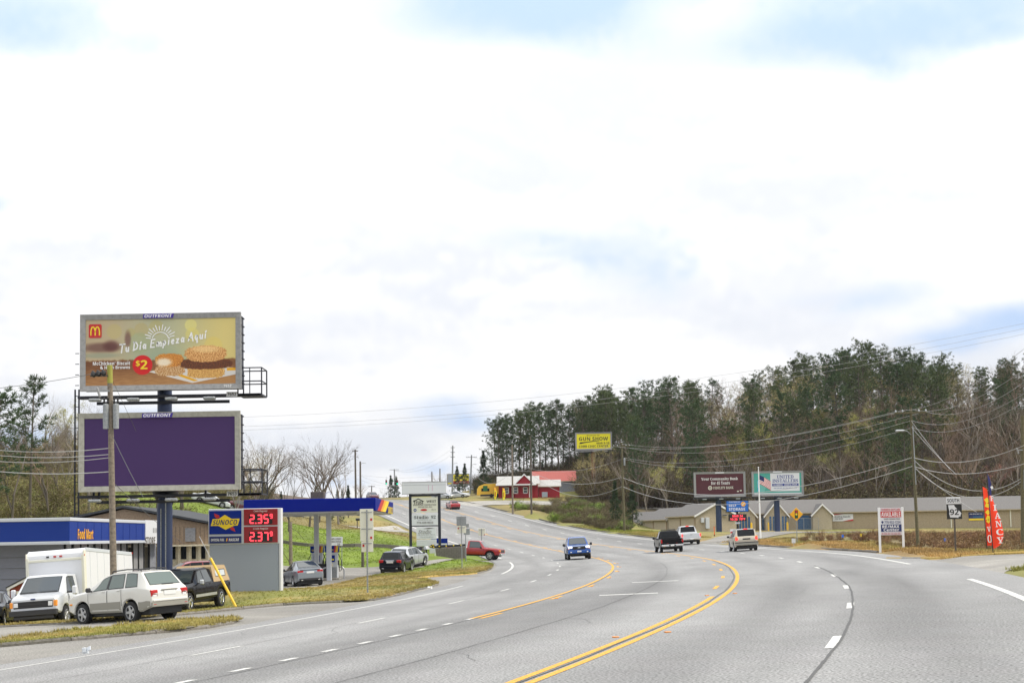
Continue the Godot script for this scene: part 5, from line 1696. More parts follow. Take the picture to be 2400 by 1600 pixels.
func flags() -> void:
	mat("flag_red", lin(0.85, 0.05, 0.012), 0.8)
	M.flag_red.backlight_enabled = true
	M.flag_red.backlight = Color(0.4, 0.08, 0.03)
	mat("flag_navy", lin(0.01, 0.012, 0.1), 0.8)
	var g := Vector3(20.80, 0.82, -74.50)
	var t := feather_flag("tall red feather banner with blue tip and white letters at the right", g, 3.55, [[0.0, 0.06], [0.04, 0.3], [0.1, 0.44], [0.2, 0.52], [0.32, 0.47], [0.45, 0.36], [0.6, 0.2], [0.7, 0.12], [0.85, 0.15], [0.93, 0.11], [1.0, 0.0]], M.flag_red, M.flag_navy, 0.7, 0.05)
	t.rotation.z = 0.04
	var y := 0.62
	for q in [["Y", 0.3], ["C", 0.3], ["N", 0.28], ["A", 0.26], ["I", 0.15]]:
		text(q[0], Vector3(0.06 + 0.24 * q[1] / 0.3 + 0.04, y, 0.075), 0.26, q[1], M.white_paint, t, "Droid Serif")
		y += 0.355
	text("F", Vector3(0.12, 2.45, 0.05), 0.22, 0.14, M.white_paint, t, "Droid Serif")
	bx("white_mark", Vector3(0.16, 2.92, 0.05), Vector3(0.1, 0.12, 0.004), M.white_paint, t, 0.0, Basis(Vector3(0, 0, 1), 0.4))
	g = Vector3(24.68, 0.80, -89.50)
	t = feather_flag("narrow red feather banner with yellow marks just behind the taller one", g, 3.35, [[0.0, 0.3], [0.5, 0.3], [0.85, 0.26], [0.95, 0.24], [0.99, 0.1], [1.0, 0.0]], M.flag_red, M.flag_red, 2.0, 0.05)
	t.rotation.z = 0.04
	for q in [[2.62, 0.24, 0.5], [2.36, 0.2, -0.4], [2.0, 0.2, 0.7], [1.7, 0.24, -0.5], [1.55, 0.16, 0.9]]:
		bx("yellow_mark", Vector3(0.17, q[0], 0.075), Vector3(0.2, q[1], 0.004), M.logo_yellow, t, 0.0, Basis(Vector3(0, 0, 1), q[2]))
	text("V", Vector3(0.16, 1.12, 0.075), 0.26, 0.2, M.white_paint, t, "Droid Serif")
	text("O", Vector3(0.16, 0.62, 0.075), 0.4, 0.22, M.white_paint, t, "Droid Serif")
	# national flag on its pole
	var foot := Vector3(27.30, 1.24, -190.00)
	t = thing("flagpole", "white flagpole flying an American flag in front of the teal billboard", "flagpole", foot)
	var hgt: float = (Vector3(27.29, 9.04, -190.00) - foot).y
	var mb := MB.new()
	mb.tube([Vector3(0, -0.3, 0), Vector3(0, hgt, 0)], [0.11, 0.055], 10)
	obj("pole", mb, M.white_paint, t)
	mb = MB.new()
	mb.lathe([Vector2(0, -0.09), Vector2(0.09, 0), Vector2(0, 0.09)], 10, Transform3D(Basis(), Vector3(0, hgt + 0.08, 0)))
	obj("finial", mb, M.white_paint, t)
	var fy := hgt - 0.75
	for k in 13:
		mb = MB.new()
		for s in 12:
			var pts := []
			for e in [[0, 0], [1, 0], [1, 1], [0, 1]]:
				var x = (s + e[0]) / 12.0
				var row = (k + 1.0 - e[1]) / 13.0
				pts.append(Vector3(0.08 + 1.24 * x, fy - 1.0 * row - 0.75 * pow(x, 1.2), 0.14 * sin(x * 7.0 + row) * x))
			mb.quad(pts[0], pts[1], pts[2], pts[3])
		obj("stripe", mb, M.sign_red if k % 2 == 0 else M.white_paint, t)
	mb = MB.new()
	for s in 5:
		var pts := []
		for e in [[0, 0], [1, 0], [1, 1], [0, 1]]:
			var x: float = (s + e[0]) / 12.0
			var row: float = 7.0 / 13.0 * (1 - e[1])
			pts.append(Vector3(0.08 + 1.24 * x, fy - 1.0 * row - 0.75 * pow(x, 1.2), 0.14 * sin(x * 7.0 + row) * x + 0.012))
		mb.quad(pts[0], pts[1], pts[2], pts[3])
	obj("canton", mb, M.sign_navy, t)

# ---------------------------------------------------------------- storage units, house, poles and wires
func gable_block(parent: Node, a: Vector3, dir: Vector3, length: float, width: float, eave: float, rise: float, wall: Material, roof: Material, called := "") -> void:
	# a gabled block: a is the ground corner, dir runs along the eaves, the block lies to dir's right hand
	var r := Vector3(-dir.z, 0, dir.x)
	var flip := width < 0.0   # a negative width lays the block to the left hand
	if flip:
		r = -r
		width = -width
	var up := Vector3.UP
	var w := MB.new()
	var b := a - up * 1.0
	var c := [b, b + dir * length, b + dir * length + r * width, b + r * width]
	var h := eave + 1.0
	for i in 4:
		var p: Vector3 = c[i]
		var q: Vector3 = c[(i + 1) % 4]
		w.quad(q, p, p + up * h, q + up * h)
	for k in [0.0, length]:
		var m = a + dir * k + up * eave
		if k == 0.0:
			w.tri(m, m + r * width / 2 + up * rise, m + r * width)
		else:
			w.tri(m, m + r * width, m + r * width / 2 + up * rise)
	if flip: turn_faces(w)
	obj("wall" + called, w, wall, parent, 0)
	var ro := MB.new()
	var oh := 0.35
	var s0 := a + up * (eave - oh * rise / (width / 2)) - dir * oh - r * oh
	var s1 := a + up * (eave + rise) - dir * oh + r * width / 2
	var s2 := a + up * (eave - oh * rise / (width / 2)) - dir * oh + r * (width + oh)
	var L := dir * (length + 2 * oh)
	var th := up * 0.14
	for q in [[s0, s1], [s1, s2]]:
		ro.quad(q[0] + th, q[1] + th, q[1] + th + L, q[0] + th + L)
		ro.quad(q[0], q[0] + L, q[1] + L, q[1])
		ro.quad(q[0], q[1], q[1] + th, q[0] + th)
		ro.quad(q[1] + L, q[0] + L, q[0] + L + th, q[1] + L + th)
	ro.quad(s0 + L, s0, s0 + th, s0 + th + L)
	ro.quad(s2, s2 + L, s2 + L + th, s2 + th)
	if flip: turn_faces(ro)
	obj("roof", ro, roof, parent, 0)
	# pale rake boards on the near gable and a gutter along the front eave
	for q in [[s0, s1], [s1, s2]]:
		var mb := MB.new()
		var d: Vector3 = (q[1] - q[0])
		var o := -dir * 0.03
		mb.quad(q[1] + o - up * 0.16, q[0] + o - up * 0.16, q[0] + o + th, q[1] + o + th)
		mb.quad(q[0] + o - up * 0.16, q[1] + o - up * 0.16, q[1] + o - up * 0.16 + dir * 0.1, q[0] + o - up * 0.16 + dir * 0.1)
		if flip: turn_faces(mb)
		obj("rake_board", mb, M.white_paint, parent, 0)
	var gt := MB.new()
	gt.box(s0 + L / 2 - r * 0.05 + up * 0.05, Vector3(0.13, 0.14, L.length()), 0.0, Basis(r.normalized(), up, -dir))
	obj("gutter", gt, M.storage_wall, parent, 0)

func turn_faces(mb: MB) -> void:
	for i in range(0, mb.v.size(), 3):
		var a := mb.v[i + 1]
		mb.v[i + 1] = mb.v[i + 2]
		mb.v[i + 2] = a

func storage_units() -> void:
	var c0 := Vector3(27.82, 2.21, -262.00)
	var cl := Vector3(18.10, 5.15, -300.00)
	var t := thing("storage_building", "stepped beige storage row with grey roofs left of the bank billboard", "building", c0)
	var dir := cl - c0
	dir.y = 0
	var length := dir.length()
	dir = dir.normalized()
	var ev: float = (Vector3(27.89, 4.69, -262.00) - c0).y
	for k in 3:
		var a := dir * (length / 3.0 * k) + Vector3.UP * (-0.12 * k)
		gable_block(t, a, dir, length / 3.0 - 0.02 - (0.5 if k < 2 else 0.0), 6.6, ev - 0.28 * k, 1.75, M.storage_wall, M.shingle)
	var left := Vector3(dir.z, 0, -dir.x)
	for k in 6:
		bx("downpipe", dir * (0.3 + length / 6.0 * k) + left * 0.06 + Vector3.UP * (ev / 2 - 0.1 * k), Vector3(0.1, ev, 0.1), M.tan_siding, t, 0.0, Basis(left, Vector3.UP, -dir))
	for q in [[0.5, 1.7, 0.5, 0.75], [1.3, 1.25, 0.6, 1.7]]:
		bx("meter_box", -dir * 0.2 - left * (q[0] + 0.5) + Vector3.UP * q[1], Vector3(q[2], q[3], 0.3), M.pale_grey, t, 0.03, Basis(-left, Vector3.UP, -dir))
	bx("wall_lamp", -dir * 0.4 - left * 4.6 + Vector3.UP * 2.4, Vector3(0.6, 0.1, 0.5), M.navy_metal, t)
	# long building facing the road
	var f := Vector3(47.74, 2.16, -276.00)
	t = thing("storage_building", "long beige storage building with blue doors and gabled entrance bays", "building", f)
	var xl: float = (Vector3(36.61, 2.45, -276.00) - f).x
	var xr := 78.0
	ev = (Vector3(47.83, 4.93, -276.00) - f).y
	var rise: float = (Vector3(48.93, 7.03, -282.00) - f).y - ev
	gable_block(t, Vector3(xl, -0.1, 0), Vector3.RIGHT, xr - xl, -13.0, ev + 0.1, rise, M.storage_wall, M.shingle)
	t.get_child(0).material_override = M.storage_tan
	var ux := func(u: float) -> float: return (u - 1900.0) / 4000.0 * 274.0
	for q in [[1792, 1843, 1175], [1903, 1947, 1184], [1722, 1768, 1180]]:
		var x0: float = ux.call(float(q[0]))
		var x1: float = ux.call(float(q[1]))
		var pk: float = (1201.0 - q[2]) / 4000.0 * 274.0 + 0.35
		gable_block(t, Vector3(x1, -0.1, 1.6), Vector3(0, 0, -1), 5.0, -(x1 - x0), ev - 0.15, pk, M.storage_wall, M.shingle)
	for q in [[1786, 1793, 1.0], [1871, 1909, 0.85]]:
		var w: float = ux.call(float(q[1])) - ux.call(float(q[0]))
		var d := bx("roller_door", Vector3(ux.call((q[0] + q[1]) / 2.0), 1.15, 0.03), Vector3(w, 2.4, 0.06), M.blue_door, t)
		for k in 8:
			bx("door_rib", Vector3(ux.call((q[0] + q[1]) / 2.0), 0.15 + 0.28 * k, 0.068), Vector3(w - 0.04, 0.03, 0.02), M.navy_metal, d)
	for u in [1732, 1739, 1746, 1753, 1803, 1811, 1819, 1832, 1839]:
		bx("narrow_door", Vector3(ux.call(float(u)), 1.1, 1.64), Vector3(0.3, 2.3, 0.08), M.blue_door, t)
	for q in [[1756, 2.1], [1795, 2.2], [1840, 2.2]]:
		var b := thing("bollard", ["yellow bollard by the left storage bay", "yellow bollard left of the middle storage bay", "yellow bollard right of the middle storage bay"][[1756, 1795, 1840].find(q[0])], "bollard", f + Vector3(ux.call(float(q[0])), -0.05, 2.6))
		var mb := MB.new()
		mb.lathe([Vector2(0.17, -0.2), Vector2(0.17, 1.25), Vector2(0.12, 1.34), Vector2(0, 1.37)], 12)
		obj("pipe", mb, M.bollard_yellow, b)
		bx("base_ring", Vector3(0, 0.0, 0), Vector3(0.44, 0.08, 0.44), M.concrete, b, 0.02)
	# downpipes along the long wall
	for u in [1948, 2232, 2372]:
		bx("downpipe", Vector3(ux.call(float(u)), ev / 2 - 0.1, 0.08), Vector3(0.16, ev, 0.12), M.cream_sign, t)
	for k in 26:
		bx("wall_joint", Vector3(4.0 + 2.9 * k, ev / 2, 0.008), Vector3(0.03, ev - 0.1, 0.016), M.storage_wall, t)
	# hung boards
	var s := thing("wall_sign", "white and red trucks for rent banner on the storage wall", "sign", f + Vector3(ux.call(1977.0), ev * 0.68, 0.06))
	bx("board", Vector3.ZERO, Vector3(3.35, 1.15, 0.05), M.white_sign, s)
	text("TRUCKS & TRAILERS", Vector3(-0.1, 0.13, 0.03), 0.26, 2.6, M.black, s, "Droid Sans", true, "lettering", 0.2)
	text("FOR RENT", Vector3(-0.6, -0.2, 0.03), 0.26, 1.3, M.black, s, "Droid Sans", true, "lettering", 0.2)
	var mb2 := MB.new()
	mb2.prism(PackedVector2Array([Vector2(-1.67, 0.57), Vector2(0.2, 0.57), Vector2(-1.67, 0.38)]), 0.026, 0.034)
	mb2.prism(PackedVector2Array([Vector2(1.67, -0.57), Vector2(0.0, -0.57), Vector2(1.67, -0.28)]), 0.026, 0.034)
	obj("red_wedge", mb2, M.sign_red, s, 0)
	s = thing("wall_sign", "dark blue and yellow banner on the storage wall near the red flags", "sign", f + Vector3(ux.call(2291.0), ev * 0.62, 0.06))
	bx("board", Vector3.ZERO, Vector3(2.4, 1.3, 0.05), M.sign_navy, s)
	bx("yellow_band", Vector3(0, -0.5, 0.028), Vector3(2.4, 0.3, 0.01), M.logo_yellow, s)
	bx("blue_patch", Vector3(0.3, -0.1, 0.028), Vector3(1.6, 0.3, 0.008), M.blue_door, s)
	fine_print(s, Vector3(0, 0.38, 0.03), 2.0, 0.16, M.white_paint)
	# chain-link fence across the yard entrance
	var fe := thing("wire_fence", "thin wire mesh fence with posts in front of the storage doors", "fence", f + Vector3(0, 0, 3.2))
	for k in 9:
		var x: float = ux.call(1775.0 + 17.0 * k)
		mb2 = MB.new()
		mb2.bar(Vector3(x, -0.4, 0), Vector3(x, 1.9, 0), 0.035)
		obj("post", mb2, M.galvanised, fe)
	mb2 = MB.new()
	mb2.bar(Vector3(ux.call(1775.0), 1.86, 0), Vector3(ux.call(1911.0), 1.86, 0), 0.025)
	mb2.bar(Vector3(ux.call(1775.0), 0.1, 0), Vector3(ux.call(1911.0), 0.1, 0), 0.02)
	obj("rail", mb2, M.galvanised, fe)
	mb2 = MB.new()
	for k in 70:
		var x: float = ux.call(1775.0) + 0.13 * k
		mb2.bar(Vector3(x, 0.1, 0), Vector3(x + 0.9, 1.86, 0), 0.004, 3)
		mb2.bar(Vector3(x + 0.9, 0.1, 0), Vector3(x, 1.86, 0), 0.004, 3)
	obj("mesh", mb2, M.galvanised, fe, 0)
	# street sign of the storage yard with message screen
	var g := Vector3(28.07, 1.79, -215.00)
	s = thing("storage_sign", "blue SELF STORAGE sign over a red lit message screen", "sign", g)
	var y: float = (Vector3(28.22, 5.24, -215.00) - g).y
	bx("post", Vector3(0, y / 2 - 0.3, -0.1), Vector3(0.25, y + 0.6, 0.25), M.black, s)
	bx("cabinet", Vector3(0, y, 0), Vector3(2.85, 1.42, 0.45), M.black_metal, s, 0.03)
	var pn := bx("blue_panel", Vector3(0, y, 0.23), Vector3(2.7, 1.3, 0.03), M.print_sign if M.has("print_sign") else mat("print_sign", lin(0.01, 0.13, 0.5), 0.4), s)
	text("compass", Vector3(-0.35, y + 0.52, 0.25), 0.2, 1.4, M.white_paint, pn, "Droid Sans", false)
	text("SELF", Vector3(-0.6, y + 0.12, 0.25), 0.3, 0.95, M.white_paint, pn)
	text("STORAGE", Vector3(-0.05, y - 0.36, 0.25), 0.34, 2.05, M.white_paint, pn)
	mb2 = MB.new()
	mb2.lathe([Vector2(0.3, 0), Vector2(0.3, 0.02), Vector2(0, 0.02)], 16, Transform3D(Basis(Vector3.RIGHT, PI / 2), Vector3(0.75, y + 0.26, 0.245)))
	obj("round_mark", mb2, M.orange_letters, pn)
	bx("arrow_mark", Vector3(0.75, y + 0.26, 0.275), Vector3(0.36, 0.1, 0.01), M.white_paint, pn, 0, Basis(Vector3(0, 0, 1), 0.8))
	var sc := bx("message_screen", Vector3(0.0, y - 1.42, 0.05), Vector3(2.25, 0.86, 0.4), M.black, s, 0.02)
	text("MAR 24", Vector3(0, y - 1.22, 0.26), 0.28, 1.3, M.led_red, sc)
	text("10:36  70°F", Vector3(0, y - 1.62, 0.26), 0.28, 1.9, M.led_red, sc)
	bx("bracket", Vector3(0, y - 2.1, 0.05), Vector3(0.6, 0.2, 0.3), M.pale_grey, s)
	s = thing("yard_sign", "low white and red board on the grass behind the beige SUV", "sign", Vector3(25.06, 1.36, -195.00))
	bx("board", Vector3(0, 0.75, 0), Vector3(0.95, 0.5, 0.04), M.white_sign, s)
	bx("red_patch", Vector3(-0.3, 0.62, 0.024), Vector3(0.3, 0.2, 0.01), M.sign_red, s)
	for sx in [-1, 1]:
		bx("stake", Vector3(sx * 0.35, 0.2, 0), Vector3(0.05, 1.0, 0.04), M.white_paint, s)

func red_house() -> void:
	var f := Vector3(0.90, 9.52, -338.00)
	var t := thing("red_house", "red timber house with pale tin roof and white framed windows", "house", f)
	var S := 338.0 / 4000.0
	var ev := 2.75
	# main block, front eave side to the camera
	gable_block(t, Vector3(-3.9, 0, 0), Vector3.RIGHT, 7.8, -6.5, ev, 1.5, M.house_red, M.tin_roof)
	# cross gable in the middle, wing to the right
	gable_block(t, Vector3(3.0, -0.02, 0.5), Vector3(0, 0, -1), 4.0, -3.6, ev + 0.1, 1.75, M.house_red, M.tin_roof)
	gable_block(t, Vector3(4.0, 0, -1.2), Vector3.RIGHT, 4.2, -5.0, ev - 0.5, 1.2, M.house_red, M.tin_roof)
	bx("porch_roof", Vector3(-0.4, ev - 0.15, 0.9), Vector3(8.0, 0.14, 2.2), M.tin_roof, t, 0.0, Basis(Vector3.RIGHT, 0.18))
	for x in [-2.3, -0.5, 1.4]:
		var w := bx("window", Vector3(x, 1.45, 0.53), Vector3(0.72, 1.1, 0.06), M.glass, t)
		for q in [[0, 0.58, 0.9, 0.1], [0, -0.58, 0.9, 0.1], [-0.4, 0, 0.1, 1.2], [0.4, 0, 0.1, 1.2], [0, 0, 0.72, 0.06]]:
			bx("window_frame", Vector3(x + q[0], 1.45 + q[1], 0.57), Vector3(q[2], q[3], 0.06), M.white_paint, w)
	for k in 9:
		bx("board_joint", Vector3(-0.4, 0.3 + 0.27 * k, 0.508), Vector3(6.9, 0.015, 0.012), M.black, t)
	bx("corner_board", Vector3(2.2, ev / 2, 0.56), Vector3(0.16, ev, 0.1), M.white_paint, t)
	bx("air_unit", Vector3(5.2, 0.5, 1.0), Vector3(1.1, 1.0, 0.8), M.monolith_grey, t, 0.04)
	# neighbour with a salmon roof
	f = Vector3(8.38, 10.73, -350.00)
	t = thing("shed_building", "low grey building with a faded salmon-red roof right of the red house", "building", f)
	gable_block(t, Vector3(-4.2, 0, 0), Vector3.RIGHT, 8.4, -7.0, 2.4, 2.0, M.store_grey, M.red_roof)
	bx("door", Vector3(-1.0, 1.0, 0.03), Vector3(1.0, 2.0, 0.06), M.blue_door, t)
	gable_block(t, Vector3(4.3, 0, -1.0), Vector3.RIGHT, 3.2, -6.0, 1.9, 1.3, M.store_grey, M.dark_roof)
	# yellow snack trailer
	f = Vector3(-4.72, 9.78, -342.00)
	t = thing("snack_trailer", "long rounded yellow trailer beside the red house", "trailer", f, 0.05)
	mat("trailer_yellow", lin(0.75, 0.46, 0.04), 0.5)
	var mb := MB.new()
	var pro := PackedVector2Array([Vector2(-2.65, 0.45), Vector2(2.65, 0.45), Vector2(2.65, 2.0), Vector2(2.45, 2.5), Vector2(1.6, 2.75), Vector2(-1.2, 2.65), Vector2(-2.2, 2.3), Vector2(-2.6, 1.7)])
	mb.prism(pro, -1.1, 1.1)
	obj("shell", mb, M.trailer_yellow, t, 40)
	var pw := bx("serving_window", Vector3(-1.0, 1.5, 1.12), Vector3(1.6, 0.6, 0.05), M.dark_glass, t)
	bx("green_board", Vector3(-1.0, 1.75, 1.16), Vector3(0.9, 1.1, 0.04), M.sign_green, pw)
	bx("skirt", Vector3(0.2, 0.4, 1.06), Vector3(4.4, 0.4, 0.1), M.dark_plastic, t)
	for x in [-0.6, 0.6]:
		mb = MB.new()
		mb.lathe([Vector2(0.34, -0.1), Vector2(0.36, 0.1), Vector2(0, 0.1)], 12, Transform3D(Basis(Vector3.RIGHT, PI / 2), Vector3(x + 0.8, 0.36, 1.1)))
		obj("wheel", mb, M.rubber, t)
	var k := 0
	for q in [[Vector3(-3.84, 8.97, -332.00), "small yellow feather banner beside the yellow trailer"], [Vector3(-2.18, 8.78, -330.00), "small yellow feather banner in front of the red house"]]:
		var ff := feather_flag(q[1], q[0], 2.5, [[0, 0.3], [0.3, 0.5], [0.7, 0.5], [0.92, 0.4], [1.0, 0.05]], M.sign_yellow, M.orange_letters, 0.75, 0.0)
		bx("red_mark", Vector3(0.26, 1.2, 0.08), Vector3(0.16, 1.0, 0.01), M.sign_red, ff)

# ---------------------------------------------------------------- poles and wires
func utility_pole(label: String, foot: Vector3, top: Vector3, r: float, m: Material, arms: Array, extras := []) -> Node3D:
	var t := thing("utility_pole", label, "utility pole", foot)
	var v := top - foot
	var mb := MB.new()
	mb.tube([-v.normalized() * 0.8, v * 0.5, v], [r, r * 0.85, r * 0.7], 10)
	obj("pole", mb, m, t)
	for a in arms:
		# [height below top, half length, turn]
		var c = v * (1.0 - a[0] / v.length())
		var d := Vector3(cos(a[2]), 0, sin(a[2]))
		var cr := bx("crossarm", c + d.cross(Vector3.UP) * r, Vector3(a[1] * 2, 0.12, 0.1), m, t, 0.01, Basis(d, Vector3.UP, d.cross(Vector3.UP)))
		for k in [-0.92, -0.5, 0.5, 0.92]:
			mb = MB.new()
			mb.lathe([Vector2(0.02, 0), Vector2(0.05, 0.04), Vector2(0.05, 0.12), Vector2(0.02, 0.16)], 7, Transform3D(Basis(), c + d * a[1] * k + Vector3.UP * 0.06))
			obj("insulator", mb, M.pale_grey, cr)
	for e in extras:
		var c: Vector3 = v * (1.0 - e[1] / v.length())
		match e[0]:
			"can":
				mb = MB.new()
				mb.lathe([Vector2(0, -0.5), Vector2(0.115, -0.48), Vector2(0.125, 0.4), Vector2(0.11, 0.48), Vector2(0.0, 0.52)], 14, Transform3D(Basis(), c + Vector3(e[2], 0, 0.1)))
				obj("transformer", mb, M.galvanised, t)
				for k in [-1, 1]:
					mb = MB.new()
					mb.lathe([Vector2(0.03, 0), Vector2(0.06, 0.06), Vector2(0.03, 0.12), Vector2(0.05, 0.2), Vector2(0, 0.24)], 7, Transform3D(Basis(), c + Vector3(e[2] + k * 0.07, 0.5, 0.1)))
					obj("bushing", mb, M.black, t)
			"lamp":
				mb = MB.new()
				mb.tube([c, c + Vector3(e[2] * 0.5, 0.3, 0.2), c + Vector3(e[2], 0.35, 0.3)], [0.035], 6)
				obj("lamp_arm", mb, M.galvanised, t)
				bx("lamp_head", c + Vector3(e[2] * 1.15, 0.33, 0.33), Vector3(0.55, 0.12, 0.22), M.pale_grey, t, 0.04)
			"riser":
				mb = MB.new()
				mb.tube([v * 0.45 + Vector3(0.05, 0, r + 0.03), c + Vector3(0.05, 0, r + 0.03)], [0.035], 7)
				obj("riser_pipe", mb, M.galvanised, t)
			"cap":
				mb = MB.new()
				mb.tube([v * 0.93, v * 1.002], [r * 0.78, r * 0.74], 10)
				obj("pole_cap", mb, M[e[2]], t)
			"knobs":
				for k in 3:
					mb = MB.new()
					mb.lathe([Vector2(0.03, -0.12), Vector2(0.1, -0.05), Vector2(0.1, 0.05), Vector2(0.03, 0.14), Vector2(0, 0.16)], 8, Transform3D(Basis(Vector3(0, 0, 1), 0.3), c + Vector3(-0.22 - 0.2 * k, -0.02 * k, 0.1)))
					obj("insulator", mb, M.black, t)
				bx("bracket", c + Vector3(-0.4, -0.1, 0.08), Vector3(0.7, 0.06, 0.06), M.dark_pole, t)
			"cutout":
				bx("cutout_switch", c + Vector3(e[2], 0, 0.15), Vector3(0.09, 0.42, 0.09), M.frame_grey, t, 0.03, Basis(Vector3(0, 0, 1), 0.3))
				bx("bracket", c + Vector3(e[2] * 0.5, 0.05, 0.12), Vector3(absf(e[2]), 0.06, 0.06), M.galvanised, t)
	return t

func wire(label: String, group: String, a: Vector3, b: Vector3, sag: float, r: float, m: Material) -> void:
	var mb := MB.new()
	var pts := []
	var n := 22
	for i in n + 1:
		var f := float(i) / n
		pts.append(a.lerp(b, f) - Vector3.UP * sag * 4.0 * f * (1.0 - f))
	mb.tube(pts, [r], 4, false)
	var o := obj("overhead_wire", mb, m, null, 60)
	tag(o, label, "wire", group)

func poles_and_wires() -> void:
	# near-left wooden pole with transformer
	var f := Vector3(-15.55, -0.95, -66.50)
	utility_pole("weathered wooden utility pole with transformers in front of the tall billboard", f, Vector3(-15.75, 8.92, -66.50), 0.14, M.wood_pole, [], [["cap", 0, "pole_moss"], ["knobs", 0.3], ["cutout", 1.05, -0.42], ["can", 2.0, 0.23], ["can", 2.0, -0.16]])
	var L := "thin wire running left from the wooden pole past the tall billboard"
	for q in [[256, 868, -300, 920, 0.5], [258, 1047, -250, 1013, 0.5], [259, 1062, -250, 1018, 0.5], [259, 1068, -250, 1035, 0.6], [260, 1104, -250, 1040, 0.6], [262, 1152, -250, 1175, 0.3]]:
		pass
	wire(L, "wires left of the wooden pole", Vector3(-15.79, 8.73, -66.50), Vector3(-35.77, 10.72, -95.00), 0.4, 0.012, M.wire)
	wire(L, "wires left of the wooden pole", Vector3(-15.71, 5.69, -66.50), Vector3(-32.73, 8.32, -90.00), 0.6, 0.014, M.pale_wire)
	wire(L, "wires left of the wooden pole", Vector3(-15.71, 5.45, -66.50), Vector3(-32.73, 8.09, -90.00), 0.6, 0.014, M.pale_wire)
	wire(L, "wires left of the wooden pole", Vector3(-15.71, 5.32, -66.50), Vector3(-32.72, 7.64, -90.00), 0.6, 0.014, M.pale_wire)
	wire(L, "wires left of the wooden pole", Vector3(-15.70, 4.77, -66.50), Vector3(-32.71, 7.08, -90.00), 0.5, 0.018, M.pale_wire)
	wire("dark guy wire slanting down from the wooden pole across the purple panel", "", Vector3(-15.65, 6.19, -66.50), Vector3(-13.89, 3.69, -64.00), 0.05, 0.016, M.wire)
	wire("thin service wire slanting from the pole top across the poster", "", Vector3(-15.65, 8.36, -66.50), Vector3(-16.15, 6.76, -73.00), 0.0, 0.01, M.wire)
	wire("dark service wire dropping from the wooden pole toward the shops", "", Vector3(-15.61, 4.36, -66.50), Vector3(-21.26, 1.85, -110.00), 0.1, 0.014, M.wire)
	# right-hand pole line
	var fb := Vector3(26.38, 0.73, -112.00)
	var tb := Vector3(26.22, 9.96, -112.00)
	utility_pole("mossy utility pole with crossarm and lamp arm behind the route sign", fb, tb, 0.115, M.green_pole, [[0.35, 1.05, 0.25]], [["lamp", 1.85, -0.75], ["riser", 1.2]])
	var fc := Vector3(14.80, 2.41, -230.00)
	var tc := Vector3(14.67, 14.30, -230.00)
	utility_pole("pale utility pole with crossarm and transformer before the beige storage row", fc, tc, 0.17, M.green_pole, [[0.5, 1.2, 0.3]], [["can", 2.6, 0.3]])
	var fd := Vector3(-0.22, 5.62, -290.00)
	var td := Vector3(-0.15, 17.47, -290.00)
	utility_pole("bare wooden utility pole left of the red house gable", fd, td, 0.17, M.wood_pole, [])
	var fe := Vector3(2.86, 5.11, -280.00)
	var te := Vector3(2.89, 18.29, -280.00)
	utility_pole("second wooden utility pole in front of the red house", fe, te, 0.17, M.dark_pole, [])
	utility_pole("tall grey pole with short line posts beyond the crest of the road", Vector3(-14.39, 12.21, -400.00), Vector3(-14.13, 23.38, -400.00), 0.22, M.galvanised, [[0.5, 0.5, 0.0], [1.6, 0.5, 0.0], [2.7, 0.5, 0.0]], [["lamp", 4.5, 0.8]])
	utility_pole("crossarm utility pole right of the far yellow billboard", Vector3(-9.69, 11.51, -380.00), Vector3(-9.27, 20.14, -380.00), 0.2, M.galvanised, [[0.5, 1.2, 0.0]], [["lamp", 2.4, 0.8]])
	utility_pole("tall dark utility pole rising behind the fuel canopy", Vector3(-27.75, 7.06, -300.00), Vector3(-27.79, 17.66, -300.00), 0.2, M.dark_pole, [[0.3, 0.5, 0.0]], [["cutout", 1.4, 0.5]])
	utility_pole("shorter dark pole with lamp arm behind the fuel canopy", Vector3(-25.59, 5.98, -285.00), Vector3(-25.57, 14.86, -285.00), 0.19, M.dark_pole, [], [["lamp", 0.6, 0.6]])
	utility_pole("far crossarm pole by the traffic signals on the crest", Vector3(-31.38, 11.84, -450.00), Vector3(-31.39, 20.13, -450.00), 0.22, M.galvanised, [[0.2, 1.25, 0.0]], [["can", 2.4, 0.4]])
	utility_pole("short far pole just left of the tall pole on the crest", Vector3(-18.59, 12.26, -430.00), Vector3(-18.50, 19.23, -430.00), 0.2, M.dark_pole, [])
	utility_pole("shorter far pole between the signals and the tall pole", Vector3(-21.01, 12.08, -440.00), Vector3(-21.03, 18.90, -440.00), 0.2, M.dark_pole, [])
	utility_pole("small far crossarm pole at the left of the crest", Vector3(-39.22, 12.94, -470.00), Vector3(-39.06, 16.47, -470.00), 0.18, M.dark_pole, [[0.2, 0.9, 0.0]])
	var fm := Vector3(32.05, 0.65, -108.00)
	utility_pole("wooden pole with white sleeve cut by the right edge of the picture", fm, Vector3(32.35, 9.01, -108.00), 0.15, M.green_pole, [], [["cutout", 2.2, -0.35], ["riser", 3.4]])
	# short posts on the bank behind the pumps
	var p := thing("wooden_post", "grey wooden post with bare vine on the bank left of the pumps", "post", Vector3(-18.06, 0.05, -138.00))
	var mb := MB.new()
	mb.tube([Vector3(0, -0.5, 0), Vector3(0, 3.4, 0)], [0.16, 0.13], 8)
	obj("pole", mb, M.wood_pole, p)
	mb = MB.new()
	mb.tube([Vector3(-0.1, 0.2, 0.2), Vector3(-0.7, 1.2, 0.3), Vector3(-0.9, 2.4, 0.2), Vector3(-0.2, 3.1, 0.2), Vector3(0.6, 2.6, 0.2), Vector3(1.3, 1.7, 0.2)], [0.03, 0.02, 0.015], 4)
	obj("vine", mb, M.bark, p)
	p = thing("wooden_post", "dark wooden post behind the pale sign backs near the dark SUV", "post", Vector3(-12.35, -0.23, -139.00))
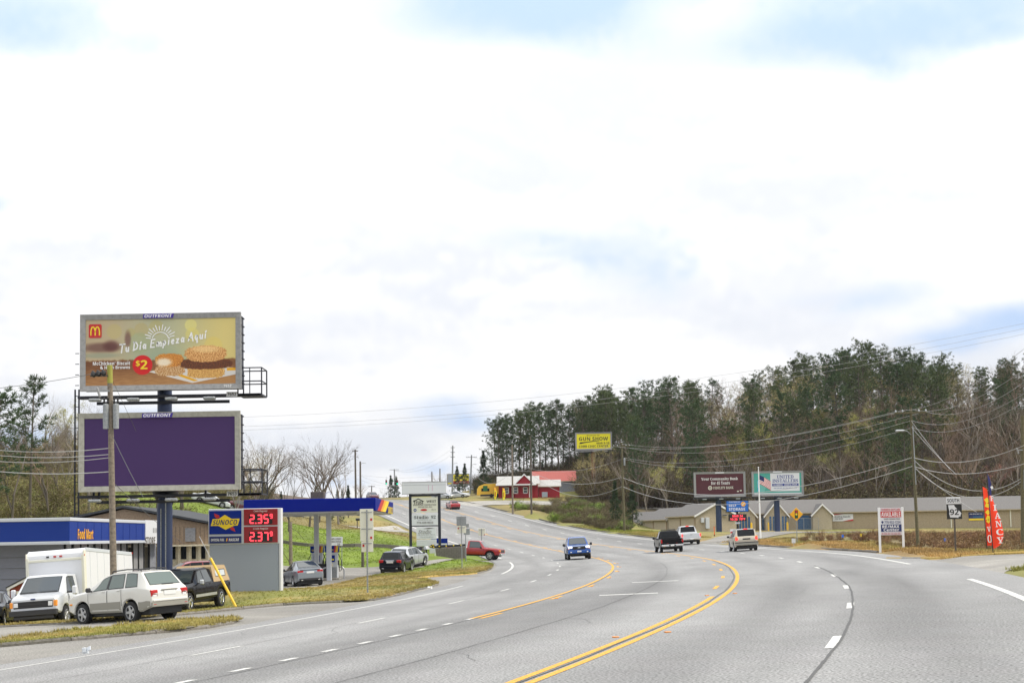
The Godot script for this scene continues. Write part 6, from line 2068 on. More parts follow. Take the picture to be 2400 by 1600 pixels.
	mb = MB.new()
	mb.tube([Vector3(0, -0.5, 0), Vector3(0, 2.1, 0)], [0.12, 0.11], 8)
	obj("pole", mb, M.dark_pole, p)
	# wires of the right-hand line
	L = "overhead wire strung between the utility poles on the right"
	var G := "wires along the right side of the road"
	for q in [[Vector3(25.57, 9.77, -112.00), Vector3(13.68, 13.80, -230.00), 1.2], [Vector3(26.08, 9.82, -112.00), Vector3(14.67, 14.13, -230.00), 1.3], [Vector3(27.05, 9.64, -112.00), Vector3(15.75, 13.53, -230.00), 1.5], [Vector3(26.28, 9.11, -112.00), Vector3(14.80, 12.28, -230.00), 1.6], [Vector3(26.31, 8.64, -112.00), Vector3(14.79, 12.11, -230.00), 1.8]]:
		wire(L, G, q[0], q[1], q[2], 0.012, M.pale_wire)
	for q in [[Vector3(26.30, 6.70, -112.00), Vector3(14.74, 9.58, -230.00), 2.4], [Vector3(26.33, 6.14, -112.00), Vector3(14.71, 8.37, -230.00), 2.5]]:
		wire(L, G, q[0], q[1], q[2], 0.026, M.pale_wire)
	for q in [[Vector3(14.57, 9.64, -230.00), Vector3(2.99, 12.40, -280.00), 1.4], [Vector3(14.65, 8.43, -230.00), Vector3(2.99, 12.12, -280.00), 2.4]]:
		wire(L, G, q[0], q[1], q[2], 0.026, M.pale_wire)
	for q in [[Vector3(13.68, 13.68, -230.00), Vector3(3.09, 17.72, -280.00), 1.2], [Vector3(14.67, 14.01, -230.00), Vector3(3.08, 17.30, -280.00), 1.2], [Vector3(14.79, 12.11, -230.00), Vector3(-0.21, 14.35, -290.00), 1.6]]:
		wire(L, G, q[0], q[1], q[2], 0.016, M.pale_wire)
	for q in [[Vector3(2.99, 12.54, -280.00), Vector3(-0.23, 13.41, -290.00), 0.2], [Vector3(-0.23, 13.26, -290.00), Vector3(-9.40, 17.87, -380.00), 1.4], [Vector3(-0.23, 13.04, -290.00), Vector3(-9.41, 16.92, -380.00), 2.6], [Vector3(-0.16, 17.18, -290.00), Vector3(-9.28, 19.76, -380.00), 1.2]]:
		wire(L, G, q[0], q[1], q[2], 0.024, M.pale_wire)
	L = "overhead wire leading off the right edge of the picture"
	G = "wires at the right edge"
	for q in [[Vector3(25.57, 9.77, -112.00), Vector3(19.05, 8.98, -60.00), 0.7], [Vector3(26.36, 9.82, -112.00), Vector3(19.18, 8.29, -60.00), 0.8], [Vector3(27.20, 9.69, -112.00), Vector3(19.31, 7.99, -60.00), 0.9], [Vector3(26.28, 9.11, -112.00), Vector3(19.29, 7.46, -60.00), 0.9], [Vector3(26.31, 8.64, -112.00), Vector3(19.28, 7.15, -60.00), 0.9]]:
		wire(L, G, q[0], q[1], q[2], 0.009, M.pale_wire)
	for q in [[Vector3(26.30, 6.67, -112.00), Vector3(25.39, 6.46, -80.00), 0.8], [Vector3(26.33, 6.08, -112.00), Vector3(25.35, 5.42, -80.00), 0.7], [Vector3(26.32, 6.50, -112.00), Vector3(32.18, 5.09, -108.00), 1.35], [Vector3(26.36, 6.00, -112.00), Vector3(32.18, 4.93, -108.00), 1.5]]:
		wire(L, G, q[0], q[1], q[2], 0.02, M.pale_wire)
	for q in [[Vector3(26.22, 9.12, -112.00), Vector3(25.09, 5.37, -98.00), 0.1], [Vector3(26.33, 6.00, -112.00), Vector3(27.05, 2.92, -100.00), 0.1], [Vector3(26.23, 8.69, -112.00), Vector3(25.70, 5.10, -99.00), 0.1]]:
		wire("guy wire slanting down from the mossy utility pole", "guy wires of the mossy pole", q[0], q[1], q[2], 0.012, M.pale_wire)
	# long high wires across the sky
	for q in [[Vector3(-104.30, 26.72, -330.00), Vector3(96.87, 38.99, -300.00), 6.0], [Vector3(-104.29, 25.15, -330.00), Vector3(96.84, 38.15, -300.00), 6.5], [Vector3(-104.29, 24.57, -330.00), Vector3(96.79, 37.16, -300.00), 6.5]]:
		wire("long high wire crossing the whole sky", "high wires across the sky", q[0], q[1], q[2], 0.022, M.pale_wire)
	# wires on the crest
	for q in [[Vector3(-27.84, 13.23, -300.00), Vector3(-9.41, 17.11, -380.00), 1.2], [Vector3(-25.52, 12.44, -285.00), Vector3(-14.31, 17.48, -400.00), 2.6], [Vector3(-27.84, 12.63, -300.00), Vector3(-31.33, 15.86, -450.00), 0.6], [Vector3(-31.29, 19.68, -450.00), Vector3(-14.14, 22.78, -400.00), 1.5], [Vector3(-31.29, 19.68, -450.00), Vector3(-14.15, 21.58, -400.00), 1.8], [Vector3(-39.18, 16.23, -470.00), Vector3(-20.97, 15.05, -440.00), 0.8]]:
		wire("faint wire strung between the poles on the crest of the road", "wires on the crest", q[0], q[1], q[2], 0.02, M.pale_wire)
	# span-wire traffic signals
	for i in 2:
		var c: Vector3 = [Vector3(-32.82, 16.36, -440.00), Vector3(-29.97, 16.31, -440.00)][i]
		var t := thing("traffic_signal", ["green traffic signal hanging left over the crest", "green traffic signal hanging right over the crest"][i], "traffic light", c, 0.0, "signals over the crest")
		bx("housing", Vector3.ZERO, Vector3(0.42, 1.2, 0.35), M.black, t, 0.04)
		var k := 0
		for m in [M.red_sign, M.dark_pole, M.signal_green]:
			mb = MB.new()
			mb.lathe([Vector2(0.17, 0), Vector2(0.17, 0.03), Vector2(0, 0.06)], 12, Transform3D(Basis(Vector3.RIGHT, PI / 2), Vector3(0, 0.38 - 0.38 * k, 0.175)))
			obj("signal_lamp", mb, m, t)
			k += 1
		mb = MB.new()
		mb.bar(Vector3(0, 0.6, 0), Vector3(0, 1.3, 0), 0.03)
		obj("hanger", mb, M.black, t)
	var n := thing("street_name_sign", "green street name sign hanging between the traffic signals", "road sign", Vector3(-31.50, 16.66, -440.00))
	bx("plate", Vector3.ZERO, Vector3(1.1, 0.3, 0.04), M.signal_board if M.has("signal_board") else mat("signal_board", lin(0.01, 0.22, 0.11), 0.5), n)
	bx("hanger", Vector3(0, 0.35, 0), Vector3(0.9, 0.4, 0.02), M.galvanised, n)

# ---------------------------------------------------------------- vehicles
# Local axes: +x forward, +y up, +z to the vehicle's right. Profiles are [x, value] lists from nose to tail.
func tab(t: Array, x: float) -> float:
	if x >= t[0][0]:
		return t[0][1]
	for i in t.size() - 1:
		if x >= t[i + 1][0]:
			var k := inverse_lerp(t[i][0], t[i + 1][0], x)
			return lerpf(t[i][1], t[i + 1][1], k)
	return t[t.size() - 1][1]

func sill_at(sp: Dictionary, x: float) -> float:
	var y: float = tab(sp.sill, x)
	for ax in sp.axles:
		var d: float = absf(x - ax)
		if d < sp.arch:
			y = maxf(y, sp.wheel + sqrt(sp.arch * sp.arch - d * d) * 0.98)
	return y

func ring(sp: Dictionary, x: float) -> Array:
	var w: float = tab(sp.wide, x) * sp.W * 0.5
	var yb := sill_at(sp, x)
	var yt: float = maxf(tab(sp.belt, x), yb + 0.08)
	var top: float = maxf(tab(sp.top, x), yt + 0.01)
	var r: float = minf(tab(sp.roof, x), w * 0.965)
	var low: float = tab(sp.sill, x)
	var f := clampf((yb - low) / maxf(yt - low, 0.01), 0.0, 0.95)
	return [Vector3(x, yb, w * 0.93), Vector3(x, lerpf(yb, yt, 0.1), w * 0.985), Vector3(x, lerpf(yb, yt, 0.55), w), Vector3(x, lerpf(yb, yt, 0.93), w * 0.985), Vector3(x, yt, w * 0.965),
		Vector3(x, lerpf(yt, top, 0.93), r), Vector3(x, lerpf(yt, top, 0.985), r * 0.9), Vector3(x, top, r * 0.5), Vector3(x, top + 0.008, 0)]

func body_shell(sp: Dictionary) -> MB:
	var xs := []
	var n := 44
	for i in n + 1:
		xs.append(sp.L * (0.5 - float(i) / n))
	for ax in sp.axles:
		for k in 13:
			xs.append(ax + sp.arch * (1.0 - k / 6.0) * 0.9999)
		xs.append(ax + sp.arch + 0.01)
		xs.append(ax - sp.arch - 0.01)
	for t in [sp.top, sp.belt, sp.wide]:
		for q in t:
			xs.append(clampf(q[0], -sp.L / 2, sp.L / 2))
	xs.sort()
	var mb := MB.new()
	var prev := []
	var px := -99.0
	var first := []
	for x in xs:
		if x - px < 0.004:
			continue
		px = x
		var c := ring(sp, x)
		if prev:
			for j in c.size() - 1:
				# right side (z > 0): outward
				mb.quad(prev[j], prev[j + 1], c[j + 1], c[j])
				var a: Vector3 = prev[j] * Vector3(1, 1, -1)
				var b: Vector3 = prev[j + 1] * Vector3(1, 1, -1)
				var d: Vector3 = c[j + 1] * Vector3(1, 1, -1)
				var e: Vector3 = c[j] * Vector3(1, 1, -1)
				mb.quad(a, e, d, b)
		else:
			first = c
		prev = c
	for q in [[first, -1.0], [prev, 1.0]]:
		var lp := []
		for p in q[0]:
			lp.append(p)
		for j in range(q[0].size() - 2, -1, -1):
			lp.append(q[0][j] * Vector3(1, 1, -1))
		var ce := Vector3(lp[0].x, (lp[0].y + lp[8].y) / 2, 0)
		for j in lp.size():
			var a: Vector3 = lp[j]
			var b: Vector3 = lp[(j + 1) % lp.size()]
			if q[1] > 0:
				mb.tri(ce, b, a)
			else:
				mb.tri(ce, a, b)
	return mb

func skin(sp: Dictionary, x: float, t: float, band: int, side: float, off: float) -> Vector3:
	# point on the shell: band 0 = lower side, 1 = side glass, 2 = top; t runs 0..1 up (or -1..1 across the top)
	var r := ring(sp, x)
	var p: Vector3
	var n: Vector3
	if band == 0:
		var k := clampf(t, 0.0, 1.0) * 3.999
		var i := int(k)
		p = r[i].lerp(r[i + 1], k - i)
		n = Vector3(0, 0.05, 1)
	elif band == 1:
		p = r[4].lerp(r[5], t)
		n = Vector3(0, r[4].z - r[5].z, r[5].y - r[4].y).normalized()
	else:
		var a := absf(t) * 1.999
		var i := int(a)
		p = r[8 - i].lerp(r[7 - i], a - i)
		var e := 0.05
		var dy: float = tab(sp.top, x - e) - tab(sp.top, x + e)
		n = Vector3(dy, 2 * e, 0).normalized()
		p.z *= signf(t) if t != 0.0 else 1.0
		return p + n * off
	if side < 0:
		p.z = -p.z
		n.z = -n.z
	return p + n * off

func patch(sp: Dictionary, called: String, m: Material, parent: Node, band: int, side: float, b0: float, b1: float, t0: float, t1: float, lo: float, hi: float, off := 0.008, nx := 7, nt := 4) -> MeshInstance3D:
	# a panel on the shell: bottom edge x from b0 to b1 at height lo, top edge from t0 to t1 at height hi
	var mb := MB.new()
	for i in nx:
		for j in nt:
			var q := []
			for e in [[0, 0], [1, 0], [1, 1], [0, 1]]:
				var u: float = float(i + e[0]) / nx
				var v: float = float(j + e[1]) / nt
				var x := lerpf(lerpf(b0, b1, u), lerpf(t0, t1, u), v)
				q.append(skin(sp, x, lerpf(lo, hi, v), band, side, off))
			if side < 0 or band == 2:
				mb.quad(q[3], q[2], q[1], q[0])
			else:
				mb.quad(q[0], q[1], q[2], q[3])
	return obj(called, mb, m, parent, 60)

func wheel(parent: Node, at: Vector3, r: float, wd: float, side: float, rim: Material, style := 5) -> void:
	var w := Node3D.new()
	w.name = "wheel"
	parent.add_child(w, true)
	w.position = at
	var xf := Transform3D(Basis(Vector3.RIGHT, PI / 2 * side), Vector3.ZERO)
	var mb := MB.new()
	var h := wd / 2
	mb.lathe([Vector2(r * 0.6, h * 0.7), Vector2(r * 0.66, h), Vector2(r * 0.9, h), Vector2(r * 0.985, h * 0.75), Vector2(r, h * 0.3), Vector2(r, -h * 0.3), Vector2(r * 0.97, -h * 0.8), Vector2(r * 0.6, -h)].map(func(q): return Vector2(q.x, q.y)), 22, xf)
	turn_faces(mb)
	obj("tyre", mb, M.rubber, w)
	mb = MB.new()
	mb.lathe([Vector2(r * 0.66, h * 0.95), Vector2(r * 0.6, h * 0.98), Vector2(r * 0.57, h * 0.6)], 22, xf)
	for k in style:
		var a := TAU * k / style
		var d := Vector3(cos(a), 0, sin(a))
		var s := Vector3(-sin(a), 0, cos(a))
		mb.box(xf * (d * r * 0.33 + Vector3.UP * h * 0.72), Vector3(r * 0.56, r * (0.24 if style == 5 else 0.16), h * 0.3), 0.008, xf.basis * Basis(d, s, Vector3.DOWN))
	mb.lathe([Vector2(r * 0.17, h * 0.6), Vector2(r * 0.15, h * 0.98), Vector2(0, h)], 12, xf)
	turn_faces(mb)
	obj("rim", mb, rim, w)
	mb = MB.new()
	mb.lathe([Vector2(r * 0.6, h * 0.35), Vector2(0, h * 0.35)], 18, xf)
	obj("brake_disc", mb, M.dark_plastic, w)

func both(fn: Callable) -> void:
	for s in [-1.0, 1.0]:
		fn.call(s)

func vehicle(called: String, label: String, category: String, sp: Dictionary, at: Vector3, heading: Vector3) -> Node3D:
	# at: the ground point under the middle; heading: forward direction, may climb
	var t := thing(called, label, category, at)
	var fx := heading.normalized()
	var right := fx.cross(Vector3.UP).normalized()
	if sp.has("cross"):
		right = (right + Vector3.UP * sp.cross).normalized()
	t.basis = Basis(fx, right.cross(fx).normalized(), right)
	obj("body", body_shell(sp), sp.paint, t, 32)
	var ub := MB.new()  # black boxes, set low to deepen the shade beneath and darken the arches
	var s0: float = tab(sp.sill, 0.0)
	ub.box(Vector3(0, s0 - 0.0, 0), Vector3(sp.L * 0.9, 0.26, sp.W * 0.78), 0.03)
	for ax in sp.axles:
		ub.box(Vector3(ax, sp.wheel + 0.14, 0), Vector3(sp.arch * 1.9, sp.arch * 1.1, sp.W * 0.66), 0.02)
	obj("underbody", ub, M.black, t, 20)
	for ax in sp.axles:
		for s in [-1.0, 1.0]:
			wheel(t, Vector3(ax, sp.wheel, s * (sp.W / 2 - sp.tyre / 2 - 0.01)), sp.wheel, sp.tyre, s, sp.rim, sp.get("spokes", 5))
	var gm: Material = sp.get("glass", M.glass)
	for s in [-1.0, 1.0]:
		for q in sp.windows:
			var dx := 0.03 * signf(q[1] - q[0])
			patch(sp, "window_seal", M.black, t, 1, s, q[0] - dx, q[1] + dx, q[2] - dx, q[3] + dx, (q[4] if q.size() > 4 else 0.1) - 0.05, (q[5] if q.size() > 5 else 0.9) + 0.05, 0.005)
			patch(sp, "side_window", gm, t, 1, s, q[0], q[1], q[2], q[3], q[4] if q.size() > 4 else 0.1, q[5] if q.size() > 5 else 0.9)
		for q in sp.doors:
			patch(sp, "door", sp.paint, t, 0, s, q[0], q[1], q[0], q[1], 0.13, 0.99, 0.006, 5, 6)
			for e in [q[0], q[1]]:
				patch(sp, "door_gap", M.black, t, 0, s, e - 0.009, e + 0.009, e - 0.009, e + 0.009, 0.12, 1.0, 0.009, 1, 5)
			patch(sp, "door_gap", M.black, t, 0, s, q[0], q[1], q[0], q[1], 0.115, 0.135, 0.009, 4, 1)
			if q.size() > 2:
				var hp := skin(sp, q[2], 0.86, 0, s, 0.02)
				bx("door_handle", hp, Vector3(0.18, 0.035, 0.04), sp.get("handle", sp.paint), t, 0.01)
		if sp.has("mirror"):
			var mp := skin(sp, sp.mirror, 0.12, 1, s, 0.0)
			bx("mirror", mp + Vector3(-0.02, 0.06, s * sp.get("reach", 0.16)), Vector3(0.13, sp.get("mirror_h", 0.16), 0.2), sp.get("mirror_mat", M.dark_plastic), t, 0.04)
			bx("mirror_arm", mp + Vector3(0.0, 0.01, s * 0.06), Vector3(0.06, 0.05, sp.get("reach", 0.16)), M.dark_plastic, t, 0.01)
	if sp.has("screen"):
		top_glass(sp, "windscreen", sp.get("front_glass", gm), t, sp.screen[0], sp.screen[1])
	if sp.has("rear"):
		top_glass(sp, "rear_window", sp.get("rear_glass", gm), t, sp.rear[0], sp.rear[1])
	for q in sp.get("trim", []):
		# [name, end, y0, y1, z0, z1, depth, material, out]
		for s in ([1.0] if q[4] < 0.0 else [-1.0, 1.0]):
			var z0: float = -q[5] if q[4] < 0.0 else q[4]
			var c := Vector3(q[1] * (sp.L / 2 - q[6] / 2 + (q[8] if q.size() > 8 else 0.015)), (q[2] + q[3]) / 2, s * (z0 + q[5]) / 2)
			bx(q[0], c, Vector3(q[6], q[3] - q[2], q[5] - z0), q[7], t, 0.02)
	return t

func top_glass(sp: Dictionary, called: String, m: Material, parent: Node, x0: float, x1: float) -> void:
	# glass across the sloping front or rear of the cabin, between two stations, over a black seal
	if called != "window_seal":
		var d := (x1 - x0) * 0.04
		top_glass(sp, "window_seal", M.black, parent, x0 - d, x1 + d)
	var mb := MB.new()
	var nx := 8
	var nt := 10
	for i in nx:
		for j in nt:
			var q := []
			for e in [[0, 0], [1, 0], [1, 1], [0, 1]]:
				var x := lerpf(x0, x1, lerpf(0.04, 0.96, float(i + e[0]) / nx))
				var t := lerpf(-0.98, 0.98, float(j + e[1]) / nt)
				q.append(skin(sp, x, t if called == "window_seal" else t * 0.95, 2, 1, 0.006 if called == "window_seal" else 0.011))
			if x1 < x0:
				mb.quad(q[0], q[1], q[2], q[3])
			else:
				mb.quad(q[3], q[2], q[1], q[0])
	if x1 > x0: turn_faces(mb)
	turn_faces(mb)
	obj(called, mb, m, parent, 60)

func suv_spec() -> Dictionary:
	return {"L": 4.62, "W": 1.84, "axles": [1.36, -1.27], "wheel": 0.37, "arch": 0.455, "tyre": 0.24,
		"sill": [[2.31, 0.42], [1.9, 0.3], [-1.9, 0.3], [-2.31, 0.46]],
		"top": [[2.31, 0.74], [2.24, 0.86], [1.95, 0.97], [1.08, 1.1], [0.2, 1.58], [-0.2, 1.68], [-1.3, 1.69], [-1.72, 1.63], [-2.13, 1.14], [-2.26, 1.04], [-2.31, 0.9]],
		"belt": [[2.31, 0.7], [2.2, 0.82], [1.9, 0.93], [1.08, 1.04], [-1.7, 1.12], [-2.2, 1.06], [-2.31, 0.86]],
		"wide": [[2.31, 0.74], [2.2, 0.88], [1.75, 0.98], [-1.75, 1.0], [-2.15, 0.95], [-2.31, 0.86]],
		"roof": [[2.31, 0.62], [1.9, 0.76], [1.08, 0.8], [0.2, 0.66], [-1.6, 0.64], [-2.13, 0.76], [-2.31, 0.74]],
		"screen": [1.06, 0.2], "rear": [-1.74, -2.12], "mirror": 0.82,
		"windows": [[0.72, -0.02, 0.28, -0.06], [-0.12, -0.92, -0.14, -0.86], [-1.04, -1.72, -0.98, -1.58]], "doors": [[0.98, -0.06, 0.14], [-0.08, -0.84, -0.7]]}

func pickup_spec() -> Dictionary:
	return {"L": 5.7, "W": 1.98, "axles": [1.82, -1.74], "wheel": 0.4, "arch": 0.5, "tyre": 0.27,
		"sill": [[2.85, 0.5], [2.4, 0.46], [-2.5, 0.48], [-2.85, 0.56]],
		"top": [[2.85, 0.98], [2.78, 1.1], [2.3, 1.18], [1.2, 1.24], [0.5, 1.78], [0.2, 1.87], [-0.72, 1.88], [-0.9, 1.8], [-1.0, 1.26], [-1.04, 1.17], [-2.85, 1.17]],
		"belt": [[2.85, 0.92], [2.7, 1.04], [1.2, 1.14], [-1.0, 1.16], [-2.85, 1.14]],
		"wide": [[2.85, 0.86], [2.7, 0.94], [2.2, 1.0], [-2.6, 1.0], [-2.85, 0.97]],
		"roof": [[2.85, 0.78], [2.3, 0.86], [1.2, 0.86], [0.5, 0.72], [-0.8, 0.7], [-1.0, 0.86], [-1.05, 0.92], [-2.85, 0.92]],
		"screen": [1.18, 0.5], "rear": [-0.88, -1.0], "mirror": 0.86, "reach": 0.2, "mirror_h": 0.22,
		"windows": [[0.86, 0.12, 0.5, 0.14], [0.04, -0.7, 0.04, -0.62]], "doors": [[1.1, 0.1, 0.3], [0.08, -0.86, -0.5]]}

func sedan_spec() -> Dictionary:
	return {"L": 4.7, "W": 1.82, "axles": [1.4, -1.36], "wheel": 0.33, "arch": 0.39, "tyre": 0.22,
		"sill": [[2.35, 0.34], [1.9, 0.24], [-1.9, 0.24], [-2.35, 0.36]],
		"top": [[2.35, 0.66], [2.25, 0.76], [1.9, 0.86], [0.98, 0.98], [0.1, 1.38], [-0.3, 1.46], [-0.8, 1.43], [-1.75, 1.06], [-2.2, 1.04], [-2.32, 0.96], [-2.35, 0.8]],
		"belt": [[2.35, 0.62], [2.2, 0.72], [1.9, 0.8], [0.98, 0.9], [-1.7, 0.98], [-2.2, 0.96], [-2.35, 0.78]],
		"wide": [[2.35, 0.76], [2.2, 0.9], [1.8, 0.98], [-1.7, 1.0], [-2.15, 0.94], [-2.35, 0.84]],
		"roof": [[2.35, 0.62], [1.9, 0.74], [0.98, 0.78], [0.1, 0.6], [-0.8, 0.58], [-1.75, 0.72], [-2.35, 0.7]],
		"screen": [0.96, 0.1], "rear": [-0.84, -1.7], "mirror": 0.72,
		"windows": [[0.66, -0.12, 0.2, -0.14], [-0.2, -1.0, -0.2, -0.8], [-1.06, -1.42, -0.9, -1.0]], "doors": [[0.9, -0.14, 0.02], [-0.16, -1.0, -0.8]]}

func parked(x: float, z: float, heading: Vector2, lift: float) -> Array:
	# ground point, heading that follows the slope, cross fall; z is depth, heading in x and depth
	var h := heading.normalized()
	var r := Vector2(h.y, -h.x)
	var f := gh(x + h.x * 1.3, -(z + h.y * 1.3))
	var b := gh(x - h.x * 1.3, -(z - h.y * 1.3))
	var l := gh(x - r.x * 0.8, -(z - r.y * 0.8))
	var q := gh(x + r.x * 0.8, -(z + r.y * 0.8))
	return [Vector3(x, (f + b + l + q) / 4 + lift, -z), Vector3(h.x * 2.6, f - b, -h.y * 2.6), (q - l) / 1.6]

func driving(s: float, o: float, way: float) -> Array:
	var i := clampi(int(s) - S0, 1, RX.size() - 2)
	return [road(s, o), (road(s + 2, o) - road(s - 2, o)) * way, RE[i] * way]

func put(called: String, label: String, category: String, sp: Dictionary, pl: Array) -> Node3D:
	sp.cross = pl[2]
	return vehicle(called, label, category, sp, pl[0], pl[1])

func vehicles() -> void:
	paint("pearl_white", lin(0.64, 0.63, 0.58), 0.0, 0.3)
	paint("van_white", lin(0.56, 0.58, 0.6), 0.0, 0.35)
	mat("gloss_black", lin(0.006, 0.006, 0.007), 0.12).metallic_specular = 0.3
	paint("ford_blue", lin(0.006, 0.075, 0.32), 0.2, 0.25)
	paint("silver_grey", lin(0.25, 0.28, 0.31), 0.5, 0.3)
	paint("bright_silver", lin(0.5, 0.52, 0.54), 0.5, 0.3)
	paint("truck_red", lin(0.32, 0.008, 0.014), 0.0, 0.3)
	mat("dark_navy", lin(0.01, 0.012, 0.018), 0.14).metallic_specular = 0.35
	paint("gold_beige", lin(0.5, 0.45, 0.36), 0.2, 0.3)
	paint("maroon_paint", lin(0.09, 0.01, 0.015), 0.1, 0.3)
	mat("cladding", lin(0.27, 0.26, 0.22), 0.45)
	mat("shell_tan", lin(0.45, 0.32, 0.17), 0.5)
	mat("pale_glass", lin(0.5, 0.54, 0.56), 0.08)
	# --- pearl-white SUV
	var sp := suv_spec()
	sp.merge({"paint": M.pearl_white, "rim": M.alloy, "glass": M.green_glass, "front_glass": M.glass, "rear_glass": M.green_glass, "mirror_mat": M.dark_plastic,
		"trim": [["rear_bumper", -1, 0.44, 0.62, -1, 0.8, 0.3, M.cladding, 0.03], ["bumper_lip", -1, 0.62, 0.7, -1, 0.76, 0.3, M.pearl_white, 0.05], ["number_plate", -1, 0.82, 0.97, -1, 0.26, 0.03, M.plate, 0.02], ["plate_bar", -1, 0.99, 1.03, -1, 0.36, 0.06, M.cladding, 0.03],
			["tail_lamp", -1, 0.78, 1.02, 0.5, 0.8, 0.22, M.lamp_red, 0.0], ["tail_lamp_lens", -1, 0.78, 0.86, 0.55, 0.74, 0.2, M.lamp_clear, 0.008], ["bumper_reflector", -1, 0.5, 0.55, 0.6, 0.75, 0.3, M.lamp_red, 0.035],
			["head_lamp", 1, 0.68, 0.82, 0.42, 0.7, 0.3, M.lamp_clear, -0.01], ["grille", 1, 0.6, 0.76, -1, 0.36, 0.06, M.dark_plastic, 0.0], ["front_bumper", 1, 0.4, 0.58, -1, 0.7, 0.2, M.cladding, 0.03]]})
	sp.sill = [[2.31, 0.5], [1.9, 0.38], [-1.9, 0.38], [-2.31, 0.52]]
	sp.top = [[2.31, 0.84], [2.25, 0.97], [2.0, 1.06], [1.1, 1.18], [0.25, 1.64], [-0.15, 1.75], [-1.2, 1.77], [-1.66, 1.72], [-2.1, 1.24], [-2.24, 1.14], [-2.31, 0.98]]
	sp.belt = [[2.31, 0.8], [2.2, 0.92], [1.9, 1.02], [1.08, 1.12], [-1.7, 1.2], [-2.2, 1.13], [-2.31, 0.94]]
	sp.rear = [-1.7, -2.09]
	sp.windows = [[0.74, 0.0, 0.32, -0.04], [-0.1, -0.92, -0.12, -0.82], [-1.06, -1.66, -0.96, -1.46]]
	for q in sp.trim:
		q[2] += 0.07
		q[3] += 0.07
	var pl := parked(-13.6, 60.2, Vector2(-0.78, 0.62), -0.02)
	var t := put("suv", "pearl white SUV parked nose-left at the kerb of the lot", "car", sp, pl)
	for s in [-1.0, 1.0]:
		patch(sp, "side_cladding", M.cladding, t, 0, s, 0.9, -0.8, 0.9, -0.8, 0.0, 0.46, 0.012, 6, 3)
		patch(sp, "rear_quarter_cladding", M.cladding, t, 0, s, -1.74, -2.26, -1.74, -2.26, 0.0, 0.42, 0.012, 4, 3)
		var mb := MB.new()
		mb.tube([Vector3(0.0, 1.72, s * 0.56), Vector3(-0.05, 1.8, s * 0.56), Vector3(-0.8, 1.835, s * 0.555), Vector3(-1.5, 1.81, s * 0.55), Vector3(-1.56, 1.75, s * 0.55)], [0.022], 6)
		obj("roof_rail", mb, M.dark_plastic, t)
		patch(sp, "window_pillar", M.dark_plastic, t, 1, s, -0.01, -0.13, -0.05, -0.15, 0.1, 0.92, 0.011, 2, 4)
		bx("side_marker", skin(sp, 2.0, 0.5, 0, s, 0.0), Vector3(0.16, 0.06, 0.05), M.lamp_amber, t, 0.01)
	bx("rear_wiper", Vector3(-2.1, 1.27, 0.1), Vector3(0.03, 0.03, 0.5), M.black, t)
	# --- white box truck
	sp = {"L": 6.7, "W": 2.02, "axles": [2.45, -1.75], "wheel": 0.39, "arch": 0.47, "tyre": 0.26, "cross": 0.0,
		"sill": [[3.35, 0.62], [3.1, 0.5], [1.1, 0.5], [-3.35, 0.62]],
		"top": [[3.35, 1.06], [3.28, 1.16], [2.72, 1.32], [2.08, 1.96], [1.9, 2.06], [1.06, 2.08], [1.0, 0.9], [-3.35, 0.9]],
		"belt": [[3.35, 1.02], [3.2, 1.1], [2.72, 1.24], [1.05, 1.26], [1.0, 0.86], [-3.35, 0.86]],
		"wide": [[3.35, 0.9], [3.2, 0.97], [2.8, 1.0], [-3.35, 1.0]],
		"roof": [[3.35, 0.86], [2.72, 0.9], [2.08, 0.82], [1.1, 0.82], [1.0, 0.9], [-3.35, 0.9]],
		"screen": [2.74, 2.08], "windows": [[2.3, 1.3, 1.98, 1.34, 0.1, 0.88]], "doors": [[2.2, 1.15, 1.4]], "mirror": 2.25, "reach": 0.3, "mirror_h": 0.34, "mirror_mat": M.white_sign,
		"paint": M.van_white, "rim": M.alloy, "spokes": 8, "glass": M.glass,
		"trim": [["front_bumper", 1, 0.44, 0.66, -1, 0.96, 0.2, M.dark_plastic, 0.1], ["bumper_lower", 1, 0.3, 0.44, -1, 0.8, 0.12, M.dark_plastic, 0.04], ["grille", 1, 0.74, 1.0, -1, 0.8, 0.05, M.black, 0.02], ["grille_bar", 1, 0.86, 0.89, -1, 0.56, 0.05, M.dark_plastic, 0.03], ["head_lamp", 1, 0.78, 0.97, 0.6, 0.79, 0.08, M.lamp_clear, 0.03], ["turn_lamp", 1, 0.76, 1.0, 0.81, 0.95, 0.2, M.lamp_amber, 0.01], ["badge", 1, 1.04, 1.1, -1, 0.1, 0.04, M.sign_navy, 0.03]]}
	pl = parked(-18.2, 69.6, Vector2(-0.12, -0.99), -0.05)
	t = put("box_truck", "white box truck parked facing the road beside the wooden pole", "truck", sp, pl)
	var bz := 2.4
	var x0 := 1.02
	var x1 := -4.7
	var mb := MB.new()
	var pro := PackedVector2Array([Vector2(x1, 0.98), Vector2(x0, 0.98), Vector2(x0, 2.7), Vector2(x0 - 0.04, 2.88), Vector2(x0 - 0.14, 3.0), Vector2(x0 - 0.3, 3.08), Vector2(x1, 3.08)])
	mb.prism(pro, -bz / 2, bz / 2)
	var cargo := obj("cargo_box", mb, M.white_sign, t, 25)
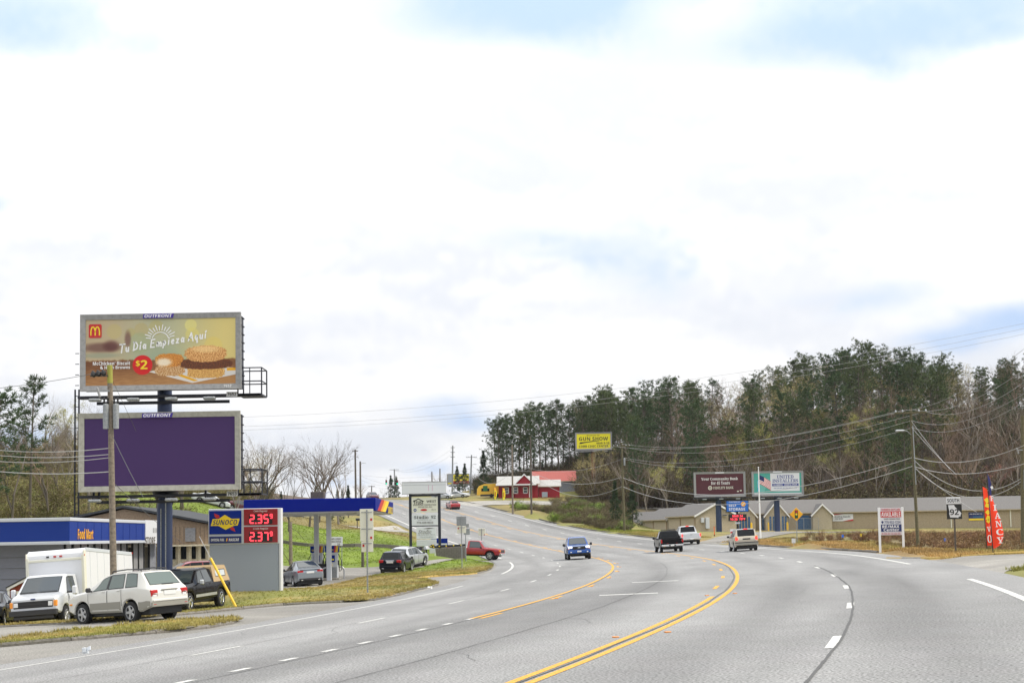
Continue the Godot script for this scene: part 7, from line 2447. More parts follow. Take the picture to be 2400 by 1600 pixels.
	for s in [-1.0, 1.0]:
		bx("corner_post", Vector3(x0 - 0.1, 1.98, s * (bz / 2)), Vector3(0.24, 2.0, 0.05), M.cream_sign, cargo, 0.01)
		bx("top_rail", Vector3((x0 + x1) / 2 - 0.1, 3.02, s * (bz / 2)), Vector3(x0 - x1 - 0.3, 0.14, 0.04), M.pale_grey, cargo, 0.01)
		bx("bottom_rail", Vector3((x0 + x1) / 2, 1.03, s * (bz / 2)), Vector3(x0 - x1, 0.12, 0.04), M.pale_grey, cargo, 0.01)
		bx("edge_post", Vector3(x0 + 0.005, 1.9, s * (bz / 2 - 0.04)), Vector3(0.04, 1.8, 0.1), M.cream_sign, cargo, 0.01)
		bx("marker_lamp", Vector3(x0 - 0.02, 2.78, s * (bz / 2 + 0.01)), Vector3(0.06, 0.07, 0.05), M.lamp_red, cargo)
		bx("marker_lamp", Vector3(x1 + 0.05, 3.05, s * (bz / 2 + 0.01)), Vector3(0.1, 0.07, 0.05), M.lamp_red, cargo)
		for k in 6:
			bx("side_seam", Vector3(x0 - 0.7 - 0.8 * k, 2.1, s * (bz / 2 + 0.003)), Vector3(0.02, 2.0, 0.008), M.pale_grey, cargo)
	bx("nose_band", Vector3(x0 + 0.006, 2.66, 0), Vector3(0.03, 0.1, bz - 0.1), M.cream_sign, cargo, 0.01)
	for z in [-0.25, 0.0, 0.3]:
		bx("marker_lamp", Vector3(x0 + 0.0, 2.8, z), Vector3(0.06, 0.06, 0.1), M.lamp_red if z < 0.2 else M.dark_plastic, cargo)
	for z in [-0.35, 0.45]:
		bx("wiper", Vector3(2.68, 1.37, z), Vector3(0.03, 0.02, 0.7), M.black, t)
	# --- black pickup with tan camper shell
	sp = pickup_spec()
	sp.merge({"paint": M.gloss_black, "rim": M.chrome, "mirror_mat": M.bright_silver, "handle": M.dark_plastic,
		"windows": [[0.9, 0.16, 0.52, 0.14], [0.06, -0.66, 0.06, -0.5]],
		"trim": [["front_bumper", 1, 0.5, 0.7, -1, 0.92, 0.2, M.chrome, 0.1], ["head_lamp", 1, 0.9, 1.04, 0.5, 0.86, 0.2, M.lamp_clear, 0.0], ["turn_lamp", 1, 0.76, 0.88, 0.5, 0.88, 0.22, M.lamp_amber, 0.0], ["grille", 1, 0.74, 1.04, -1, 0.46, 0.06, M.dark_plastic, 0.01], ["tail_lamp", -1, 0.8, 1.1, 0.84, 0.95, 0.12, M.lamp_red, 0.01], ["rear_bumper", -1, 0.5, 0.68, -1, 0.9, 0.2, M.chrome, 0.12]]})
	sp.wheel = 0.42
	pl = parked(-14.75, 77.0, Vector2(-0.22, -0.97), 0.1)
	t = put("pickup", "black extended-cab pickup with a tan camper shell, facing the road", "pickup", sp, pl)
	for s in [-1.0, 1.0]:
		patch(sp, "side_moulding", M.bright_silver, t, 0, s, 1.2, -1.15, 1.2, -1.15, 0.3, 0.4, 0.02, 8, 1)
	mb = MB.new()
	pro = PackedVector2Array([Vector2(-0.94, 1.18), Vector2(-2.82, 1.18), Vector2(-2.62, 1.78), Vector2(-2.5, 1.9), Vector2(-1.02, 1.95), Vector2(-0.94, 1.86)])
	mb.prism(pro, -0.84, 0.84)
	for i in mb.v.size():
		mb.v[i].z *= 1.0 + (0.14 if mb.v[i].y < 1.3 else 0.0)
	var shell := obj("camper_shell", mb, M.shell_tan, t, 30)
	for s in [-1.0, 1.0]:
		mb = MB.new()
		mb.box(Vector3(-1.82, 1.56, s * 0.885), Vector3(1.2, 0.34, 0.02), 0.01, Basis(Vector3.RIGHT, -s * 0.16))
		var fr := obj("shell_window_frame", mb, M.black, shell, 10)
		for k in 2:
			mb = MB.new()
			mb.box(Vector3(-1.53 - 0.56 * k, 1.56, s * 0.893), Vector3(0.52, 0.27, 0.02), 0.008, Basis(Vector3.RIGHT, -s * 0.16))
			obj("shell_window", mb, M.pale_glass, fr, 10)
	# --- vehicles by the shops
	sp = suv_spec()
	sp.merge({"paint": M.truck_red, "rim": M.alloy, "glass": M.dark_glass})
	put("suv", "red SUV parked in front of the shops behind the navy column", "car", sp, parked(-21.5, 112, Vector2(-0.9, -0.4), 0.03))
	sp = suv_spec()
	sp.merge({"paint": M.van_white, "rim": M.alloy, "glass": M.dark_glass})
	put("suv", "white SUV parked by the shops beside the grey price slab", "car", sp, parked(-20.3, 117, Vector2(-0.8, 0.5), 0.03))
	sp = sedan_spec()
	sp.merge({"paint": M.bright_silver, "rim": M.alloy, "glass": M.dark_glass})
	t = put("sedan", "silver sedan with red writing on its dark window behind the pickup", "car", sp, parked(-19.9, 101, Vector2(0.95, -0.2), 0.03))
	for s in [-1.0, 1.0]:
		patch(sp, "window_writing", M.sign_red, t, 1, s, 0.3, -0.05, 0.22, -0.05, 0.4, 0.62, 0.016, 3, 1)
		patch(sp, "window_writing", M.sign_red, t, 1, s, -0.3, -0.6, -0.3, -0.6, 0.4, 0.62, 0.016, 3, 1)
	sp = sedan_spec()
	sp.merge({"paint": M.truck_red, "rim": M.alloy})
	put("sedan", "red sedan mostly hidden between the box truck and the navy column", "car", sp, parked(-22.8, 104, Vector2(0.8, -0.5), 0.03))
	sp = sedan_spec()
	sp.merge({"paint": M.gloss_black, "rim": M.alloy, "trim": [["head_lamp", 1, 0.56, 0.68, 0.4, 0.72, 0.3, M.lamp_clear, -0.03]]})
	put("sedan", "black sedan cut off by the left edge of the picture", "car", sp, parked(-21.15, 68.8, Vector2(0.12, -0.99), 0.05))
	# --- silver fastback
	sp = sedan_spec()
	sp.merge({"paint": M.silver_grey, "rim": M.alloy, "glass": M.glass, "trim": [["tail_lamp", -1, 0.84, 0.97, 0.42, 0.78, 0.2, M.lamp_red, 0.0], ["number_plate", -1, 0.78, 0.9, -1, 0.24, 0.03, M.plate, 0.015], ["rear_bumper", -1, 0.36, 0.5, -1, 0.7, 0.1, M.dark_plastic, 0.02], ["exhaust", -1, 0.36, 0.42, 0.45, 0.6, 0.1, M.chrome, 0.03], ["deck_lip", -1, 1.0, 1.05, -1, 0.62, 0.1, M.silver_grey, 0.03]]}, true)
	sp.top = [[2.35, 0.7], [2.25, 0.82], [1.9, 0.92], [1.0, 1.04], [0.15, 1.44], [-0.3, 1.54], [-0.9, 1.51], [-1.95, 1.12], [-2.25, 1.06], [-2.32, 0.98], [-2.35, 0.84]]
	sp.rear = [-0.95, -1.9]
	put("fastback", "silver grey fastback car at the pumps beside the price slab", "car", sp, parked(-13.2, 106.5, Vector2(-0.33, 0.94), 0.03))
	# --- two SUVs leaving the lot
	sp = suv_spec()
	sp.merge({"paint": M.dark_navy, "rim": M.alloy, "glass": M.dark_glass, "trim": [["tail_lamp", -1, 0.86, 1.08, 0.52, 0.86, 0.16, M.lamp_red, 0.0], ["number_plate", -1, 0.84, 0.98, -1, 0.26, 0.03, M.plate, 0.02], ["plate_bar", -1, 1.0, 1.04, -1, 0.34, 0.05, M.chrome, 0.03], ["rear_bumper", -1, 0.44, 0.64, -1, 0.82, 0.2, M.dark_navy, 0.05], ["exhaust", -1, 0.4, 0.46, 0.45, 0.62, 0.1, M.chrome, 0.06]]})
	put("suv", "black SUV seen from behind near the station exit", "car", sp, parked(-9.15, 132.5, Vector2(0.16, 0.98), 0.03))
	sp = suv_spec()
	sp.merge({"paint": M.bright_silver, "rim": M.alloy, "glass": M.glass, "trim": [["tail_lamp", -1, 0.86, 1.12, 0.6, 0.86, 0.16, M.lamp_red, 0.0]]})
	put("suv", "silver SUV just ahead of the black SUV at the station exit", "car", sp, parked(-8.6, 138.5, Vector2(0.35, 0.94), 0.03))
	# --- red pickup pulling out
	sp = pickup_spec()
	sp.merge({"paint": M.truck_red, "rim": M.alloy, "glass": M.glass, "mirror_mat": M.dark_plastic, "trim": [["front_bumper", 1, 0.46, 0.64, -1, 0.9, 0.18, M.chrome, 0.08], ["turn_lamp", 1, 0.8, 0.94, 0.6, 0.92, 0.2, M.lamp_amber, 0.0], ["grille", 1, 0.7, 0.98, -1, 0.6, 0.06, M.dark_plastic, 0.02]]}, true)
	sp.top = [[2.85, 0.94], [2.8, 1.04], [2.3, 1.1], [1.3, 1.15], [0.82, 1.68], [0.66, 1.78], [-0.2, 1.8], [-0.36, 1.74], [-0.42, 1.14], [-0.46, 1.08], [-2.85, 1.08]]
	sp.belt = [[2.85, 0.84], [2.7, 0.98], [1.2, 1.06], [-0.6, 1.07], [-2.85, 1.05]]
	sp.roof = [[2.85, 0.78], [2.3, 0.86], [1.3, 0.86], [0.82, 0.72], [-0.3, 0.7], [-0.42, 0.86], [-0.46, 0.92], [-2.85, 0.92]]
	sp.windows = [[1.0, -0.18, 0.76, -0.16]]
	sp.doors = [[1.2, -0.22, 0.0]]
	sp.screen = [1.28, 0.82]
	sp.mirror = 1.0
	sp.rear = [-0.35, -0.42]
	put("pickup", "red single-cab pickup pulling out of the station exit", "pickup", sp, parked(-3.95, 163.5, Vector2(0.97, -0.24), 0.1))
	# --- traffic on the road
	sp = pickup_spec()
	sp.merge({"paint": M.ford_blue, "rim": M.alloy, "glass": M.glass, "trim": [["grille", 1, 0.84, 1.1, -1, 0.52, 0.08, M.black, 0.03], ["badge", 1, 0.95, 1.01, -1, 0.12, 0.03, M.chrome, 0.045], ["head_lamp", 1, 0.94, 1.1, 0.56, 0.88, 0.22, M.headlamp, 0.0], ["turn_lamp", 1, 0.86, 0.93, 0.6, 0.88, 0.2, M.lamp_amber, 0.0], ["front_bumper", 1, 0.54, 0.78, -1, 0.94, 0.2, M.ford_blue, 0.08], ["lower_intake", 1, 0.42, 0.54, -1, 0.8, 0.12, M.black, 0.06], ["number_plate", 1, 0.62, 0.74, -1, 0.17, 0.03, M.plate, 0.11], ["fog_lamp", 1, 0.6, 0.68, 0.62, 0.74, 0.1, M.lamp_clear, 0.1]]})
	put("pickup", "blue pickup driving towards the camera", "pickup", sp, driving(128.5, -7.7, -1.0))
	sp = pickup_spec()
	sp.merge({"paint": M.gloss_black, "rim": M.chrome, "glass": M.dark_glass, "trim": [["tail_lamp", -1, 0.82, 1.12, 0.84, 0.97, 0.1, M.lamp_red, 0.02], ["rear_bumper", -1, 0.52, 0.68, -1, 0.94, 0.2, M.chrome, 0.12], ["step_pad", -1, 0.54, 0.67, -1, 0.3, 0.2, M.dark_plastic, 0.13], ["number_plate", -1, 0.55, 0.66, -1, 0.16, 0.03, M.plate, 0.14], ["tailgate", -1, 0.72, 1.12, -1, 0.82, 0.05, M.gloss_black, 0.025], ["tailgate_letters", -1, 0.76, 0.8, 0.3, 0.5, 0.05, M.lamp_red, 0.03]]})
	t = put("pickup", "black pickup with dark cap light bar driving away in the middle lane", "pickup", sp, driving(133.5, 0.6, 1.0))
	bx("roof_rack", Vector3(-0.5, 1.93, 0), Vector3(0.4, 0.06, 1.3), M.dark_plastic, t, 0.02)
	sp = pickup_spec()
	sp.merge({"paint": M.van_white, "rim": M.alloy, "glass": M.dark_glass, "trim": [["tail_lamp", -1, 0.8, 1.12, 0.86, 0.98, 0.1, M.brake_red, 0.02], ["rear_bumper", -1, 0.5, 0.66, -1, 0.94, 0.2, M.chrome, 0.12], ["number_plate", -1, 0.54, 0.65, -1, 0.16, 0.03, M.plate, 0.14], ["tailgate", -1, 0.72, 1.12, -1, 0.84, 0.05, M.van_white, 0.025], ["tailgate_handle", -1, 1.0, 1.06, -1, 0.14, 0.05, M.black, 0.03]]})
	pl = driving(158.0, 6.2, 1.0)
	t = put("pickup", "white pickup braking ahead of the black one", "pickup", sp, pl)
	bx("stop_lamp", Vector3(-0.86, 1.86, 0), Vector3(0.1, 0.06, 0.3), M.brake_red, t, 0.01)
	sp = suv_spec()
	sp.merge({"paint": M.gold_beige, "rim": M.alloy, "glass": M.dark_glass, "trim": [["tail_lamp", -1, 0.86, 1.06, 0.66, 0.86, 0.14, M.brake_red, 0.01], ["turn_lamp", -1, 1.06, 1.16, 0.7, 0.88, 0.14, M.lamp_amber, -0.02], ["rear_bumper", -1, 0.48, 0.64, -1, 0.9, 0.2, M.cladding, 0.08], ["bumper_strip", -1, 0.64, 0.72, -1, 0.9, 0.2, M.dark_plastic, 0.07], ["number_plate_recess", -1, 0.9, 1.0, -1, 0.3, 0.03, M.black, 0.02]]})
	sp.top = [[2.31, 0.86], [2.24, 0.98], [1.95, 1.06], [1.08, 1.14], [0.3, 1.62], [-0.1, 1.72], [-1.7, 1.73], [-2.0, 1.68], [-2.22, 1.16], [-2.28, 1.08], [-2.31, 0.9]]
	sp.rear = [-2.0, -2.22]
	t = put("suv", "beige SUV with lit brake lamps driving away in the right lane", "car", sp, driving(119.0, 4.9, 1.0))
	bx("stop_lamp", Vector3(-2.0, 1.71, 0), Vector3(0.08, 0.05, 0.32), M.brake_red, t, 0.01)
	sp = sedan_spec()
	sp.merge({"paint": M.truck_red, "rim": M.alloy, "glass": M.dark_glass, "trim": [["tail_lamp", -1, 0.76, 0.92, 0.5, 0.82, 0.15, M.lamp_red, 0.0], ["rear_bumper", -1, 0.34, 0.48, -1, 0.7, 0.1, M.black, 0.02]]})
	put("sedan", "red sedan climbing the far hill", "car", sp, driving(291.0, 1.3, 1.0))
	sp = suv_spec()
	sp.merge({"paint": M.maroon_paint, "rim": M.alloy})
	put("suv", "dark maroon SUV cresting the hill behind the tenant sign", "car", sp, driving(338.0, -3.4, -1.0))
	var k := 0
	for q in [[-14.5, 352.0, "pale_grey"], [-11.5, 356.0, "van_white"]]:
		sp = sedan_spec()
		sp.merge({"paint": M.bright_silver if k == 0 else M.van_white, "rim": M.alloy})
		put("sedan", ["silver car parked on the crest right of the tenant sign", "white car parked at the far right of the crest"][k], "car", sp, parked(q[0], q[1], Vector2(0.9, -0.4), 0.02))
		k += 1
	# cars on the upper lot behind the billboard
	k = 0
	for q in [[-36.5, 205.0], [-33.0, 207.0]]:
		sp = sedan_spec()
		sp.merge({"paint": M.van_white if k == 0 else M.maroon_paint, "rim": M.alloy})
		put("sedan", ["white car on the upper lot seen under the purple panel", "maroon car on the upper lot seen under the purple panel"][k], "car", sp, parked(q[0], q[1], Vector2(0.95, 0.2), 0.02))
		k += 1

# ---------------------------------------------------------------- trees and undergrowth
func spread(d: Vector3, angle: float, r: RandomNumberGenerator) -> Vector3:
	var side := d.cross(Vector3(r.randf_range(-1, 1), r.randf_range(-1, 1), r.randf_range(-1, 1)).normalized())
	if side.length() < 0.05:
		side = d.cross(Vector3.RIGHT)
	return d.rotated(side.normalized(), angle).normalized()

func thin(mb: MB, a: Vector3, b: Vector3, wd: float) -> void:
	# a twig: two crossed slivers
	var d := b - a
	var s := d.cross(Vector3(0.3, 0.2, 0.93)).normalized() * wd
	var u := d.cross(s).normalized() * wd
	mb.tri(a - s, a + s, b)
	mb.tri(a - u, a + u, b)

func bare_tree(sd: int, h: float, open: float, bark: Color, leaf: Color, leaves: int, detail := 6) -> Array:
	# [trunk, crown]: a leafless (or just budding) broadleaf tree
	var r := RandomNumberGenerator.new()
	r.seed = sd
	var trunk := MB.new()
	var crown := MB.new()
	crown.tinted = true
	var todo := [[Vector3(0, -0.4, 0), Vector3(r.randf_range(-0.06, 0.06), 1, r.randf_range(-0.06, 0.06)).normalized(), h * 0.34, h * 0.014, 0]]
	var tips := []
	while todo:
		var q: Array = todo.pop_back()
		var p: Vector3 = q[0]
		var d: Vector3 = q[1]
		var l: float = q[2]
		var rad: float = q[3]
		var lv: int = q[4]
		var m := p + spread(d, 0.1, r) * l * 0.5
		var e := m + spread(d, 0.16, r) * l * 0.5
		var shade := r.randf_range(0.75, 1.25)
		crown.tint = Color(bark.r * shade, bark.g * shade, bark.b * shade)
		if lv <= 1:
			trunk.tube([p, m, e], [rad, rad * 0.85, rad * 0.7], 6, false)
		elif lv <= 3:
			crown.tube([p, m, e], [rad, rad * 0.8, rad * 0.6], 3, false)
		else:
			thin(crown, p, m, rad)
			thin(crown, m, e, rad * 0.75)
		if lv >= detail - 1:
			tips.append(e)
		if lv < detail:
			var n := r.randi_range(2, 3) if lv > 0 else r.randi_range(3, 4)
			for k in n:
				var f := r.randf_range(0.55, 1.0) if k > 0 else 1.0
				var at := p.lerp(m, f * 2.0) if f < 0.5 else m.lerp(e, f * 2.0 - 1.0)
				var nd := spread(d, r.randf_range(0.25, 0.62) * open, r)
				nd = (nd + Vector3.UP * 0.16).normalized()
				todo.append([at, nd, l * r.randf_range(0.62, 0.86), maxf(rad * 0.6, 0.011), lv + 1])
	for i in leaves:
		var at: Vector3 = tips[r.randi() % tips.size()] + Vector3(r.randf_range(-0.4, 0.4), r.randf_range(-0.4, 0.3), r.randf_range(-0.4, 0.4))
		var sh := r.randf_range(0.6, 1.3)
		crown.tint = Color(leaf.r * sh, leaf.g * sh, leaf.b * sh)
		var a := Vector3(r.randf_range(-1, 1), r.randf_range(-1, 1), r.randf_range(-1, 1)).normalized() * 0.13
		var b := a.cross(Vector3(0.4, 0.8, 0.3)).normalized() * 0.1
		crown.tri(at - a, at + b, at + a)
	return [trunk.done(0), crown.done(0)]

func tuft(mb: MB, at: Vector3, out: Vector3, size: float, n: int, r: RandomNumberGenerator, col: Color) -> void:
	for k in n:
		var d := spread(out, r.randf_range(0.1, 1.5), r)
		var l := size * r.randf_range(0.7, 1.2)
		var s := d.cross(Vector3(r.randf_range(-1, 1), r.randf_range(-1, 1), r.randf_range(-1, 1))).normalized() * size * 0.1
		var sh := r.randf_range(0.65, 1.35)
		mb.tint = Color(col.r * sh, col.g * sh, col.b * sh)
		mb.quad(at - s * 0.4, at + s * 0.4, at + d * l * 0.6 + s, at + d * l + s * 0.1)

func pine_tree(sd: int, h: float, base: float, reach: float, col: Color, dense: float) -> Array:
	# [trunk, crown]: long clear trunk with an uneven crown of needle tufts on upturned limbs
	var r := RandomNumberGenerator.new()
	r.seed = sd
	var trunk := MB.new()
	var crown := MB.new()
	crown.tinted = true
	var lean := Vector3(r.randf_range(-0.03, 0.03), 0, r.randf_range(-0.03, 0.03)) * h
	var axis := func(f: float) -> Vector3: return Vector3(0, h * f, 0) + lean * f * f + Vector3(sin(f * 7.0 + sd) * 0.12, 0, cos(f * 5.0 + sd) * 0.12)
	var pts := [Vector3(0, -0.4, 0)]
	var rad := [h * 0.0135]
	for k in range(1, 8):
		pts.append(axis.call(k / 7.0 * 0.97))
		rad.append(h * lerpf(0.012, 0.003, k / 7.0))
	trunk.tube(pts, rad, 7, false)
	var limbs := int(58 * dense)
	for i in limbs:
		var f := base + (0.97 - base) * pow((i + r.randf()) / limbs, 0.85)
		var p: Vector3 = axis.call(f)
		var t := (f - base) / (1.0 - base)
		var l := reach * (0.45 + 0.75 * sin(PI * clampf(0.25 + t * 0.72, 0.0, 1.0))) * r.randf_range(0.5, 1.15)
		var a := r.randf() * TAU
		var d := Vector3(cos(a), r.randf_range(-0.05, 0.5) + t * 0.35, sin(a)).normalized()
		var e := p + d * l + Vector3.UP * l * 0.12
		crown.tint = Color(0.07, 0.055, 0.042)
		crown.tube([p, p.lerp(e, 0.5) - Vector3.UP * 0.1, e], [0.05, 0.03, 0.012], 3, false)
		var n := r.randi_range(3, 6)
		for k in n:
			var g := lerpf(0.4, 1.02, (k + r.randf()) / n)
			var at := p.lerp(e, g) + Vector3(r.randf_range(-1, 1), r.randf_range(-0.25, 0.6), r.randf_range(-1, 1)) * l * 0.22
			tuft(crown, at, (d + Vector3.UP * 0.7).normalized(), r.randf_range(0.45, 0.85), 12, r, col)
	for k in 5:
		tuft(crown, axis.call(0.93 + 0.016 * k) + Vector3(r.randf_range(-0.5, 0.5), 0, r.randf_range(-0.5, 0.5)), Vector3.UP, 0.6, 14, r, col)
	return [trunk.done(0), crown.done(0)]

func cedar_tree(sd: int, h: float, wide: float, col: Color) -> Array:
	var r := RandomNumberGenerator.new()
	r.seed = sd
	var trunk := MB.new()
	trunk.tube([Vector3(0, -0.4, 0), Vector3(0, h * 0.5, 0), Vector3(0, h * 0.97, 0)], [0.16, 0.1, 0.02], 6, false)
	var crown := MB.new()
	crown.tinted = true
	for i in 420:
		var f := pow(r.randf(), 0.8)
		var y := h * (0.06 + 0.94 * f)
		var ra := wide * (1.0 - f) * r.randf_range(0.55, 1.12) * (0.85 + 0.3 * sin(f * 26.0)) + 0.1
		var a := r.randf() * TAU
		var d := Vector3(cos(a), 0.35, sin(a)).normalized()
		tuft(crown, Vector3(cos(a) * ra, y, sin(a) * ra) - d * 0.3, d, r.randf_range(0.35, 0.6), 9, r, col)
	return [trunk.done(0), crown.done(0)]

func shrub_mesh(sd: int, h: float, wd: float, stems: int, bark: Color, leaf: Color, leaves: int) -> ArrayMesh:
	var r := RandomNumberGenerator.new()
	r.seed = sd
	var mb := MB.new()
	mb.tinted = true
	for i in stems:
		var a := r.randf() * TAU
		var o := Vector3(cos(a), 0, sin(a)) * wd * 0.35 * r.randf()
		var d := (Vector3(cos(a) * r.randf() * 0.7, 1, sin(a) * r.randf() * 0.7)).normalized()
		var l := h * r.randf_range(0.5, 1.1)
		var sh := r.randf_range(0.6, 1.4)
		mb.tint = Color(bark.r * sh, bark.g * sh, bark.b * sh)
		var m := o + d * l * 0.5
		var e := m + spread(d, 0.4, r) * l * 0.5
		thin(mb, o - Vector3.UP * 0.1, m, 0.014)
		thin(mb, m, e, 0.011)
		for k in 4:
			var p := o.lerp(m, r.randf_range(0.5, 1.0)) if k < 2 else m.lerp(e, r.randf())
			thin(mb, p, p + spread(d, 0.7, r) * l * 0.3, 0.009)
		for k in leaves:
			var p := m.lerp(e, r.randf()) + Vector3(r.randf_range(-1, 1), r.randf_range(-1, 1), r.randf_range(-1, 1)) * 0.16 * h
			var q := Vector3(r.randf_range(-1, 1), r.randf_range(-0.4, 1), r.randf_range(-1, 1)).normalized() * 0.1
			var b := q.cross(Vector3(0.4, 0.8, 0.3)).normalized() * 0.06
			var ls := r.randf_range(0.6, 1.35)
			mb.tint = Color(leaf.r * ls, leaf.g * ls, leaf.b * ls)
			mb.tri(p - q, p + b, p + q)
	return mb.done(0)

func grass_tuft_mesh(sd: int) -> ArrayMesh:
	var r := RandomNumberGenerator.new()
	r.seed = sd
	var mb := MB.new()
	mb.tinted = true
	for k in 9:
		var a := r.randf() * TAU
		var d := Vector3(cos(a), 0, sin(a))
		var s := Vector3(-sin(a), 0, cos(a)) * 0.012
		var p := d * r.randf() * 0.07
		var h := r.randf_range(0.05, 0.13)
		var sh := r.randf_range(0.75, 1.25)
		mb.tint = Color(sh, sh, sh)
		mb.tri(p - s, p + s, p + d * h * r.randf_range(0.2, 0.9) + Vector3.UP * h)
	return mb.done(0)

var species := {}

func plant_tree(kind: String, at: Vector3, size: float, turn: float, label: String, group: String, called := "") -> Node3D:
	# species[kind] holds variants [trunk mesh, crown mesh, trunk material]
	var vs: Array = species[kind]
	var v: Array = vs[rng.randi() % vs.size()]
	var t := thing(called if called else {"pine": "pine_tree", "thin_pine": "pine_tree", "cedar": "cedar_tree", "bud": "budding_tree"}.get(kind, "bare_tree"), label, "tree", at, turn, group)
	t.scale = Vector3.ONE * size * Vector3(rng.randf_range(0.9, 1.12), 1.0, rng.randf_range(0.9, 1.12))
	meshed("trunk", v[0], v[2], t)
	meshed("crown", v[1], M.leafy, t)
	return t

func scatter(called: String, label: String, category: String, me: ArrayMesh, m: Material, places: Array) -> void:
	# places: [position, turn, size, tint]
	var mm := MultiMesh.new()
	mm.transform_format = MultiMesh.TRANSFORM_3D
	mm.use_colors = true
	mm.mesh = me
	mm.instance_count = places.size()
	for i in places.size():
		var q: Array = places[i]
		mm.set_instance_transform(i, Transform3D(Basis(Vector3.UP, q[1]).scaled(Vector3.ONE * q[2]), q[0]))
		mm.set_instance_color(i, q[3])
	var o := MultiMeshInstance3D.new()
	o.name = numbered(called)
	o.multimesh = mm
	o.material_override = m
	add_child(o)
	tag(o, label, category, "", "stuff")

func vegetation() -> void:
	var gray := Color(0.25, 0.21, 0.165)
	var brown := Color(0.25, 0.175, 0.125)
	var no := Color(0, 0, 0)
	species.pine = []
	for k in 5:
		species.pine.append(pine_tree(30 + k, 20.0, 0.2 + 0.07 * (k % 3), 3.0 + 0.2 * k, Color(0.055, 0.09, 0.034) if k % 2 else Color(0.075, 0.1, 0.034), 1.25) + [M.bark])
	species.thin_pine = [pine_tree(71, 20.0, 0.3, 2.4, Color(0.055, 0.085, 0.035), 0.95) + [M.bark], pine_tree(72, 20.0, 0.34, 2.7, Color(0.06, 0.085, 0.035), 1.0) + [M.bark]]
	species.bare = []
	for k in 5:
		species.bare.append(bare_tree(100 + k, 15.0, 0.9 + 0.06 * k, gray if k % 2 else brown, no, 0, 6) + [M.pale_bark if k % 2 else M.bark])
	species.bare_pale = [bare_tree(140, 14.0, 1.0, Color(0.3, 0.26, 0.2), no, 0, 6) + [M.pale_bark], bare_tree(141, 14.0, 1.15, Color(0.28, 0.23, 0.18), no, 0, 6) + [M.pale_bark]]
	species.dark_bare = [bare_tree(150, 14.0, 1.1, Color(0.12, 0.095, 0.08), no, 0, 6) + [M.bark], bare_tree(151, 14.0, 1.2, Color(0.12, 0.095, 0.08), no, 0, 6) + [M.bark]]
	species.bud = [bare_tree(160, 14.0, 0.95, gray, Color(0.28, 0.27, 0.06), 2600, 6) + [M.pale_bark], bare_tree(161, 14.0, 1.0, gray, Color(0.3, 0.25, 0.09), 2000, 6) + [M.pale_bark]]
	species.redbud = [bare_tree(170, 12.0, 1.1, Color(0.2, 0.12, 0.1), Color(0.26, 0.11, 0.08), 1300, 6) + [M.bark]]
	species.cedar = [cedar_tree(180, 9.0, 2.0, Color(0.035, 0.06, 0.022)), cedar_tree(181, 9.0, 2.3, Color(0.03, 0.052, 0.024))]
	for v in species.cedar:
		v.append(M.bark)
	# wooded hill on the right
	var placed := []
	var tries := 0
	var counts := {}
	while placed.size() < 560 and tries < 9000:
		tries += 1
		var z := 300.0 + 140.0 * pow(rng.randf(), 0.9)
		var x := rng.randf_range(12.0, 140.0) * z / 400.0 + 4.0
		var u := 1200.0 + 4000.0 * x / z
		if u > 2520 or (u < 1420 and z < 345) or (u > 1325 and u < 1460 and z < 366):
			continue
		if u < 1740 and z < 318 and u > 1430:
			continue
		if z < 306:
			continue
		var close := false
		var gap := 4.1 if z < 345 else 4.7
		for p in placed:
			if absf(p.x - x) < gap and absf(p.y - z) < gap:
				close = true
				break
		if close:
			continue
		placed.append(Vector2(x, z))
		var kind := "bare"
		var roll := rng.randf()
		if u < 1420:
			kind = "pine" if roll < 0.6 else ("thin_pine" if roll < 0.75 else "bare")
		elif u < 1640:
			kind = "pine" if (z > 352 and roll < 0.72) or roll < 0.2 else "bare"
		elif u < 1830:
			kind = "pine" if roll < 0.22 else ("bud" if roll < 0.44 else "bare")
		elif u < 2260:
			kind = "pine" if (z > 366 and roll < 0.64) or roll < 0.2 else ("bud" if roll > 0.86 else "bare")
		else:
			kind = "pine" if z > 360 and roll < 0.45 else ("redbud" if roll > 0.86 and z < 350 else "bare")
		if kind == "bare" and z < 340 and rng.randf() < 0.25:
			kind = "dark_bare"
		if kind == "bare" and rng.randf() < 0.12:
			kind = "bare_pale"
		var size := rng.randf_range(0.78, 1.1)
		if z < 330: size *= 0.8
		if kind == "pine" and u > 1640 and u < 1830: size *= 0.85
		# the woods thin out to a known skyline: no tree stands higher than it
		var tall := 20.0 if kind.ends_with("pine") else 15.5
		var ground := gh(x, -z)
		var room := crest_height(u, z) - ground + rng.randf_range(-5.5, 1.0)
		if room < 7.0 and z > 380:
			continue
		size = minf(size, room / tall)
		if size < 0.3: size = 0.3
		if z > 362 and room / tall < 1.3: size = minf(room / tall, 1.25)
		var label: String = {"pine": "tall dark green pine in the woods on the hill", "thin_pine": "sparse thin pine in the woods left of the hill", "bare": "leafless grey-brown tree in the woods on the hill", "bare_pale": "pale-barked leafless tree in the woods on the hill", "dark_bare": "dark leafless tree at the foot of the wooded hill", "bud": "budding yellow-green tree in the woods on the hill", "redbud": "reddish budding tree in the woods at the far right"}[kind]
		plant_tree(kind, Vector3(x, gh(x, -z) - 0.2, -z), size, rng.randf() * TAU, label, "trees of the wooded hill, " + kind.replace("_", " "))
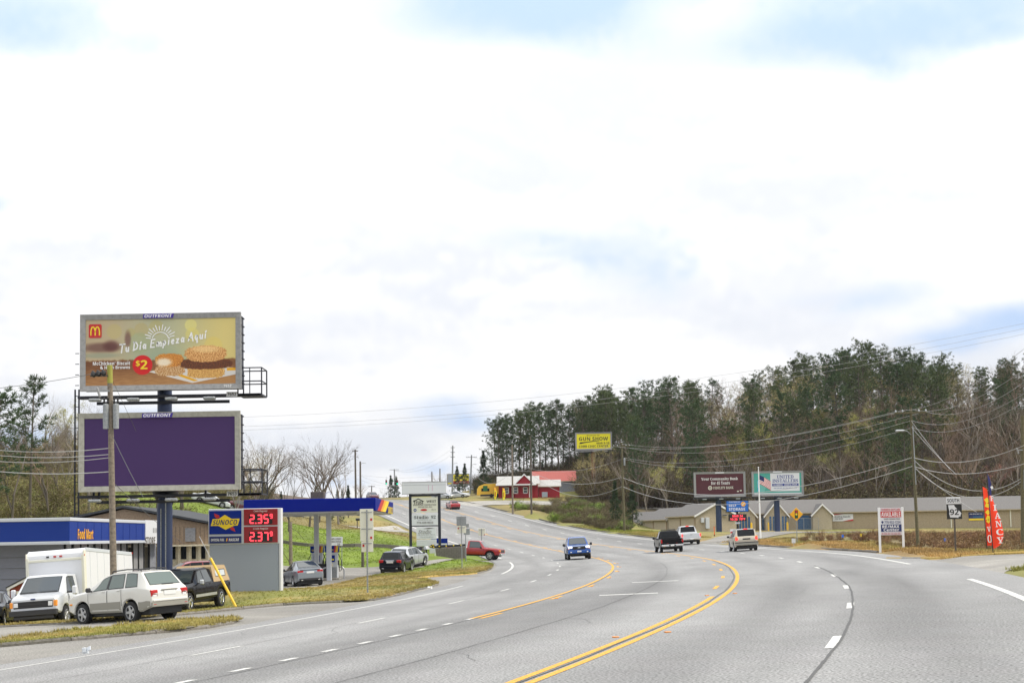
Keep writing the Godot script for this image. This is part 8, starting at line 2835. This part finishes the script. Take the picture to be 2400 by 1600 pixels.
	# pines standing clear against the sky behind the red house
	for q in [[1158, 384, 1], [1175, 392, 1], [1200, 388, 1], [1224, 374, 1], [1248, 392, 1], [1276, 386, 1], [1318, 396, 1], [1332, 380, 1], [1360, 398, 1], [1165, 372, 0.82], [1185, 380, 0.9], [1215, 376, 1.02], [1232, 384, 1.08], [1262, 370, 0.98], [1290, 380, 1.12], [1305, 372, 1.05], [1345, 392, 1.06], [1375, 384, 1.05], [1400, 390, 1.1], [1420, 380, 1.08]]:
		var x: float = (q[0] - 1200.0) / 4000.0 * q[1]
		var room := crest_height(q[0], q[1]) - gh(x, -q[1])
		plant_tree("pine" if rng.randf() < 0.8 else "thin_pine", Vector3(x, gh(x, -q[1]) - 0.2, -q[1]), room / 20.0 * rng.randf_range(0.9, 1.02), rng.randf() * TAU, "tall pine against the sky behind the red house", "pines behind the red house")
	for i in 34:
		var z := rng.randf_range(372, 410)
		var u := rng.randf_range(1125, 1440)
		var x := (u - 1200.0) / 4000.0 * z
		plant_tree("dark_bare" if i % 3 else "cedar", Vector3(x, gh(x, -z) - 0.2, -z), rng.randf_range(0.35, 0.62), rng.randf() * TAU, "low dark leafless tree beneath the pines behind the red house" if i % 3 else "low dark evergreen beneath the pines behind the red house", "low trees beneath the pines" if i % 3 else "low evergreens beneath the pines")
	var one := [["cedar", 1130, 365, 1.05, "dark pointed cedar left of the pines by the red house"], ["cedar", 1437, 256, 0.78, "dark cedar just left of the pale utility pole"], ["cedar", 1477, 262, 0.74, "dark cedar just right of the pale utility pole"],
		["bud", 1560, 308, 0.72, "bright yellow-green budding tree above the storage roofs"], ["bud", 1390, 330, 0.75, "budding tree around the rusty billboard pole"], ["bare_pale", 1510, 304, 0.7, "pale leafless tree behind the storage row"],
		["cedar", 912, 440, 0.75, "rounded dark evergreen on the crest under the signals"], ["cedar", 925, 445, 0.7, "second dark evergreen on the crest under the signals"], ["cedar", 1086, 470, 0.9, "dark evergreen on the crest beside the far billboard"], ["cedar", 1068, 480, 0.85, "dark evergreen below the far billboard"],
		["thin_pine", 68, 152, 0.66, "tall sparse pine standing at the far left"], ["pine", -12, 140, 0.6, "pine reaching in at the left edge of the picture"],
		["cedar", 812, 262, 0.55, "small green tree behind the fuel canopy"], ["dark_bare", 590, 182, 0.82, "dark leafless tree right of the tall billboard"], ["dark_bare", 608, 200, 0.75, "second leafless tree right of the tall billboard"],
		["dark_bare", 720, 214, 0.86, "large leafless tree above the left end of the canopy"], ["dark_bare", 742, 226, 0.94, "widest leafless tree above the fuel canopy"], ["dark_bare", 765, 235, 0.94, "leafless tree above the middle of the canopy"], ["bare_pale", 790, 240, 0.85, "pale leafless tree above the right of the canopy"], ["dark_bare", 672, 190, 0.6, "small leaning leafless tree left of the canopy"], ["cedar", 655, 236, 0.34, "round dark bush above the left end of the canopy"], ["cedar", 770, 250, 0.36, "round dark bush above the middle of the canopy"], ["cedar", 795, 252, 0.34, "second round dark bush above the canopy"]]
	for q in one:
		var x: float = (q[1] - 1200.0) / 4000.0 * q[2]
		plant_tree(q[0], Vector3(x, gh(x, -q[2]) - 0.15, -q[2]), q[3], rng.randf() * TAU, q[4], "")
	# leafless wood behind the store on the left
	for i in 46:
		var z := rng.randf_range(140, 300)
		var u := rng.randf_range(-60, 620)
		if z < 175 and u > 215 and u < 660:
			continue
		var x := (u - 1200.0) / 4000.0 * z
		var kind: String = ["bare", "bare_pale", "bare", "dark_bare", "bud", "bare"][i % 6]
		plant_tree(kind, Vector3(x, gh(x, -z) - 0.2, -z), rng.randf_range(0.5, 0.72), rng.randf() * TAU, {"bare": "leafless grey-brown tree behind the store on the left", "bare_pale": "pale-barked leafless tree behind the store on the left", "dark_bare": "dark leafless tree behind the store on the left", "bud": "budding tree behind the store on the left"}[kind], "trees behind the store, " + kind.replace("_", " "))
	# far tree line beyond the crest
	for i in 40:
		var z := rng.randf_range(480, 620)
		var u := rng.randf_range(560, 1140)
		var x := (u - 1200.0) / 4000.0 * z
		var kind: String = ["bare", "cedar", "dark_bare", "bare"][i % 4]
		plant_tree(kind, Vector3(x, gh(x, -z) - 0.2, -z), rng.randf_range(0.3, 0.5), rng.randf() * TAU, {"bare": "small far leafless tree beyond the crest", "cedar": "small far evergreen beyond the crest", "dark_bare": "small far dark leafless tree beyond the crest"}[kind], "far trees beyond the crest, " + kind.replace("_", " "))
	undergrowth()

func crest_height(u: float, z: float) -> float:
	# height of the treetops along the ridge, from bearing
	var t := [[1100, 1000], [1150, 985], [1240, 948], [1290, 938], [1340, 950], [1400, 926], [1450, 902], [1560, 886], [1610, 897], [1670, 896], [1760, 884], [1800, 876], [1850, 852], [1900, 836], [1950, 820], [2000, 815], [2110, 812], [2160, 828], [2220, 824], [2260, 862], [2310, 868], [2340, 850], [2380, 826], [2520, 826]]
	var v := 830.0
	for i in t.size() - 1:
		if u >= t[i][0] and u <= t[i + 1][0]:
			v = lerpf(t[i][1], t[i + 1][1], (u - t[i][0]) / float(t[i + 1][0] - t[i][0]))
	# bearing and elevation as seen from the eye, which is tilted up 4.8 and rolled 1 degree
	var a := (u - 1200.0) / 4000.0
	var b := (920.0 - v) / 4000.0
	var yc := -0.01745 * a + b
	return 2.0 + z * (yc * 0.9965 + 0.0837) / (0.9965 - yc * 0.0837)

func undergrowth() -> void:
	var dry := shrub_mesh(7, 1.0, 1.0, 46, Color(0.25, 0.16, 0.09), Color(0.26, 0.17, 0.07), 2)
	var brush := shrub_mesh(8, 1.6, 1.6, 40, Color(0.17, 0.125, 0.09), Color(0.12, 0.11, 0.04), 5)
	var green := shrub_mesh(9, 1.4, 1.4, 34, Color(0.16, 0.14, 0.07), Color(0.15, 0.22, 0.035), 22)
	# dry weeds on the low ground before the storage wall
	var a := []
	for i in 2300:
		var z := rng.randf_range(96, 178)
		var x := rng.randf_range(19, 72)
		var so := on_road(x, z)
		var u := 1200.0 + 4000.0 * x / z
		if so.y < 12.2 + 1.5 * nz.get_noise_2d(x * 9.0, z * 9.0) or u > 2440 or u < 1850:
			continue
		if nz.get_noise_2d(x * 6.0, z * 6.0 + 300.0) < -0.18 - 0.0022 * (u - 2100):
			continue
		var k := rng.randf_range(0.7, 1.25)
		a.append([Vector3(x, gh(x, -z), -z), rng.randf() * TAU, rng.randf_range(0.35, 0.8), Color(k, k * rng.randf_range(0.85, 1.05), k)])
	scatter("dry_weeds", "tangle of brown dry weeds on the low ground before the storage wall", "weeds", dry, M.leafy, a)
	# thicket between the road and the red house
	a = []
	var b := []
	for i in 1500:
		var z := rng.randf_range(205, 330)
		var u := rng.randf_range(1205, 1470)
		var x := (u - 1200.0) / 4000.0 * z
		var so := on_road(x, z)
		if so.y < 11.5 or (u < 1290 and z > 305) or (u > 1350 and z < 225) or z < 236 - (u - 1205) * 0.02:
			continue
		var k := rng.randf_range(0.7, 1.3)
		var q := [Vector3(x, gh(x, -z), -z), rng.randf() * TAU, rng.randf_range(0.4, 1.05), Color(k, k, k)]
		var gr := nz.get_noise_2d(x * 7.0, z * 3.0)
		if gr > 0.3:
			b.append(q)
		else:
			a.append(q)
	scatter("roadside_thicket", "brown thicket on the slope right of the far road", "thicket", brush, M.leafy, a)
	for q in [[1290, 268, 1.3], [1296, 266, 1.0], [1395, 262, 1.2], [1405, 264, 1.0], [1205, 300, 1.4], [1215, 298, 1.2], [1225, 296, 1.0], [1320, 290, 1.5], [1345, 292, 1.4]]:
		var x: float = (q[0] - 1200.0) / 4000.0 * q[1]
		b.append([Vector3(x, gh(x, -q[1]), -q[1]), rng.randf() * TAU, q[2], Color(1.2, 1.2, 1.0)])
	scatter("green_shrubs", "fresh green shrubs in the thicket right of the far road", "shrubs", green, M.leafy, b)
	# understorey on the hill and behind the store
	a = []
	for i in 5200:
		var z := rng.randf_range(304, 425)
		var x := rng.randf_range(14, 130)
		if (x < 40 and z < 322) or x * 4000 / z > 1260:
			continue
		var k := rng.randf_range(0.5, 1.2)
		a.append([Vector3(x, gh(x, -z), -z), rng.randf() * TAU, rng.randf_range(1.2, 3.0), Color(k, k * 0.95, k * 0.9)])
	for i in 500:
		var z := rng.randf_range(368, 410)
		var u := rng.randf_range(1110, 1440)
		var x := (u - 1200.0) / 4000.0 * z
		var k := rng.randf_range(0.5, 0.9)
		a.append([Vector3(x, gh(x, -z), -z), rng.randf() * TAU, rng.randf_range(1.0, 2.4), Color(k, k, k * 0.9)])
	for i in 900:
		var z := rng.randf_range(150, 300)
		var u := rng.randf_range(-60, 640)
		if z < 165 and u > 215: continue
		if z > 176 and z < 214 and u > 250: continue
		var x := (u - 1200.0) / 4000.0 * z
		var k := rng.randf_range(0.8, 1.6)
		a.append([Vector3(x, gh(x, -z), -z), rng.randf() * TAU, rng.randf_range(0.7, 1.7), Color(k, k * 1.05, k * 0.8)])
	scatter("undergrowth", "brown undergrowth beneath the leafless woods", "undergrowth", brush, M.leafy, a)
	# lawn blades on the raised lawns and the right verge
	var tm := grass_tuft_mesh(4)
	a = []
	var n := 0
	for lw in lawns:
		var poly: PackedVector2Array = lw[0]
		var lo: Vector2 = poly[0]
		var hi: Vector2 = poly[0]
		for p in poly:
			lo = lo.min(p)
			hi = hi.max(p)
		var want := int((hi - lo).x * (hi - lo).y * (46.0 if n == 0 else 18.0))
		for i in want:
			var p := Vector2(rng.randf_range(lo.x, hi.x), rng.randf_range(lo.y, hi.y))
			if p.x < -26 or not Geometry2D.is_point_in_polygon(p, poly):
				continue
			var c := ground_colour(p.x, p.y)
			var k := rng.randf_range(0.9, 1.4)
			a.append([Vector3(p.x, gh(p.x, -p.y) + lw[1] - 0.01, -p.y), rng.randf() * TAU, rng.randf_range(0.45, 0.95), Color(c.r * k, c.g * k, c.b * k)])
		# ragged growth leaning over the kerb
		for e in poly.size():
			var p0: Vector2 = poly[e]
			var p1: Vector2 = poly[(e + 1) % poly.size()]
			if p0.x < -26: continue
			var dn := (p1 - p0).normalized()
			for i in int(p0.distance_to(p1) * 22.0):
				var p := p0.lerp(p1, rng.randf()) + Vector2(-dn.y, dn.x) * rng.randf_range(0.06, 0.4)
				if nz.get_noise_2d(p.x * 30.0, p.y * 30.0) < -0.1: continue
				var c := ground_colour(p.x, p.y)
				var k := rng.randf_range(0.8, 1.3)
				a.append([Vector3(p.x, gh(p.x, -p.y) + lw[1] - 0.02, -p.y), rng.randf() * TAU, rng.randf_range(0.7, 1.5), Color(c.r * k, c.g * k, c.b * k)])
		n += 1
	scatter("lawn_grass", "short patchy winter grass on the lawns by the filling station", "grass", tm, M.grass_blade, a)
	a = []
	for i in 22000:
		var s := rng.randf_range(40, 240)
		var o := rng.randf_range(8.95, 14.0)
		var q := road(s, o)
		var z := -q.z
		if (z > 57 and z < 75) or (s > 154 and s < 180):
			continue
		var c := ground_colour(q.x, z)
		var k := rng.randf_range(0.8, 1.4)
		a.append([Vector3(q.x, gh(q.x, q.z) - 0.02, q.z), rng.randf() * TAU, rng.randf_range(0.8, 1.8), Color(c.r * k, c.g * k, c.b * k)])
	scatter("verge_grass", "short dry grass on the verge right of the road", "grass", tm, M.grass_blade, a)
	a = []
	for i in 26000:
		var x := rng.randf_range(-44, -8.5)
		var z := rng.randf_range(139, 258)
		var so := on_road(x, z)
		if so.y > -16.5 or (z < 143 and x > -12):
			continue
		var c := ground_colour(x, z)
		var k := rng.randf_range(0.9, 1.3)
		a.append([Vector3(x, gh(x, -z) - 0.02, -z), rng.randf() * TAU, rng.randf_range(0.7, 1.5), Color(c.r * k, c.g * k, c.b * k)])
	scatter("bank_grass", "longer green grass on the bank behind the filling station", "grass", tm, M.grass_blade, a)

# ---------------------------------------------------------------- small things
func small_things() -> void:
	# hut with the closed-deals board
	mat("barn_red", lin(0.2, 0.035, 0.015), 0.85)
	var f := Vector3(-24.21, -1.25, -84.00)
	var t := thing("sign_hut", "small red-brown gabled sign hut with white trim behind the box truck", "hut", f)
	var W := 1.5
	var mb := MB.new()
	mb.prism(PackedVector2Array([Vector2(-0.58, -0.2), Vector2(0.9, -0.2), Vector2(0.9, 1.45), Vector2(0.75, 1.72), Vector2(-0.58, 1.06)]), -0.9, 0.0)
	obj("wall", mb, M.barn_red, t, 0)
	bx("corner_board", Vector3(-0.6, 0.45, 0.02), Vector3(0.1, 1.35, 0.08), M.white_paint, t)
	mb = MB.new()
	mb.prism(PackedVector2Array([Vector2(-0.68, 1.02), Vector2(0.75, 1.74), Vector2(0.75, 1.86), Vector2(-0.68, 1.14)]), -1.0, 0.1)
	obj("roof", mb, M.white_paint, t, 0)
	mb = MB.new()
	mb.prism(PackedVector2Array([Vector2(-0.72, 1.13), Vector2(0.76, 1.87), Vector2(0.76, 1.93), Vector2(-0.72, 1.19)]), -1.05, 0.13)
	obj("roof_cover", mb, M.dark_roof, t, 0)
	var bd := bx("board", Vector3(0.24, 0.62, 0.03), Vector3(0.9, 0.72, 0.05), M.cream_sign, t)
	text("CLOSE", Vector3(0.24, 0.78, 0.058), 0.22, 0.82, M.red_sign, bd, "Droid Serif")
	text("DEALS", Vector3(0.24, 0.46, 0.058), 0.22, 0.82, M.red_sign, bd, "Droid Serif")
	# yellow guy-wire guard in the lawn
	var a := Vector3(-10.73, -0.65, -66.50)
	t = thing("guy_guard", "leaning yellow guy-wire guard on the lawn in front of the price slab", "guy guard", a)
	mb = MB.new()
	mb.tube([Vector3(0, -0.1, 0), Vector3(-1.14, 2.0, -0.3)], [0.05], 8)
	obj("sleeve", mb, M.bollard_yellow, t)
	mb = MB.new()
	mb.bar(Vector3(-1.13, 1.98, -0.3), Vector3(-1.6, 2.85, -0.42), 0.012)
	obj("cable", mb, M.steel, t)
	# weathered barrier with reflector rail
	f = Vector3(-5.59, 0.04, -150.00) + Vector3(0, 0.2, 0)
	t = thing("concrete_barrier", "weathered concrete barrier with black top rail and yellow reflectors", "barrier", f)
	mb = MB.new()
	mb.prism(PackedVector2Array([Vector2(-1.22, -0.25), Vector2(1.3, -0.25), Vector2(1.28, 0.94), Vector2(-1.36, 0.8)]), -0.5, 0.3)
	obj("block", mb, M.old_concrete, t, 0)
	for k in 12:
		bx("form_ridge", Vector3(-1.2 + 0.21 * k, 0.3, 0.31), Vector3(0.03, 1.0, 0.02), M.dark_concrete, t)
	bx("top_rail", Vector3(-0.15, 0.98, 0.1), Vector3(2.95, 0.2, 0.3), M.black, t, 0.02, Basis(Vector3(0, 0, 1), 0.05))
	for q in [[-1.5, 0.92], [-1.72, 0.98], [-1.55, 1.1], [-1.0, 0.98], [-0.4, 1.0], [0.25, 1.03], [0.9, 1.06]]:
		bx("reflector", Vector3(q[0], q[1], 0.27), Vector3(0.1, 0.1, 0.03), M.logo_yellow, t, 0.02)
	bx("end_plate", Vector3(-1.6, 1.0, 0.15), Vector3(0.32, 0.3, 0.2), M.black, t, 0.03)
	# low wall across the bank behind the lot
	t = thing("bank_wall", "low dark retaining wall running across the green bank", "wall")
	var pts := PackedVector2Array([Vector2(-9.5, 181), Vector2(-12.5, 179.5), Vector2(-15.5, 178.2), Vector2(-20.9, 177.2), Vector2(-26, 177)])
	kerb_along(pts, [M.dark_concrete, M.old_concrete], t, "wall_stone", 0.3, 0.35, 1.6)
	# small white board on the bank
	t = thing("yard_sign", "white lettered board on the green bank behind the pumps", "sign", Vector3(-14.59, -0.12, -140.00))
	bx("board", Vector3(0, 1.95, 0), Vector3(1.05, 0.72, 0.04), M.white_sign, t, 0.005)
	text("WILLIAMS", Vector3(0, 2.14, 0.025), 0.16, 0.8, M.dark_pole, t)
	text("MACHINE", Vector3(0, 1.92, 0.025), 0.16, 0.8, M.dark_pole, t)
	text("25", Vector3(0.2, 1.7, 0.025), 0.16, 0.24, M.dark_pole, t)
	for sx in [-1, 1]:
		bx("stake", Vector3(sx * 0.45, 0.8, -0.03), Vector3(0.06, 2.2, 0.04), M.galvanised, t)
	t = thing("mailbox", "dark mailbox on a post beside the upper drive behind the canopy", "mailbox", Vector3(-21.86, 3.48, -238.00))
	bx("post", Vector3(0, 0.5, 0), Vector3(0.12, 1.2, 0.12), M.dark_pole, t)
	mb = MB.new()
	mb.lathe([Vector2(0.0, -0.3), Vector2(0.17, -0.3), Vector2(0.17, 0.3), Vector2(0, 0.3)], 12, Transform3D(Basis(Vector3(0, 0, 1), PI / 2), Vector3(0.1, 1.2, 0)))
	obj("box", mb, M.black_metal, t)
	# litter by the gutter
	var k := 0
	for q in [[Vector3(-9.67, -0.52, -38.69), "crumpled white litter on the edge line at the left"], [Vector3(-4.20, -0.57, -84.00), "white litter by the kerb of the station lawn"]]:
		mb = MB.new()
		for i in 5:
			mb.box(Vector3(rng.randf_range(-0.12, 0.12), 0.05 + 0.03 * (i % 3), rng.randf_range(-0.08, 0.08)), Vector3(0.11, 0.03, 0.09), 0.01, Basis(Vector3(rng.randf(), 1, rng.randf()).normalized(), rng.randf() * 3.0))
		var o := obj("litter", mb, M.pale_grey if k == 0 else M.white_paint, null, 20)
		o.position = q[0] + Vector3(0, 0.06, 0)
		tag(o, q[1], "litter")
		k += 1

func _ready() -> void:
	rng.seed = 2024
	nz.seed = 11
	nz.frequency = 0.02
	nz.fractal_octaves = 4
	camera_and_light()
	materials()
	alignment()
	terrain()
	roadway()
	lots_and_islands()
	storage_units_pre()
	left_billboard()
	store()
	price_monolith()
	canopy()
	right_billboards()
	road_signs()
	storage_units()
	red_house()
	tenant_sign()
	flags()
	poles_and_wires()
	vehicles()
	small_things()
	vegetation()

func storage_units_pre() -> void:
	mat("sign_yellow", lin(0.82, 0.72, 0.01), 0.5)
	mat("sign_green", lin(0.01, 0.12, 0.03), 0.5)
